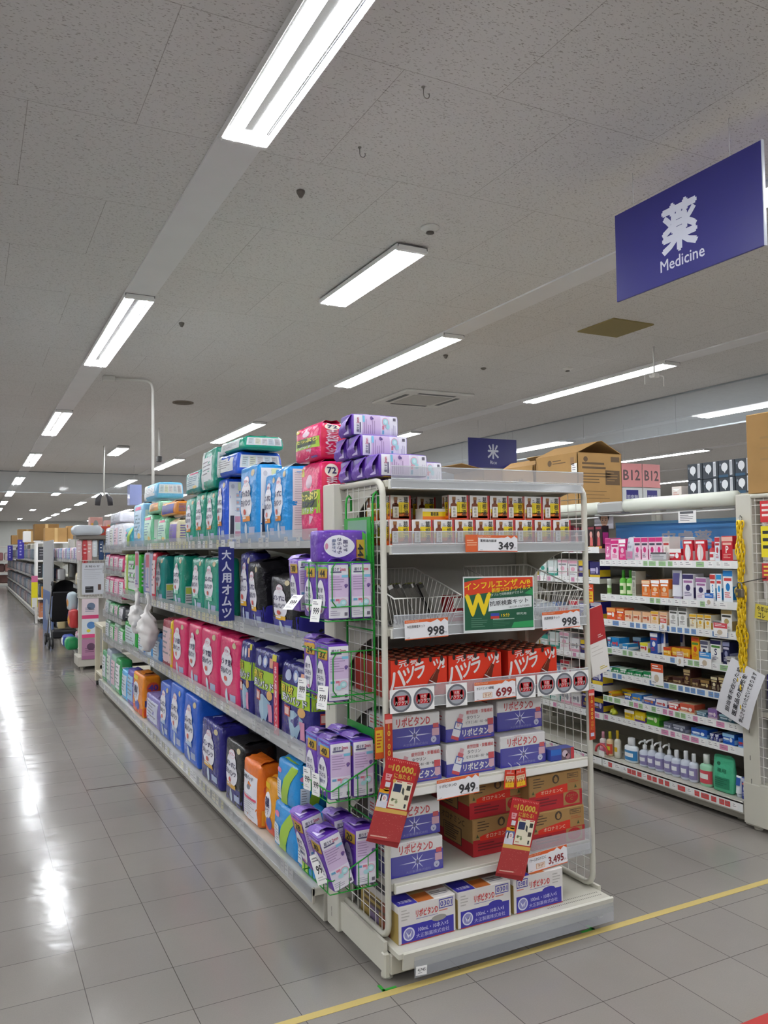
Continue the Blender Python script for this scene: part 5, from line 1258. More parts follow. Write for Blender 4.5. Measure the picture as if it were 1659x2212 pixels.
put_soft('white packs bundle lying on top at the far end of the run', 8.1, 8.7, 1.511 + .265, .1, 1.28, .16, 'plain', '#e4e4ee', 140, acc='#cfd2dc', group=g5, seal=False)

# banner, dangling bags, low end stand
t = thing('aisle_banner', 'narrow navy banner reading adult diapers, sticking out from the shelves', 'sign', (1.205, 4.2, 0))
mb = MB(); mb.box(-.042, .042, -.002, .0, 1.122, 1.512, C('#232a6e', .4)); f = planar(mb, (-.042, -.002, 1.122), (.084, 0, 0), (0, 0, .39), .0003); f.vert('大人用オムツ', .22, .03, .80, .97, SIGNW, 1, .03, .2); part('board', mb, t)
mb = MB(); mb.box(.02, .05, -.003, .02, 1.505, 1.54, C('#d4d4d8', .3)); part('clip', mb, t)
for k, (y, zt, zb, rr) in enumerate(((6.72, 1.19, .83, .058), (6.28, 1.18, .735, .068))):
    t = thing('dangling_bag', 'white fluffy duster bag hanging before the shelves, %s one' % ('farther', 'nearer')[k], 'bag', (1.195, y, 0), 'white dangling bags')
    mb = MB(); n = 26; seg = 24; vs = []; H = zt - zb
    prof = []
    for i in range(n + 1):
        s = i / n; rad = rr * (.22 + .25 * s if s < .35 else .30 + .70 * math.sin(PI * min(1, (s - .30) / .70)) ** .8)
        prof.append((max(.004, rad if s < 1 else .01), zt - H * s))
    mb.lathe(prof, C('#e6e3e1', .7), seg)
    for i, p in enumerate(mb.v):
        v = Vector(p); d = .03 * noise.noise(v * 26 + Vector((k * 9, 0, 0))) + .014 * noise.noise(v * 60); q = Vector((v.x, v.y, 0)); q = q.normalized() if q.length > 1e-4 else q
        mb.v[i] = tuple(v + q * d)
    part('fluffy_bag', mb, t)
    mb = MB(); mb.box(-.002, .002, -.075, .075, zt + .01, zt + .30, C('#c9b8c4', .35)); f = planar(mb, (-.002, .075, zt + .01), (0, -.15, 0), (0, 0, .29)); f.rect(.1, .62, .9, .95, C('#b9566a', .4), 1); f.rect(.3, .1, .75, .6, C('#9aa4c4', .4), 1); f.lines(.1, .05, .9, .2, 2, C('#6a5a9a', .5), 2); part('header_card', mb, t)
    mb = MB(); mb.tube([(0, 0, zt - .02), (0, 0, 1.50), (.04, 0, 1.51)], .0015, C('#d4d4d8', .3), 5); part('string', mb, t)
t = thing('end_stand', 'low cream stand closing the far end of the left run', 'stand', (1.75, 9.35, 0))
for x in (-.47, .47):
    for y in (-.28, .28):
        mb = MB(); mb.box(x - .025, x + .025, y - .03, y + .03, .05, .68, C('#cfc6b0', .5), .004); part('post', mb, t)
        mb = MB(); mb.tube([(x - .012, y, .028), (x + .012, y, .028)], .028, RUBBER, 12); part('caster', mb, t)
mb = MB(); mb.box(-.5, .5, -.32, .32, .66, .70, C('#d4cdb8', .5), .006); part('top', mb, t)
mb = MB(); mb.box(-.49, .49, -.31, .31, .14, .17, C('#d4cdb8', .5), .004); part('lower_shelf', mb, t)
mb = MB(); mb.lathe([(.035, 0), (.04, .12), (.075, .13), (.02, .38), (.012, .40)], C('#d8cfcc', .45), 18); solo('display_cone', mb, 'pale translucent cone on a beige cup, standing on the low end stand', 'display', None, T(1.36, 9.25, .70))

# ================================================================== the medicine gondola on the right
RXC, RXF, RXB = 4.195, 3.66, 3.64
RTAGS = (TAGW, TAGG, C('#dfe3da', .5), TAGW)
SHZ1 = (1.387, 1.165, 1.005, .826, .670, .515, .395)
SHZ2 = (1.47, 1.27, .96, .76, .57, .39)
bay(3.006, 4.08, SHZ1, 'medicine shelving bay nearest the viewer, with seven close shelves', RXF, RXB, xc=RXC, tagcols=((TAGW, TAGG, TAGW), (TAGW, TAGG, TAGW, TAGW), (TAGB, TAGW, TAGB), (TAGW, TAGG, TAGB, TAGW), (TAGB, TAGW, TAGG), (TAGW, TAGG, TAGP), (TAGP, TAGW, TAGW), (TAGR, TAGW, TAGR)), ztop=1.735, group='bays of the medicine shelves', lip=.028, bz=.127)
bay(4.08, 5.28, SHZ2, 'second medicine shelving bay, half hidden behind the end shelves', RXF, RXB, xc=RXC, tagcols=(TAGW, TAGP, TAGW), ztop=1.735, group='bays of the medicine shelves', lip=.028, bz=.127)
bay(5.28, 6.48, (1.45, 1.1, .7), 'third medicine shelving bay, hidden deepest behind the end shelves', RXF, RXB, xc=RXC, ztop=1.735, group='bays of the medicine shelves', bz=.127)
# roller blind cases along the top
TUBEM = C('#dfe3d6', .4, 0, .5, 'steel')
t = thing('roller_blind', 'white roller blind tube along the top of the near medicine bay', 'roller blind', (3.715, 3.05, 1.74))
mb = MB(); mb.tube([(0, 0, 0), (0, .83, 0)], .042, TUBEM, 18); part('tube', mb, t)
mb = MB(); mb.box(-.048, .045, .83, 1.06, -.046, .03, C('#a9aaa8', .35, .3), .012); mb.lathe([(.014, .03), (.014, .034)], C('#5f5f5f', .4, .6), 10, 0, 1.03); part('end_bracket', mb, t)
mb = MB(); mb.tube([(-.02, 0, -.062), (-.02, .85, -.062), (-.02, 1.1, -.05)], .006, C('#d8d8d6', .25, .4), 8); part('pull_bar', mb, t)
t = thing('roller_blind', 'white roller blind tube farther along, behind the end shelves post', 'roller blind', (3.715, 4.12, 1.735))
mb = MB(); mb.tube([(0, .02, 0), (0, 1.25, 0)], .042, TUBEM, 18); part('tube', mb, t)
mb = MB(); mb.tube([(-.02, 0, -.062), (-.02, 1.25, -.062)], .006, C('#d8d8d6', .25, .4), 8); part('pull_bar', mb, t)
t = thing('top_rack', 'long cream slatted top rack over the medicine shelves, carrying boxes', 'rack', (4.2, 3.01, 1.7502))
for x0, x1 in ((-.435, -.27), (-.08, .10), (.29, .435)):  # gaps between slats are made to let light onto the shelf below
    mb = MB(); mb.box(x0, x1, 0, 3.47, 0, .018, CREAM2, .003); part('slat', mb, t)
for y in (.03, 1.1, 2.3, 3.44):
    mb = MB(); mb.box(-.435, .435, y - .015, y + .015, -.012, .0, CREAM2, .002); part('crossbar', mb, t)
t = thing('category_board', 'blue board reading skin medicine in white, at the back of the top medicine shelf', 'sign', (3.99, 3.42, 1.46))
mb = MB(); mb.box(0, .012, -.38, .86, 0, .185, C('#5aa8f4', .4), .002); f = planar(mb, (0, .86, 0), (0, -1.24, 0), (0, 0, .185)); f.rect(0, .9, 1, 1, C('#7cc0ee', .4), 1)
f.fit('皮膚薬', .33, .10, .66, .62, SIGNW, 1, .03); part('board', mb, t)
mb = MB(); mb.box(-.002, 0, -.065, .065, -.05, .02, PAPER); f = planar(mb, (-.002, .065, -.05), (0, -.13, 0), (0, 0, .07)); f.rect(.1, .75, .85, .95, C('#5a5a60', .5), 1); f.lines(.1, .1, .9, .65, 4, GREYINK, 1)
solo('notice_card', mb, 'small white notice hanging from the roller blind bar', 'notice', None, T(3.688, 3.37, 1.665))

def item(style, w, d, h, c1, c2, c3, seed):
    A, B, D = C(c1, .35), C(c2, .35), C(c3, .4)
    r = random.Random(seed)
    if style in ('box', 'card'):
        dd = d if style == 'box' else .02
        mb, F = carton(w, dd, h, A, .0015); f = F['front']
        if style == 'card':
            f.ell(.5, .42, .30, .36, C('#e2dcdc', .3), 1, 18); f.rect(.30, .10, .62, .80, B, 2); f.rect(.36, .12, .46, .7, D, 3); f.rect(.1, .84, .9, .94, D, 1)
        elif h > w * 1.2:
            f.rect(0, .80, 1, .97, B if r.random() < .6 else D, 1); f.fit(('P', 'i', 'S', 'V', 'C')[seed % 5], .38, .36, .62, .62, B, 1, .02) if seed % 3 == 0 else f.ell(.5, .48, .22, .12, B, 1, 14)
            f.lines(.15, .14, .85, .32, 3, D if r.random() < .5 else B, 1, .4, seed); f.rect(.1, .66, .9, .75, D, 1)
        else:
            f.rect(0, 0, 1, .22, B, 1) if seed % 2 else f.rect(0, .70, 1, 1, B, 1)
            f.ell(.72, .48, .12, .20, D, 2, 14); f.rect(.08, .42, .55, .60, D, 1); f.lines(.1, .26, .6, .38, 2, B if seed % 2 == 0 else D, 1, .4, seed)
        F['top'].rect(.1, .1, .9, .9, B, 1)
        F['right'].rect(0, .1, 1, .5, B, 1)
        return mb.mesh('carton')
    mb = MB(); R = w * .46; ey = min(1, d / w)
    if style in ('bottle', 'pump'):
        hb = h * (.70 if style == 'bottle' else .62)
        mb.lathe([(R * .86, 0), (R, .006), (R, hb * .86), (R * .82, hb * .95), (R * .42, hb), (R * .36, hb + .006)], A, 16, sy=ey)
        n = 12; z0, z1 = hb * .14, hb * .72; vs = []; fs = []
        for i in range(n + 1):
            a = -PI * .94 + PI * .88 * i / n
            for z in (z0, z1): vs.append((R * 1.012 * math.cos(a), R * 1.012 * math.sin(a) * ey, z))
        fs = [(2 * i, 2 * i + 2, 2 * i + 3, 2 * i + 1) for i in range(n)]; mb.add(vs, fs, B, True)
        vs2 = [(x * 1.008, y * 1.008, z0 + (z1 - z0) * (.35 if k % 2 == 0 else .75)) for k, (x, y, z) in enumerate(vs[6:-6])]
        mb.add(vs2, [(2 * i, 2 * i + 2, 2 * i + 3, 2 * i + 1) for i in range(len(vs2) // 2 - 1)], C('#e9e9ee', .4) if style == 'pump' else D, True)
        cap = D if style == 'bottle' and h > .13 and c3[1] in 'def' or style == 'bottle' else C('#eef0f2', .35)
        if style == 'bottle': mb.lathe([(R * .42, hb), (R * .42, h - .004), (R * .36, h)], cap, 14)
        else:
            mb.lathe([(R * .40, hb), (R * .40, hb + .028), (R * .18, hb + .03), (R * .13, h - .02), (R * .22, h - .018), (R * .22, h)], C('#eef0f2', .3), 12)
            mb.tube([(0, 0, h - .008), (0, -.03, h - .008), (0, -.045, h - .014), (0, -.048, h - .022)], .0055, C('#eef0f2', .3), 8)
        return mb.mesh('bottle')
    if style == 'tub':
        mb.lathe([(R * .9, 0), (R, .005), (R, h * .58), (R * .95, h * .60)], A, 18, sy=ey); mb.lathe([(R * 1.02, h * .60), (R * 1.02, h * .95), (R * .95, h)], C('#e9ece4', .3), 18, sy=ey)
        mb.lathe([(R * 1.01, h * .15), (R * 1.01, h * .45)], B, 18, sy=ey, caps=False); return mb.mesh('tub')
    if style == 'tube':
        n = 6; prof = []
        vs = []; fs = []; seg = 14
        for i in range(n + 1):
            s = i / n; z = .02 + (h - .02) * s; yy = R * ey * (1 - s) + .002
            for k in range(seg):
                a = 2 * PI * k / seg; vs.append((R * math.cos(a), yy * math.sin(a), z))
        for i in range(n):
            for k in range(seg): fs.append((i * seg + k, i * seg + (k + 1) % seg, (i + 1) * seg + (k + 1) % seg, (i + 1) * seg + k))
        fs.append(tuple(n * seg + k for k in range(seg))); mb.add(vs, fs, A, True)
        mb.lathe([(R * .8, 0), (R * .8, .02)], D, 14, sy=ey)
        mb.add([(x, -R * ey * (1 - s) - .004, .02 + (h - .02) * s) for s in (.45, .9) for x in ((-R * .7, R * .7) if s < .5 else (R * .7, -R * .7))], [(0, 1, 2, 3)], B)
        return mb.mesh('tube')
    # pouch
    mb2, F = bag(w, min(d, .05), h * .97, C(c1, .25, 0, .5, 'film'), .012, .008, .002, seed, taper=.75, n=8)
    f = F['front']; f.rect(.12, .12, .88, .42, B, 1); f.lines(.15, .16, .8, .38, 4, D, 2, .35, seed); f.fit('薬用', .25, .55, .7, .66, D, 1, .01); f.ell(.3, .78, .1, .05, D, 1, 12)
    mb2.box(w * .12, w * .38, -.006, .006, h * .93, h, A, .003)
    return mb2.mesh('pouch')
RTAB=[
(1, 4.038, 0.069, 0.148, 'box', '#e06aa6', '#ffffff', '#c2337c', 'pink ointment carton'),
(1, 3.966, 0.067, 0.138, 'box', '#f3d3e2', '#d6267e', '#c02070', 'pale pink ointment carton'),
(1, 3.898, 0.061, 0.143, 'box', '#d8307f', '#f2c9dc', '#ffffff', 'magenta ointment carton'),
(1, 3.835, 0.064, 0.154, 'pouch', '#c9ccd6', '#d88ab2', '#8a90a5', 'silver skincare pouch'),
(1, 3.768, 0.054, 0.15, 'box', '#eed0df', '#d4307e', '#444455', 'white carton with magenta top and tube picture'),
(1, 3.706, 0.053, 0.149, 'box', '#eed0df', '#d4307e', '#444455', 'white carton with magenta top and tube picture'),
(1, 3.646, 0.052, 0.148, 'box', '#eed0df', '#d4307e', '#444455', 'white carton with magenta top and tube picture'),
(1, 3.589, 0.047, 0.147, 'box', '#eed0df', '#d4307e', '#444455', 'white carton with magenta top and tube picture'),
(1, 3.533, 0.05, 0.149, 'box', '#e8e0da', '#c9bdb5', '#c43b3b', 'plain white tall carton'),
(1, 3.46, 0.08, 0.145, 'box', '#ecebe8', '#b9b9bd', '#cc3a3a', 'white skincare carton with grey print'),
(1, 3.476, 0.112, 0.077, 'box', '#cf2230', '#f3f0ee', '#ffffff', 'low red and white ointment carton'),
(1, 3.371, 0.07, 0.127, 'card', '#cf2434', '#f2e9e8', '#ffffff', 'red blister card with a white tube'),
(1, 3.282, 0.074, 0.126, 'card', '#cf2434', '#e9d2d2', '#ffffff', 'red blister card with a pink bottle'),
(1, 3.209, 0.043, 0.117, 'bottle', '#d03742', '#f2eeee', '#c8303c', 'small red lotion bottle'),
(1, 3.164, 0.033, 0.142, 'box', '#dfe6ee', '#c33240', '#b02a38', 'slim pale carton with red edge'),
(1, 3.098, 0.072, 0.146, 'box', '#c61f2e', '#f1ece8', '#e7b8a8', 'red hand cream carton'),
(2, 4.085, 0.061, 0.108, 'tub', '#cfe3c2', '#7fae4e', '#e8efe0', 'pale green cosmetic tub'),
(2, 4.008, 0.068, 0.111, 'tub', '#cfe3c2', '#7fae4e', '#e8efe0', 'pale green cosmetic tub'),
(2, 3.922, 0.054, 0.166, 'bottle', '#5fb838', '#e6f0c8', '#3c8a2a', 'tall green lotion bottle'),
(2, 3.859, 0.056, 0.167, 'bottle', '#5fb838', '#e6f0c8', '#3c8a2a', 'tall green lotion bottle'),
(2, 3.807, 0.032, 0.162, 'box', '#b9bcae', '#8e9184', '#77796f', 'slim grey green carton'),
(2, 3.706, 0.068, 0.108, 'box', '#e2762a', '#f0d2ae', '#ffffff', 'orange medicine carton with pale top'),
(2, 3.631, 0.067, 0.113, 'box', '#e2762a', '#e9c79c', '#ffffff', 'orange medicine carton with pale top'),
(2, 3.558, 0.065, 0.118, 'box', '#e2762a', '#e7d2b2', '#ffffff', 'orange medicine carton with pale top'),
(2, 3.474, 0.08, 0.172, 'tube', '#e4e4ee', '#47407e', '#b9a9c9', 'white cream tube with dark purple label'),
(2, 3.378, 0.077, 0.155, 'box', '#e6e3ea', '#3d3566', '#a06a9a', 'white sachet carton with purple corner'),
(2, 3.285, 0.074, 0.136, 'box', '#e6e3ea', '#3d3566', '#a06a9a', 'white low carton with purple corner'),
(2, 3.203, 0.037, 0.159, 'box', '#f0f3f6', '#2b93cf', '#c83a3a', 'white carton with blue top and small bottle'),
(2, 3.161, 0.033, 0.16, 'box', '#f0f3f6', '#2b93cf', '#c83a3a', 'white carton with blue top and small bottle'),
(2, 3.1, 0.063, 0.184, 'box', '#eef3f8', '#1f7fc8', '#d24040', 'taller white carton with blue stripe'),
(3, 4.041, 0.133, 0.081, 'box', '#e2582c', '#f2a45a', '#ffffff', 'wide orange medicine carton'),
(3, 3.933, 0.066, 0.082, 'box', '#e2582c', '#f2a45a', '#ffffff', 'narrow orange medicine carton'),
(3, 3.859, 0.064, 0.072, 'box', '#ecd3bc', '#e9b98c', '#c2603c', 'cream and orange carton'),
(3, 3.788, 0.063, 0.074, 'box', '#ecd3bc', '#e9b98c', '#c2603c', 'cream and orange carton'),
(3, 3.708, 0.057, 0.073, 'box', '#ecd3bc', '#e9b98c', '#c2603c', 'cream and orange carton'),
(3, 3.64, 0.063, 0.083, 'box', '#ecd3bc', '#e3b23c', '#c2603c', 'cream carton with yellow dot'),
(3, 3.572, 0.058, 0.082, 'box', '#ecd3bc', '#e9b98c', '#c2603c', 'cream and orange carton'),
(3, 3.494, 0.063, 0.12, 'box', '#e9e9e6', '#b9b9b4', '#5a5a55', 'tall white carton with grey print'),
(3, 3.424, 0.061, 0.124, 'box', '#e9e9e6', '#b9b9b4', '#5a5a55', 'tall white carton with grey print'),
(3, 3.351, 0.05, 0.086, 'box', '#ece6cf', '#e8b52a', '#8a5a20', 'white carton with yellow top'),
(3, 3.296, 0.045, 0.087, 'box', '#ece6cf', '#e8b52a', '#8a5a20', 'white carton with yellow top'),
(3, 3.244, 0.044, 0.088, 'box', '#ece6cf', '#e8b52a', '#8a5a20', 'white carton with yellow top'),
(3, 3.187, 0.049, 0.059, 'box', '#e6e4e2', '#c8c6c2', '#666666', 'low plain white carton'),
(3, 3.116, 0.072, 0.129, 'box', '#efefec', '#b9a06a', '#444444', 'white carton with gold arc'),
(4, 4.057, 0.065, 0.07, 'box', '#1f86c8', '#d6e8f2', '#d84a5a', 'blue plaster carton with red heart'),
(4, 3.983, 0.067, 0.071, 'box', '#1f86c8', '#d6e8f2', '#d84a5a', 'blue plaster carton with red heart'),
(4, 3.906, 0.07, 0.073, 'box', '#2a78bd', '#b9d6ea', '#d84a5a', 'deeper blue plaster carton'),
(4, 3.896, 0.049, 0.039, 'box', '#2f93d2', '#e2eef5', '#ffffff', 'small low blue carton'),
(4, 3.735, 0.065, 0.063, 'box', '#e8e6df', '#d9d22c', '#c04040', 'white carton with yellow top'),
(4, 3.653, 0.06, 0.133, 'box', '#2b50a8', '#e9ecf4', '#c84040', 'dark blue carton with white lower half'),
(4, 3.594, 0.029, 0.141, 'tube', '#e9e9ee', '#2b50a8', '#c6c6d2', 'slim white tube beside dark blue carton'),
(4, 3.549, 0.032, 0.145, 'tube', '#dcdce4', '#3a4a90', '#bcbcc8', 'slim grey white tube'),
(4, 3.549, 0.061, 0.054, 'box', '#e8ab25', '#d2482e', '#f5dc8a', 'yellow gel carton with red label'),
(4, 3.48, 0.063, 0.059, 'box', '#e8ab25', '#d2482e', '#f5dc8a', 'yellow gel carton with red label'),
(4, 3.409, 0.064, 0.061, 'box', '#e8ab25', '#d2482e', '#f5dc8a', 'yellow gel carton with red label'),
(4, 3.339, 0.053, 0.137, 'box', '#eab220', '#d8502a', '#4f8a3a', 'tall yellow gel carton'),
(4, 3.275, 0.054, 0.122, 'box', '#e6e7e6', '#3a3a55', '#5a5a70', 'white roll on carton with dark cap'),
(4, 3.195, 0.072, 0.134, 'box', '#f1f1ee', '#28285a', '#4f8a3a', 'white carton with dark navy edge'),
(4, 3.127, 0.045, 0.131, 'box', '#25284e', '#8f94b8', '#d0d0e0', 'dark navy carton'),
(4, 3.08, 0.035, 0.13, 'box', '#25284e', '#8f94b8', '#d0d0e0', 'dark navy carton'),
(4, 3.1, 0.063, 0.051, 'box', '#e2e0de', '#b9b7b2', '#555555', 'low white carton under dark navy cartons'),
(5, 4.107, 0.053, 0.035, 'box', '#2f7fc4', '#cfe0ee', '#ffffff', 'blue patch carton'),
(5, 4.044, 0.056, 0.033, 'box', '#1f8a50', '#dfeee2', '#e8e8e8', 'green patch carton'),
(5, 3.98, 0.055, 0.035, 'box', '#1f8a50', '#dfeee2', '#e8e8e8', 'green patch carton'),
(5, 3.918, 0.054, 0.037, 'box', '#1f8a50', '#dfeee2', '#e8e8e8', 'green patch carton'),
(5, 3.855, 0.056, 0.04, 'box', '#1f8a50', '#dfeee2', '#e8e8e8', 'green patch carton'),
(5, 3.788, 0.063, 0.042, 'box', '#1f8a50', '#dfeee2', '#e8e8e8', 'green patch carton'),
(5, 3.71, 0.076, 0.044, 'box', '#1f8a50', '#dfeee2', '#e8e8e8', 'green patch carton'),
(5, 3.569, 0.05, 0.035, 'box', '#4a2a24', '#8a6a4a', '#b09a70', 'dark brown tonic carton'),
(5, 3.478, 0.073, 0.042, 'box', '#4a2a24', '#8a6a4a', '#b09a70', 'dark brown tonic carton'),
(5, 3.405, 0.051, 0.1, 'box', '#43231f', '#a08450', '#c8b080', 'tall dark brown tonic carton'),
(5, 3.344, 0.049, 0.05, 'box', '#4a2a24', '#8a6a4a', '#b09a70', 'dark brown tonic carton'),
(5, 3.278, 0.061, 0.054, 'box', '#3f2820', '#9a7a45', '#d8c690', 'brown carton with gold print'),
(5, 3.213, 0.044, 0.083, 'box', '#3f2820', '#e0d6b0', '#d8c690', 'brown carton with cream top'),
(5, 3.162, 0.043, 0.087, 'box', '#3f2820', '#e0d6b0', '#d8c690', 'brown carton with cream top'),
(5, 3.092, 0.072, 0.115, 'box', '#dcd2cc', '#7a3040', '#a05060', 'pale carton with maroon square'),
(6, 4.112, 0.088, 0.032, 'box', '#e6c21f', '#e08a2a', '#3a6ab0', 'yellow toothpaste carton'),
(6, 3.996, 0.127, 0.037, 'box', '#e6c21f', '#d86a2a', '#3a6ab0', 'long yellow toothpaste carton'),
(6, 3.883, 0.057, 0.043, 'box', '#3d62b8', '#e0c040', '#dfe6f4', 'blue carton with yellow corner'),
(6, 3.806, 0.083, 0.049, 'box', '#3a7cc0', '#d8e4ef', '#e0b040', 'light blue toothpaste carton'),
(6, 3.703, 0.091, 0.045, 'box', '#4a62b4', '#e6e6f0', '#d88a50', 'blue and white toothpaste carton'),
(6, 3.605, 0.088, 0.047, 'box', '#e2e2ea', '#6a74b4', '#c05050', 'white and violet toothpaste carton'),
(6, 3.513, 0.074, 0.043, 'box', '#d23a34', '#f1e8e4', '#ffffff', 'red and white toothpaste carton'),
(6, 3.412, 0.106, 0.054, 'box', '#cc5a40', '#e8cfa8', '#f3ece4', 'orange red carton with pale oval'),
(6, 3.308, 0.068, 0.019, 'box', '#3f6f86', '#9cb8c4', '#c8d8e0', 'slate teal carton'),
(6, 3.232, 0.063, 0.058, 'box', '#8a6aa8', '#c0a8b8', '#e0d0d8', 'mauve carton'),
(6, 3.136, 0.101, 0.039, 'box', '#3a6074', '#8fb0bc', '#c8d8e0', 'dark teal carton'),
(7, 4.079, 0.057, 0.043, 'pouch', '#c3c932', '#6e8a2a', '#e6e8b0', 'lime refill pouch'),
(7, 3.876, 0.081, 0.06, 'box', '#e4c419', '#e9e4da', '#b89020', 'yellow detergent carton with pale top'),
(7, 3.784, 0.086, 0.067, 'box', '#e6c81a', '#5a3a90', '#f0e090', 'yellow carton with violet badge'),
(7, 3.678, 0.102, 0.079, 'box', '#5aa832', '#2f7a2a', '#e4ecc8', 'green soap carton'),
(7, 3.563, 0.061, 0.042, 'box', '#6a6e80', '#a0a4b2', '#c8ccd6', 'grey low carton'),
(7, 3.475, 0.094, 0.042, 'box', '#5c6074', '#a0a4b2', '#c8ccd6', 'grey low carton'),
(7, 3.33, 0.112, 0.048, 'box', '#2458b4', '#8ac2ec', '#e8f2fb', 'blue cleansing carton with starburst'),
(7, 3.241, 0.025, 0.042, 'box', '#2a2f86', '#dfe2f0', '#ffffff', 'slim indigo carton with white foot'),
(7, 3.205, 0.028, 0.044, 'box', '#2a2f86', '#dfe2f0', '#ffffff', 'slim indigo carton with white foot'),
(7, 3.13, 0.076, 0.061, 'box', '#1f5ec0', '#9accf2', '#e8f2fb', 'bright blue carton with white disc'),
(7, 3.041, 0.052, 0.054, 'box', '#1f66c4', '#9accf2', '#d84a40', 'bright blue carton with red top'),
(8, 4.144, 0.049, 0.142, 'bottle', '#dfd9d4', '#d87a9a', '#e4a0b4', 'clear rinse bottle with pink cap'),
(8, 4.081, 0.052, 0.154, 'bottle', '#e3c79a', '#d85040', '#d8cc30', 'amber rinse bottle with yellow cap'),
(8, 4.01, 0.047, 0.174, 'bottle', '#d9d4c4', '#e0dccf', '#e0b828', 'pale rinse bottle with orange yellow cap'),
(8, 3.898, 0.127, 0.149, 'bottle', '#e6ecf2', '#3f8fc8', '#f2f4f6', 'white bottle with blue label'),
(8, 3.786, 0.074, 0.16, 'pump', '#cfd6e4', '#8d86b4', '#f0f2f6', 'clear pump bottle with violet label'),
(8, 3.72, 0.065, 0.179, 'pump', '#cfd6e4', '#8d86b4', '#f0f2f6', 'clear pump bottle with violet label'),
(8, 3.659, 0.071, 0.175, 'pump', '#cfd6e4', '#8d86b4', '#f0f2f6', 'clear pump bottle with violet label'),
(8, 3.587, 0.065, 0.179, 'pump', '#cfd6e4', '#8d86b4', '#f0f2f6', 'clear pump bottle with violet label'),
(8, 3.531, 0.068, 0.152, 'bottle', '#cfd6e4', '#8d86b4', '#f0f2f6', 'clear refill bottle with violet label'),
(8, 3.46, 0.066, 0.162, 'bottle', '#cfd6e4', '#8d86b4', '#f0f2f6', 'clear refill bottle with violet label'),
(8, 3.4, 0.061, 0.159, 'bottle', '#cfd6e4', '#8d86b4', '#f0f2f6', 'clear refill bottle with violet label'),
(8, 3.312, 0.101, 0.176, 'bottle', '#9fd8b4', '#d8505c', '#eef2ee', 'mint green bottle with red label'),
(8, 3.18, 0.127, 0.202, 'pouch', '#4fb98f', '#2f8a68', '#1f6a50', 'large mint green refill pouch'),
(8, 3.083, 0.041, 0.111, 'tube', '#e8ecf0', '#3a62b0', '#cfd8e4', 'white upright cream tube'),
(8, 3.037, 0.031, 0.115, 'box', '#2a3f9a', '#c8cce4', '#e06a6a', 'narrow deep blue carton'),
]
SHN = ['', 'top', 'second', 'third', 'fourth', 'fifth', 'sixth', 'seventh', 'base']
SZ = [0, 1.388, 1.166, 1.006, .827, .671, .516, .396, .128]
KIND = dict(box='medicine_box', card='blister_card', bottle='bottle', pump='pump_bottle', tub='cream_tub', tube='cream_tube', pouch='refill_pouch')
CATN = dict(box='box', card='card', bottle='bottle', pump='bottle', tub='tub', tube='tube', pouch='pouch')
done = []; MCACHE = {}
from collections import Counter
cnt = Counter((q[0], q[8]) for q in RTAB); seen = Counter()
for k, (s, y, w, h, st, c1, c2, c3, what) in enumerate(RTAB):
    back = 0.0
    y0, y1 = y - w / 2, y + w / 2
    for j, (s2, a, b, h2, _k) in enumerate(done):
        if s2 == s and s < 8:
            ov = min(y1, b) - max(y0, a)
            if ov > .016: back = .11 if h >= h2 else back; 
            elif ov > -.001:
                if y < (a + b) / 2: y1 = a - .002
                else: y0 = b + .002
    if s == 8 and st in ('bottle', 'pump'):
        y0, y1 = y - min(w, .072) / 2, y + min(w, .072) / 2
        if h > .17 and w > .09 or w > .12: y0, y1 = y - w * .46, y + w * .46
    elif k + 1 < len(RTAB) and RTAB[k + 1][0] == s:
        yn, wn, hn = RTAB[k + 1][1:4]
        if min(y1, yn + wn / 2) - max(y0, yn - wn / 2) > .016 and h > hn: back = .11
    if s < 8 and y1 > 4.055:
        y1 = 4.055; y0 = min(y0, y1 - .03)
    done.append((s, y0, y1, h, k))
    w2 = max(.02, y1 - y0); y = (y0 + y1) / 2
    hmax = ((SZ[s - 1] if s > 1 else 1.70) - SZ[s]) - .034
    if s == 8: hmax = SZ[7] - SZ[8] - .034
    d = {'box': .09, 'card': .02, 'bottle': min(w2, .07), 'pump': min(w2, .078), 'tub': w2, 'tube': .04, 'pouch': .05}[st]
    h = max(.028, min(h, hmax if s > 1 else h))
    key = (st, round(w2, 2), round(h, 2), c1, c2, c3)
    if key not in MCACHE: MCACHE[key] = item(st, w2, d, h, c1, c2, c3, k)
    n = cnt[(s, what)]; seen[(s, what)] += 1
    lab = what + (', %s from left,' % ORD[seen[(s, what)] - 1] if n > 1 else '') + ' on the %s medicine shelf' % SHN[s]
    solo(KIND[st], MCACHE[key], lab, CATN[st], 'goods on the %s medicine shelf' % SHN[s], T(3.685 + d / 2 + back, y, SZ[s] + .0005, FACE_AISLE + .02 * math.sin(k * 2.3)))
# small price cards standing out from the rails
def rail_card(y, z, w, h, c, label):
    mb = MB(); mb.box(-w / 2, w / 2, -.0012, 0, 0, h, PAPER); f = planar(mb, (-w / 2, -.0012, 0), (w, 0, 0), (0, 0, h), .0003); f.rect(0, .62, 1, 1, c, 1); f.lines(.1, .70, .9, .92, 2, PAPER, 2); f.ell(.45, .32, .2, .18, C('#c9b8a0', .5), 1, 14); f.lines(.1, .06, .6, .14, 1, GREYINK, 1)
    solo('rail_card', mb, label, 'card', None, T(3.652, y, z, FACE_AISLE))
rail_card(3.60, .655, .095, .125, C('#d8562c', .45), 'orange and white card standing before the brown tonic cartons')
rail_card(3.54, .985, .05, .07, C('#d8605a', .45), 'small red topped card on the third medicine rail, farther one')
rail_card(3.13, .985, .09, .075, C('#d8505a', .45), 'red topped card on the third medicine rail, near the chain')
rail_card(3.24, .80, .085, .09, C('#3f92d8', .45), 'blue topped card before the white and navy cartons')
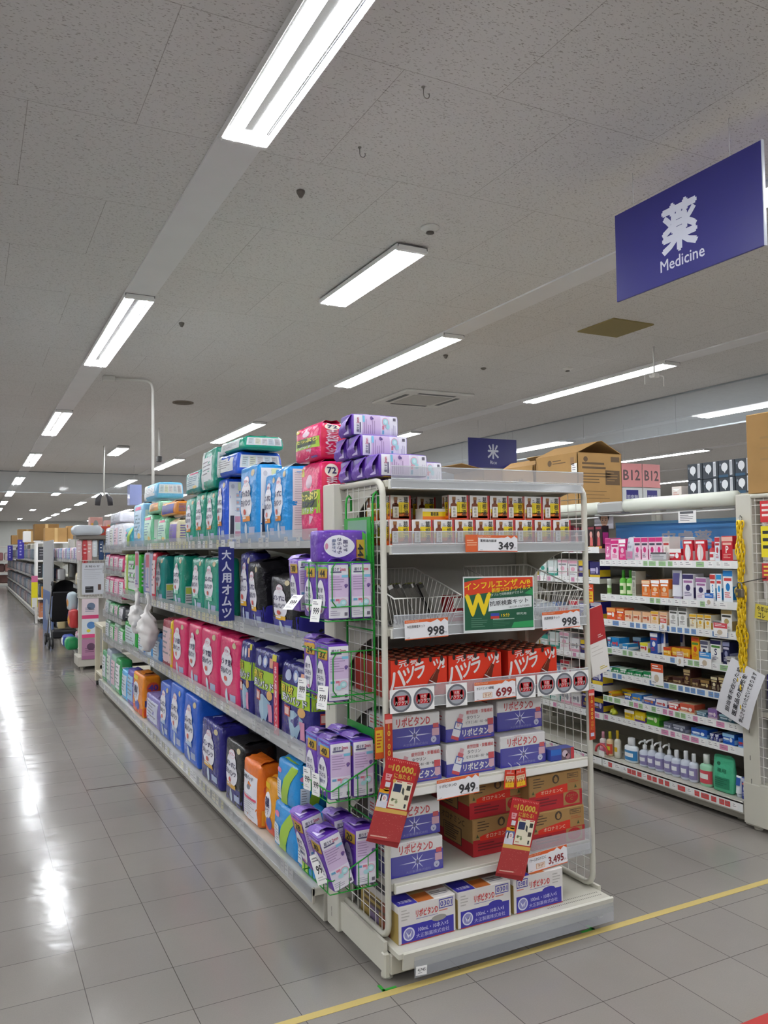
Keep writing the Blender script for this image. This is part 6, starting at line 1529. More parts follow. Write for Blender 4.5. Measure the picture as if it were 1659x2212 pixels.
rail_card(3.42, .79, .05, .085, C('#d8a48a', .45), 'salmon card on the fourth medicine rail')
rail_card(3.20, 1.145, .06, .075, C('#2f6ac0', .45), 'blue topped card on the second medicine rail')
mb = MB(); mb.box(-.06, .06, -.012, .012, 0, .045, C('#c9cacc', .4), .003); f = planar(mb, (-.06, -.012, 0), (.12, 0, 0), (0, 0, .045)); f.rect(0, .8, 1, 1, C('#4a4a4e', .5), 1); f.lines(.1, .1, .9, .7, 3, GREYINK, 1); solo('rail_card', mb, 'grey card with a dark top edge on the top medicine rail', 'card', None, T(3.66, 3.56, 1.40, FACE_AISLE))
t = thing('loop_tag', 'red arch shaped price hanger before the rinse bottles', 'tag', None, None, T(3.645, 4.09, .13, FACE_AISLE))
mb = MB(); pts = [(.055 * math.cos(a), 0, .02 + .055 * math.sin(a)) for a in [PI * k / 10 for k in range(11)]]; mb.tube(pts, .008, C('#cf4a4e', .4), 6); part('arch', mb, t)
mb = MB(); mb.box(-.025, .025, -.002, .0, -.01, .035, PAPER); part('card', mb, t)

# second medicine bay, seen past the right post and through the mesh
def run_items(prefix, zlist, X, y0, y1, n, pal, group, seed, where, hmax=.16, styles=('box',), dep=.09, name='medicine_box', cat='box'):
    r = random.Random(seed)
    for zi, (nm, z, hm) in enumerate(zlist):
        step = (y1 - y0) / n
        for k in range(n):
            c1, c2, c3 = pal[(zi * 3 + k // 2) % len(pal)]
            w = step * .90; h = min(hm, hmax) * (.62 + .38 * r.random())
            st = styles[(zi + k) % len(styles)]
            key = ('r', st, round(w, 2), round(h, 2), c1, c2)
            if key not in MCACHE: MCACHE[key] = item(st, w, dep, h, c1, c2, c3, seed + k)
            lab = '%s, %s from the near end of the %s shelf %s' % (prefix, ORD[k], nm, where)
            solo(name if st == 'box' else KIND[st], MCACHE[key], lab, cat if st == 'box' else CATN[st], group, T(X + dep / 2, y0 + step * (k + .5), z + .0005, FACE_AISLE))
PAL2 = [('#2a2566', '#d8b82a', '#b9b4d8'), ('#e0dfe0', '#d8a0b4', '#8a8a92'), ('#c9d4d2', '#3a9a8a', '#e8e8ea'), ('#31308a', '#e6c83a', '#dcdce8'), ('#e4e2e0', '#c83a48', '#777780'), ('#8fa4c4', '#2f5aa8', '#e8ecf2')]
run_items('carton of the second medicine bay', [('second', 1.271, .13), ('third', .961, .24), ('fourth', .761, .13), ('fifth', .571, .13), ('sixth', .391, .13)], 3.70, 4.12, 5.00, 8, PAL2, 'cartons in the second medicine bay', 5, 'there')
for k in range(4):
    key = ('dye', k % 2)
    if key not in MCACHE:
        mb, F = carton(.066, .06, .15, C('#2a1418', .3), .002); f = F['front']; f.rect(.05, .0, .95, .10, C('#d8982a', .4), 1); f.poly([(.3, .12), (.75, .12), (.72, .45), (.5, .7), (.35, .5)], C('#d8706a' if k % 2 else '#c85a5e', .35), 1); f.ell(.5, .62, .2, .14, C('#e2a49a', .35), 2, 14); f.rect(.1, .85, .9, .95, C('#8a2a3a', .4), 1); F['right'].rect(.1, .2, .9, .7, C('#a8287a', .35), 1); MCACHE[key] = mb.mesh('carton')
    solo('hair_dye_box', MCACHE[key], 'dark hair colour box with a pink swirl, %s from the near end' % ORD[k], 'box', 'hair colour boxes in the second medicine bay', T(3.725, 4.125 + .072 * k, 1.4705, FACE_AISLE))
t = thing('portrait_poster', 'small poster of a person with dark hair above the hair colour boxes', 'poster', None, None, T(3.80, 4.19, 1.60, FACE_AISLE))
mb = MB(); mb.box(-.09, .09, 0, .004, 0, .14, C('#dcd9e4', .4)); f = planar(mb, (-.09, 0, 0), (.18, 0, 0), (0, 0, .14), .0006)
f.ell(.55, .62, .27, .34, C('#2a2022', .4), 1, 20); f.ell(.55, .45, .20, .34, C('#d4a68c', .5), 2, 20); f.rect(.33, .0, .77, .08, C('#d4a68c', .5), 2); f.rect(.42, .47, .51, .50, C('#4a3430', .5), 3); f.rect(.59, .47, .68, .50, C('#4a3430', .5), 3); f.ell(.465, .42, .03, .025, C('#2e2424', .5), 3, 10); f.ell(.635, .42, .03, .025, C('#2e2424', .5), 3, 10); f.poly([(.54, .36), (.57, .36), (.555, .24)], C('#c48e76', .5), 3); f.rect(.49, .16, .62, .19, C('#b05a54', .5), 3); part('sheet', mb, t)
mb, F = carton(.15, .05, .16, C('#7a2430', .35)); f = F['front']; f.fit('ヒクア', .1, .66, .6, .9, PAPER, 1, .03); f.ell(.62, .28, .2, .22, C('#d89a90', .4), 1, 16); f.rect(.74, .5, .95, .9, PAPER, 1)
solo('display_box', mb, 'dark red display box on the top shelf, seen just left of the right post', 'box', None, T(3.73, 4.50, 1.4705, FACE_AISLE))
mb = MB(); mb.box(-.04, .04, -.0015, 0, 0, .12, C('#dc4a24', .45)); f = planar(mb, (-.04, -.0015, 0), (.08, 0, 0), (0, 0, .12), .0003); f.rect(.06, .05, .94, .62, C('#eac52a', .4), 1); f.lines(.1, .7, .9, .92, 2, PAPER, 1); f.lines(.12, .1, .9, .55, 3, C('#c84a24', .5), 2)
solo('rail_card', mb, 'red and yellow sale card hanging just right of the right post', 'card', None, T(3.645, 4.17, 1.115, FACE_AISLE))

# ------------------------------------------------------------------ near end of the medicine gondola
t = thing('end_gondola', 'cream end shelves of the medicine row, cut by the right edge', 'shelving', (0, 0, 0))
for x0 in (3.640, 4.66):
    mb = MB(); mb.box(x0, x0 + .09, 2.90, 3.0, .02, 1.752, CREAM, .004); f = planar(mb, (x0, 3.0, 0), (0, -.10, 0), (0, 0, 1.75))
    for u, z in ((.4, .10), (.62, .10), (.4, .16), (.62, .16), (.45, .24), (.42, .36), (.4, .5), (.38, 1.60)): f.rect(u, z / 1.75, u + .05, (z + .025) / 1.75, SLOT, 1)
    part('upright', mb, t)
mb = MB(); mb.box(3.73, 4.66, 2.96, 2.975, .1, 1.72, GREYIN); part('back_panel', mb, t)
for x in (3.645, 4.73):
    fr, w = mesh_panel_x(x, 2.53, 2.90, .24, 1.738); f = part('side_frame', fr, t); part('wire_mesh', w, f)
    mb = MB(); mb.box(x - .012, x + .0, 2.52, 3.0, .03, .24, CREAM, .002); part('side_skirt', mb, t)
for x in (3.68, 4.71):
    for y in (2.58, 2.95):
        mb = MB(); mb.lathe([(.022, 0), (.022, .012), (.012, .016), (.012, .035)], CREAM, 12, x, y); part('foot', mb, t)
for z in (1.74, 1.20, .62, .26):
    mb = MB(); mb.box(3.66, 4.72, 2.53, 2.96, z - .028, z, CREAM2, .002); part('shelf', mb, t)
PALE_P = C('#dcc9c6', .4); SALM = C('#c99a92', .4)
for k, (z, h) in enumerate(((1.201, .20), (1.402, .14), (1.543, .14))):
    mb, F = carton(.16, .26, h, C('#d2cdc8', .4), .003); F['left'].rect(.1, .1, .9, .9, PALE_P, 1); F['left'].rect(.5, .2, .8, .8, SALM, 2); F['left'].lines(.12, .15, .45, .8, 5, SALM, 2); F['front'].rect(.1, .1, .9, .9, SALM, 1)
    solo('goods_box', mb, 'pale pink carton behind the right edge mesh, %s from the bottom' % ORD[k], 'box', 'pale cartons behind the right edge mesh', T(3.775, 2.755, z))
for k, (z, h) in enumerate(((.621, .19), (.261, .16), (.4215, .16))):
    mb, F = carton(.16, .28, h, C('#3b3478', .35), .003); F['left'].lines(.1, .1, .9, .9, 3, C('#8a86b4', .4), 1, .12, k); F['left'].rect(.55, .2, .75, .5, C('#a9a4c4', .4), 2); F['left'].rect(.55, .65, .9, .75, C('#b4b0cc', .4), 2)
    solo('goods_box', mb, 'deep violet carton behind the right edge mesh, %s' % ('on the middle shelf', 'at the bottom', 'stacked on the bottom one')[k], 'box', 'violet cartons behind the right edge mesh', T(3.775, 2.745, z))
for (z, h, c1, c2, lab) in ((1.60, .11, '#cf2a30', '#f0e0dc', 'red card on the right edge mesh, topmost'), (1.42, .16, '#e6d21f', '#2a2a2a', 'yellow card on the right edge mesh, under the red one'), (1.30, .09, '#b8323a', '#e8c84a', 'red and gold card on the right edge mesh, middle')):
    mb = MB(); mb.box(-.05, .05, -.001, 0, 0, h, C(c1, .45)); f = planar(mb, (-.05, -.001, 0), (.1, 0, 0), (0, 0, h), .0003); f.lines(.1, .15, .9, .85, 3, C(c2, .5), 1)
    solo('mesh_card', mb, lab, 'card', None, T(3.632, 2.79, z, FACE_AISLE))
mb = MB(); mb.box(-.05, .05, -.001, 0, 0, .075, C('#d9c64e', .45)); f = planar(mb, (-.05, -.001, 0), (.1, 0, 0), (0, 0, .075), .0003); f.fit('今年は', .1, .52, .75, .88, INK, 1, .02); f.fit('コレ', .2, .1, .62, .44, INK, 1, .02)
solo('mesh_card', mb, 'small yellow card reading this year this one, on the right edge mesh', 'card', None, T(3.632, 2.845, 1.10, FACE_AISLE) @ Matrix.Rotation(.12, 4, 'Y'))
# chain, padlock, notice
t = thing('plastic_chain', 'yellow plastic chain hanging in a bunch down the cream upright', 'chain', (3.618, 2.96, 0))
YC = C('#e3bd12', .35)
for s in range(5):
    mb = MB(); n = 40 if s < 3 else 28; z = 1.595 if s < 3 else 1.24
    for k in range(n):
        ph = k % 2; cz = z - .0245 * k; wv = .006 * math.sin(k * .7 + s * 2); yy = (s - 2) * .008 + wv + .03 * max(0, .9 - cz); xx = -.006 * (s % 3) + .006 * math.cos(k * 1.3 + s)
        R1, R2 = .018, .010; pts = []
        for a in range(10):
            an = 2 * PI * a / 10; u = R2 * math.sin(an); v = R1 * math.cos(an)
            pts.append((xx + (u if ph else u * .25), yy + (u * .25 if ph else u), cz + v))
        mb.tube(pts, .0046, YC, 5, closed=True)
    part('strand', mb, t)
mb = MB(); mb.tube([(0, 0, 1.60), (0, 0, 1.625), (.01, 0, 1.64), (.022, 0, 1.63)], .003, CHROME, 6); part('hook', mb, t)
t = thing('padlock', 'steel padlock and ring on the yellow chain', 'padlock', (3.60, 2.955, 1.255))
mb = MB(); mb.box(-.012, .012, -.022, .022, -.045, 0, C('#8a8172', .3, .8), .004); part('body', mb, t)
mb = MB(); mb.tube([(0, -.014, -.003)] + [(0, -.014 * math.cos(a), .02 + .014 * math.sin(a)) for a in [PI * k / 8 for k in range(9)]] + [(0, .014, -.003)], .0035, CHROME, 6); part('shackle', mb, t)
mb = MB(); mb.tube([(.0, -.01, .03), (.01, -.07, .045), (.03, -.14, .06)], .003, C('#3a3836', .4), 6); part('cable', mb, t)
O = Vector((3.597, 2.925, .525)); U = Vector((0, -.33, .944)) * .31; V = Vector((0, .944, .33)) * .215
mb = MB(); n = 6; Wn = U.cross(V).normalized(); vs = []
for j in range(n + 1):
    for i in range(n + 1):
        u, v = i / n, j / n; vs.append(O + U * u + V * v + Wn * (.012 * math.sin(PI * u) - .01 * u))
mb.add(vs, [(j * (n + 1) + i, j * (n + 1) + i + 1, (j + 1) * (n + 1) + i + 1, (j + 1) * (n + 1) + i) for j in range(n) for i in range(n)], C('#e3e3e8', .16), True)
f = Face(mb, lambda u, v, k: O + U * u + V * v + Wn * (.012 * math.sin(PI * u) - .01 * u + .0012 * k), U.length, V.length)
f.fit('担当者不在のため', .10, .64, .92, .76, INK, 1, .01); f.fit('医薬品の販売を', .10, .42, .86, .55, INK, 1, .02); f.fit('休止させていただいております', .05, .20, .97, .33, INK, 1, .01)
solo('laminated_notice', mb, 'laminated white notice hanging askew from the yellow chain', 'notice')

# ------------------------------------------------------------------ cartons and boxes on top of the medicine row
def open_carton(name, w, d, h, label, m, art=None, flaps=(1.9, 2.2, 1.0, .8)):
    t = thing(name, label, 'cardboard box', None, None, m)
    mb = MB(); k = .004
    for bx in ((-w / 2, w / 2, -d / 2, -d / 2 + k), (-w / 2, w / 2, d / 2 - k, d / 2), (-w / 2, -w / 2 + k, -d / 2, d / 2), (w / 2 - k, w / 2, -d / 2, d / 2)): mb.box(*bx, 0, h, CARD)
    mb.box(-w / 2, w / 2, -d / 2, d / 2, 0, k, CARD)
    if art: art(boxfaces(mb, w, d, h))
    part('body', mb, t)
    for j, an in enumerate(flaps):
        mb = MB(); L, dep = ((w, d / 2), (w, d / 2), (d, w / 2), (d, w / 2))[j]
        mb.box(-L / 2, L / 2, 0, dep, -.002, .002, CARD)
        o = part('flap', mb, t)
        base = [(0, -d / 2, h), (0, d / 2, h), (-w / 2, 0, h), (w / 2, 0, h)][j]; rz = [0, PI, -PI / 2, PI / 2][j]
        o.matrix_local = Matrix.Translation(base) @ Matrix.Rotation(rz, 4, 'Z') @ Matrix.Rotation(an, 4, 'X')
DKC = C('#5d4830', .7)
def art1(F):
    f = F['front']; f.lines(.1, .40, .75, .62, 4, DKC, 1, .35, 2); f.lines(.1, .66, .7, .82, 2, DKC, 1, .5, 5); f.ell(.18, .88, .05, .05, DKC, 1); f.rect(.62, .40, .95, .68, DKC, 1); f.lines(.66, .44, .92, .64, 4, CARD, 2, .2); f.lines(.05, .08, .95, .28, 3, DKC, 1, .12, 4); f.rect(.75, .84, .95, .94, DKC, 1)
    l = F['left']; l.ell(.35, .86, .05, .06, DKC, 1); l.lines(.42, .80, .75, .9, 2, DKC, 1, .35); l.rect(.84, .78, .92, .92, C('#8a6a48', .7), 1); l.rect(.86, .62, .985, .80, PAPER, 1); l.lines(.88, .65, .96, .77, 3, GREYINK, 2)
open_carton('cardboard_box', .405, .47, .375, 'open brown cardboard box with printed panels, directly above the right post', T(3.975, 4.64, 1.7685), art1, (-1.3, -1.3, .42, .46))
def art2(F): F['left'].fit('MrMax', .40, .55, .80, .72, DKC, 1, .03); F['left'].lines(.4, .2, .8, .4, 2, DKC, 1, .3); F['front'].lines(.2, .3, .8, .7, 3, DKC, 1, .3)
open_carton('cardboard_box', .43, .40, .33, 'lower open cardboard box with black lettering, behind the first open box', T(3.975, 5.09, 1.7685), art2, (-1.3, -1.3, .30, .5))
open_carton('cardboard_box', .43, .46, .36, 'farthest open cardboard box, only a flap showing above the end shelves', T(3.975, 5.78, 1.7685), None, (-1.3, -1.3, 2.95, 2.6))
mb, F = carton(.42, .42, .42, CARD, .004); F['front'].rect(.47, 0, .53, 1, C('#c2a06a', .5), 1); F['left'].lines(.2, .3, .8, .7, 3, C('#9a7a4c', .7), 1, .2)
solo('cardboard_box', mb, 'plain closed cardboard box cut by the right edge, on the near medicine row end', 'cardboard box', None, T(3.885, 2.735, 1.7535))
MK = C('#2f3640', .35); SHW = C('#dfe2e6', .4)
for j in range(2):
    for k in range(4):
        y = 3.385 - .112 * k
        mb, F = carton(.108, .17, .096, MK, .002); f = F['front']; f.rect(.70, .12, .86, .98, SHW, 1); f.rect(.72, .16, .84, .9, C('#b4b8be', .4), 2); f.ell(.38, .60, .20, .26, SHW, 1, 16); f.poly([(.2, .62), (.56, .62), (.40, .24)], SHW, 2); f.ell(.12, .75, .05, .08, C('#7a8490', .4), 1, 10); f.rect(.0, .0, .6, .16, C('#24506e', .35), 1) if k > 1 else None; F['top'].rect(.1, .1, .9, .9, C('#8a929c', .3), 1)
        solo('mask_box', mb, 'dark mask box with a white shield, %s from the far end of the %s row' % (ORD[k], ('lower', 'upper')[j]), 'box', 'mask boxes on top of the medicine row', T(3.86, y, 1.7685 + .0965 * j, FACE_AISLE))
mb, F = carton(.075, .1, .07, C('#ddd3cc', .4)); F['front'].poly([(.1, .8), (.9, .8), (.5, .6)], PAPER, 1); F['front'].lines(.15, .2, .8, .5, 2, C('#c08a80', .5), 1)
solo('mask_box', mb, 'small pale box left of the dark mask boxes', 'box', None, T(3.83, 3.53, 1.7685, FACE_AISLE))

# ================================================================== farther runs down the left aisle
def far_pack_meshes(cols, w, d, h, soft=True):
    out = []
    for k, (a, b) in enumerate(cols):
        if soft:
            mb, F = bag(w, d, h, C(a, .35), .02, .01, .003, k, n=5); F['front'].rect(.15, .2, .85, .8, C(b, .4), 1); F['front'].lines(.2, .3, .8, .7, 3, GREYINK, 2, .3, k)
        else:
            mb, F = carton(w, d, h, C(a, .4)); F['front'].rect(.1, .45, .9, .85, C(b, .4), 1); F['front'].lines(.15, .1, .8, .35, 2, GREYINK, 1, .35, k)
        out.append(mb.mesh('pack'))
    return out
def fill(run, y0, y1, shelves, X, n, meshes, group, word):
    st = (y1 - y0) / n
    for nm, z in shelves:
        for k in range(n):
            m = meshes[(k * 3 + len(nm)) % len(meshes)]
            solo('goods_pack', m, '%s, %s shelf, %s from the near end' % (word, nm, ORD[k]), 'pack', group, T(X, y0 + st * (k + .5), z + .0005, FACE_AISLE))
BX = 1.31
BABY = far_pack_meshes([('#c9c8cf', '#e6e4e8'), ('#8fb4c4', '#dfe6ea'), ('#d8a9b4', '#f0e2e4'), ('#9a8fb4', '#dcd8e6'), ('#c4b48a', '#e8e2d0'), ('#5a7ab4', '#d4dcec'), ('#d0d0d4', '#b8a4ac')], .16, .12, .19)
yb = [11.4, 12.6, 13.8, 15.0, 16.2, 17.3]
for k in range(5):
    bay(yb[k], yb[k + 1], (1.36, 1.0, .62) if k not in (1, 2) else (1.36,), 'shelving bay of the baby goods run, %s from its near end' % ORD[k], BX + .03, BX if k not in (1, 2) else 1.58, group='bays of the baby goods run', lip=.03)
    fill(0, yb[k] + .06, yb[k + 1] - .06, (('top', 1.361), ('middle', 1.001), ('low', .621), ('base', .158)) if k not in (1, 2) else (('top', 1.361),), BX + .11, 5 if k < 3 else 4, BABY, 'packs on the baby goods run', 'pack in the %s baby goods bay' % ORD[k])
# its near end
t = thing('end_gondola', 'end shelves of the baby goods run with a grey header, facing the viewer', 'shelving', (0, 0, 0))
for x0 in (1.27, 2.19):
    mb = MB(); mb.box(x0, x0 + .05, 11.33, 11.4, .02, 1.74, CREAM, .003); part('upright', mb, t)
mb = MB(); mb.box(1.32, 2.19, 11.36, 11.38, .1, 1.70, GREYIN); part('back_panel', mb, t)
mb = MB(); n = 8; arc = [(1.20 + 1.12 * k / n, 11.33 - .36 - .06 * math.sin(PI * k / n)) for k in range(n + 1)]
mb.prism([(1.20, 11.33)] + arc + [(2.32, 11.33)], 'z', 1.655, 1.70, C('#77716a', .6)); part('header', mb, t)
mb = MB(); mb.box(1.22, 2.3, 10.92, 11.38, .04, .16, CREAM2, .004); part('base_shelf', mb, t)
for x in (1.27, 2.24):
    mb = MB(); mb.lathe([(.02, 0), (.02, .042)], CREAM, 10, x, 10.98); part('foot', mb, t)
t = thing('wire_basket', 'tall white wire basket on the baby goods end, holding a printed sheet', 'basket', (0, 0, 0))
mb = MB()
for z in (.90, 1.14, 1.38): mb.tube([(1.25, 11.3, z), (1.25, 10.96, z), (1.62, 10.96, z), (1.62, 11.3, z)], .004, WIRE, 5)
mb.tube([(1.25, 10.96, 1.38), (1.28, 11.02, 1.44), (1.59, 11.02, 1.44), (1.62, 10.96, 1.38)], .004, WIRE, 5); part('rim', mb, t)
mb = MB()
for k in range(12): mb.tube([(1.25 + .37 * k / 11, 10.96, .90), (1.25 + .37 * k / 11, 10.96, 1.38)], .002, WIRE, 4)
for k in range(8): mb.tube([(1.25, 10.96 + .34 * k / 7, .90), (1.25, 10.96 + .34 * k / 7, 1.38)], .002, WIRE, 4); 
mb.box(1.25, 1.62, 10.96, 11.3, .898, .903, WIRE); part('wire_mesh', mb, t)
mb = MB(); mb.box(0, .27, -.002, 0, 0, .40, C('#c9ccd4', .5)); f = planar(mb, (0, -.002, 0), (.27, 0, 0), (0, 0, .40), .0008); f.fit('お知らせ', .15, .86, .8, .93, INK, 1, .01); f.rect(.1, .80, .9, .81, INK, 1); f.lines(.1, .45, .9, .76, 5, C('#b4b6be', .5), 1, .2); f.rect(.15, .06, .52, .26, C('#232428', .4), 1); f.rect(.72, .14, .86, .32, C('#5a4038', .4), 1); f.lines(.17, .1, .5, .24, 2, C('#8a8c94', .5), 2, .15)
solo('paper_sheet', mb, 'pale printed sheet fixed to the tall white wire basket', 'sheet', None, T(1.265, 10.95, .945))
for k, (z, c, a, b) in enumerate(((.64, '#dfcfd6', '#d8487c', '#6a7a94'), (.40, '#d9e0e4', '#e04a84', '#5a8ac4'), (.13, '#b884a4', '#a86a92', '#6a4a64'))):
    mb = MB(); mb.box(0, .2, -.004, 0, 0, .255, C(c, .45)); f = planar(mb, (0, -.004, 0), (.2, 0, 0), (0, 0, .255), .0008)
    f.rect(0, 0, 1, .18, C(a, .45), 1); f.ell(.55, .62, .25, .18, C(b, .45), 1, 16); f.ell(.4, .35, .12, .08, C('#d8cc3a', .45), 2, 12) if k == 1 else f.lines(.2, .3, .8, .55, 3, C(b, .45), 1, .3)
    solo('product_card', mb, 'pink edged product card on the baby goods end, %s from the top' % ORD[k], 'card', 'pink cards on the baby goods end', T(1.262, 10.915, z))
for k, (x, c, h) in enumerate(((1.24, '#d8bfc4', .26), (1.31, '#c43a40', .30), (1.365, '#e0a8a4', .27), (1.43, '#d4dde2', .22), (1.51, '#23406a', .26), (1.59, '#2a4a78', .26))):
    mb, F = bag(.06, .03, h, C(c, .4), .012, .004, .002, k, n=5); F['front'].lines(.2, .3, .8, .8, 3, PAPER, 1, .2, k); mb.tube([(0, 0, h - .005), (0, 0, 1.648 - (1.64 - h))], .002, WIRE, 4)
    solo('hanging_pack', mb, ('pale pink', 'red', 'salmon', 'white', 'navy', 'deeper navy')[k] + ' pack hanging under the grey header of the baby goods end', 'pack', 'packs hanging on the baby goods end', T(x, 11.02, 1.64 - h))
TOPS = [(1.30, 11.2, .16, .2, .13, '#e0a08a', 'pale orange plastic pack on top of the baby goods end, leftmost'), (1.52, 11.25, .30, .25, .12, '#c4402a', 'red orange box on top of the baby goods end'), (1.50, 11.5, .16, .2, .2, '#c4a49c', 'pinkish box standing behind the red orange box'), (1.72, 11.5, .2, .25, .16, '#d8b4b0', 'pale rose box on top of the baby goods run'), (1.92, 11.6, .24, .3, .19, '#dcd8de', 'white box on top of the baby goods run, rightmost')]
for x, y, w, d, h, c, lab in TOPS:
    z = 1.7005 if y < 11.33 else 1.7505
    mb, F = carton(w, d, h, C(c, .5)); f = F['front']; f.ell(.45, .5, .2, .3, C('#7a9a9a', .45), 1, 14); f.rect(.08, .3, .25, .6, C('#d8b84a', .45), 1); f.rect(.7, .2, .95, .5, C('#e8d8d0', .45), 1)
    solo('goods_box', mb, lab, 'box', None, T(x, y, z) if y < 11.33 else T(x, y, z))
mb, F = bag(.34, .26, .12, C('#c4ccd4', .25), .04, .02, .012, 4); solo('plastic_bag', mb, 'crumpled pale plastic bag lying on the grey header, left part', 'bag', None, T(1.33, 11.02, 1.7005))
# display panel, stroller
mb = MB(); mb.box(1.272, 1.296, 15.2, 17.2, .78, 1.70, C('#a7a8aa', .6), .004); mb.box(1.272, 1.296, 15.2, 17.2, .0, .779, C('#5a6f9e', .5), .004); f = planar(mb, (1.272, 17.2, 0), (0, -2.0, 0), (0, 0, .78), .001); f.ell(.45, .55, .2, .25, C('#9aa4b4', .5), 1, 18); f.rect(.62, .2, .95, .7, C('#7a8cb4', .5), 1)
solo('display_board', mb, 'tall board, grey above and blue below, along the baby goods run', 'panel')
t = thing('stroller', 'black and silver baby stroller parked in the gap under the baby goods shelf', 'stroller', (1.10, 13.0, 0), None, T(1.315, 13.75, .0, PI))
SIL = C('#a9a9ac', .3, .7); DK = C('#1f1f23', .6)
for sx in (-.21, .21):
    for (y, z0) in ((-.36, .10), (.33, .10)):
        mb = MB()
        for dx in (-.022, .022):
            pts = [(sx + dx, y + .085 * math.cos(a), z0 + .085 * math.sin(a)) for a in [2 * PI * k / 16 for k in range(16)]]; mb.tube(pts, .014, RUBBER, 6, closed=True)
        w = part('wheel', mb, t)
        mb = MB(); mb.tube([(sx - .03, y, z0), (sx + .03, y, z0)], .05, C('#8f8f92', .4), 14); part('hub', mb, w)
    mb = MB(); mb.tube([(sx, -.36, .12), (sx, -.30, .2), (sx * .98, .12, .62), (sx * .95, .36, 1.0)], .012, SIL, 8); part('frame_tube', mb, t)
    mb = MB(); mb.tube([(sx, .33, .12), (sx, .26, .25), (sx * .98, -.02, .58)], .012, SIL, 8); part('frame_tube', mb, t)
    mb = MB(); mb.tube([(sx * .95, .36, .99), (sx * .95, .44, 1.03), (sx * .95, .50, 1.0), (sx * .95, .50, .93)], .018, DK, 8); part('handle', mb, t)
mb = MB(); mb.box(-.19, .19, -.22, .10, .40, .45, DK, .02); part('seat', mb, t)
mb = MB(); mb.prism([(.06, .44), (.12, .43), (.34, .86), (.28, .88)], 'x', -.18, .18, DK); part('backrest', mb, t)
mb = MB(); mb.box(-.18, .18, -.02, .30, .16, .28, DK, .02); part('basket', mb, t)
mb = MB(); vs = []; fs = []; nu, nv = 10, 6
for j in range(nv + 1):
    for i in range(nu + 1):
        a = PI * i / nu; b = PI * .05 + PI * .5 * j / nv
        vs.append((-.21 * math.cos(a), .26 - .30 * math.sin(b) * math.sin(a), .82 + .24 * math.cos(b) * math.sin(a)))
fs = [(j * (nu + 1) + i, j * (nu + 1) + i + 1, (j + 1) * (nu + 1) + i + 1, (j + 1) * (nu + 1) + i) for j in range(nv) for i in range(nu)]; mb.add(vs, fs, DK, True); part('canopy', mb, t)
for k, (x, y, c, lab) in enumerate(((1.20, 11.9, '#2aa060', 'green toy pack on the base shelf of the baby goods run'), (1.22, 12.3, '#2f4aa4', 'blue and white pack low on the baby goods run'))):
    mb, F = bag(.22, .14, .16, C(c, .35), .03, .02, .006, k); F['front'].rect(.2, .2, .8, .8, PAPER if k else C('#6ac48a', .4), 1); solo('soft_pack', mb, lab, 'soft pack', None, T(1.245, y, .0 if 0 else .16, FACE_AISLE))
for k, (y, z, c, c2, lab) in enumerate(((11.75, .70, '#b4c4cc', '#d8903a', 'patterned pale blue bag hanging out of the baby goods run'), (11.6, .48, '#c4383a', '#e0a020', 'red and yellow toy pack hanging out of the baby goods run'))):
    mb, F = bag(.30, .10, .24, C(c, .4), .03, .02, .006, k + 9); F['front'].ell(.6, .45, .25, .25, C(c2, .4), 1, 14); F['front'].ell(.3, .7, .2, .2, C('#2f5ab4', .4), 1, 14); mb.tube([(0, .03, .2), (0, .10, .26)], .003, WIRE, 5)
    solo('hanging_bag', mb, lab, 'bag', None, T(1.235, y, z, FACE_AISLE))

CLO = far_pack_meshes([('#6a6a78', '#a4a4ae'), ('#4f5566', '#8a90a0'), ('#8a7a74', '#b4a8a0'), ('#5f6f7c', '#a0acb4'), ('#7c6a70', '#b0a0a4')], .30, .16, .27)
yc = [18.9, 21.3, 23.7, 26.1, 28.5, 30.9, 33.3, 35.7]
for k in range(7):
    bay(yc[k], yc[k + 1], (1.30, .92, .52), 'long shelving bay of the far clothing run, %s from its near end' % ORD[k], BX, BX - .03, group='bays of the far clothing run', lip=.03)
    fill(0, yc[k] + .1, yc[k + 1] - .1, (('top', 1.301), ('middle', .921), ('low', .521), ('base', .158)), BX + .10, 6 if k < 2 else 5, CLO, 'packs on the far clothing run', 'dull pack in the %s far clothing bay' % ORD[k])
t = thing('end_gondola', 'white framed end shelves of the far clothing run', 'shelving', (0, 0, 0))
for x in (1.24, 2.26):
    for y in (18.45, 18.85):
        mb = MB(); mb.box(x - .02, x + .02, y - .02, y + .02, 0, 1.70, WHITE, .003); part('post', mb, t)
for z in (.12, .52, .95, 1.32, 1.70):
    mb = MB(); mb.box(1.24, 2.26, 18.43, 18.87, z - .03, z, WHITE, .003); part('shelf', mb, t)
for k, (x, z, w, h, c, lab) in enumerate(((1.40, 1.3205, .26, .28, '#3a3a40', 'dark box on the upper shelf of the far white end shelves'), (1.47, .9505, .22, .28, '#9cc0d0', 'pale blue box on the far white end shelves'), (1.47, .5205, .24, .24, '#cf9428', 'orange yellow box on the far white end shelves'), (1.45, .1205, .3, .3, '#c98a6a', 'salmon box at the foot of the far white end shelves'), (1.35, .9505, .08, .3, '#2c2c32', 'slim black box beside the pale blue box'))):
    if k == 4: x = 1.31
    mb, F = carton(w, .25, h, C(c, .5)); F['front'].lines(.1, .2, .9, .8, 3, C('#c4c4c8', .5), 1, .15, k)
    solo('goods_box', mb, lab, 'box', None, T(x, 18.62, z))
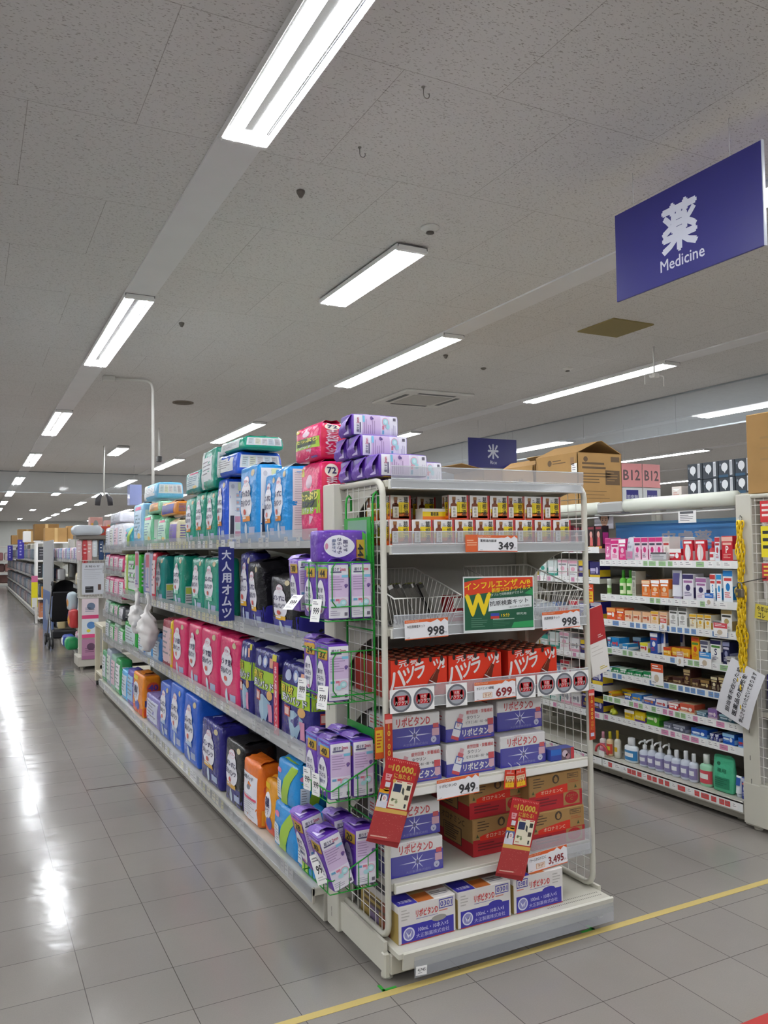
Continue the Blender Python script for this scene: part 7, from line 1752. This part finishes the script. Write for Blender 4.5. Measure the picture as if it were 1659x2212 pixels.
for k, (x, y, z0, z1, c, lab) in enumerate(((1.19, 18.3, .35, 1.0, '#e0d21c', 'yellow and pink promotional strip before the far white end shelves'), (1.42, 18.3, .15, .95, '#dca81c', 'tall golden promotional strip at the far white end shelves'))):
    t = thing('display_strip', lab, 'strip', (x, y, 0))
    mb = MB(); mb.box(-.06, .06, -.01, .01, z0, z1, C(c, .45), .002); f = planar(mb, (-.06, -.01, z0), (.12, 0, 0), (0, 0, z1 - z0), .001); f.rect(0, .8, 1, 1, C('#c86a94', .45), 1); f.rect(.1, 0, .9, .3, C('#d8d8d4', .45), 1); part('panel', mb, t)
    mb = MB(); mb.tube([(0, 0, .01), (0, 0, z0 + .02)], .01, CHROME, 6); mb.lathe([(.09, 0), (.09, .012), (.02, .02)], CHROME, 14); part('stand', mb, t)
for k, (y, z, lab) in enumerate(((23.5, 1.32, 'narrow navy flag sticking out of the far clothing run, nearer one'), (30.0, 1.22, 'narrow navy flag sticking out of the far clothing run, farther one'))):
    mb = MB(); mb.box(-.16, 0, -.004, .004, 0, .5, C('#3a34a0', .45)); f = planar(mb, (-.16, -.004, 0), (.16, 0, 0), (0, 0, .5), .001); f.lines(.3, .1, .7, .9, 5, C('#a9a6d8', .5), 1, .5); mb.box(-.005, .1, -.003, .003, .44, .46, CHROME)
    solo('aisle_banner', mb, lab, 'sign', 'navy flags on the far clothing run', T(1.27, y, z))
for k, (x, y, w, d, h, c, lab) in enumerate(((1.62, 18.7, .44, .4, .30, CARD, 'brown carton on the near end of the far clothing run, left one'), (2.02, 18.75, .34, .4, .34, CARD, 'brown carton on the near end of the far clothing run, right one'), (1.50, 19.6, .5, .5, .36, CARDD, 'dark brown carton set behind on the far clothing run'), (1.42, 23.0, .4, .5, .28, WHITE, 'white carton on top of the far clothing run'), (1.50, 26.5, .5, .6, .42, CARD, 'brown carton far along the top of the clothing run'), (1.45, 29.5, .5, .6, .3, CARDD, 'small brown carton farthest along the clothing run'))):
    mb = MB(); mb.box(-w / 2, w / 2, -d / 2, d / 2, 0, h, c, .004); z = 1.7005 if y < 18.87 else 1.7505
    mb.box(-.03, .03, -d / 2 - .0008, -d / 2, 0, h, C('#c2a06a', .5))
    solo('cardboard_box', mb, lab, 'cardboard box', 'cartons on top of the far clothing run', T(x, y, z))
t = thing('clothes_rack', 'dark wooden shelf rack at the far left end of the aisle', 'shelving', (1.35, 40.0, 0))
DW = C('#3a2824', .6)
for x in (-.55, .55):
    mb = MB(); mb.box(x - .05, x + .05, -.5, .5, 0, 1.75, DW, .005); part('side_panel', mb, t)
for z in (.12, .62, 1.12, 1.74):
    mb = MB(); mb.box(-.5, .5, -.48, .48, z - .04, z, C('#b4aca4', .5), .004); part('shelf', mb, t)
for k, (x, z, c) in enumerate(((-.25, 1.1205, '#8a5a5c'), (.2, 1.1205, '#c4b8b4'), (-.2, .6205, '#5a3c3a'), (.22, .6205, '#a47a74'), (0, .1205, '#6a4a44'))):
    mb, F = bag(.4, .5, .36, C(c, .7), .06, .01, .01, k, n=6); solo('folded_clothes', mb, 'folded clothes pile in the dark far rack, %s' % ('upper left', 'upper right', 'middle left', 'middle right', 'bottom')[k], 'clothes', 'clothes in the dark far rack', T(1.35 + x, 40.0, z))
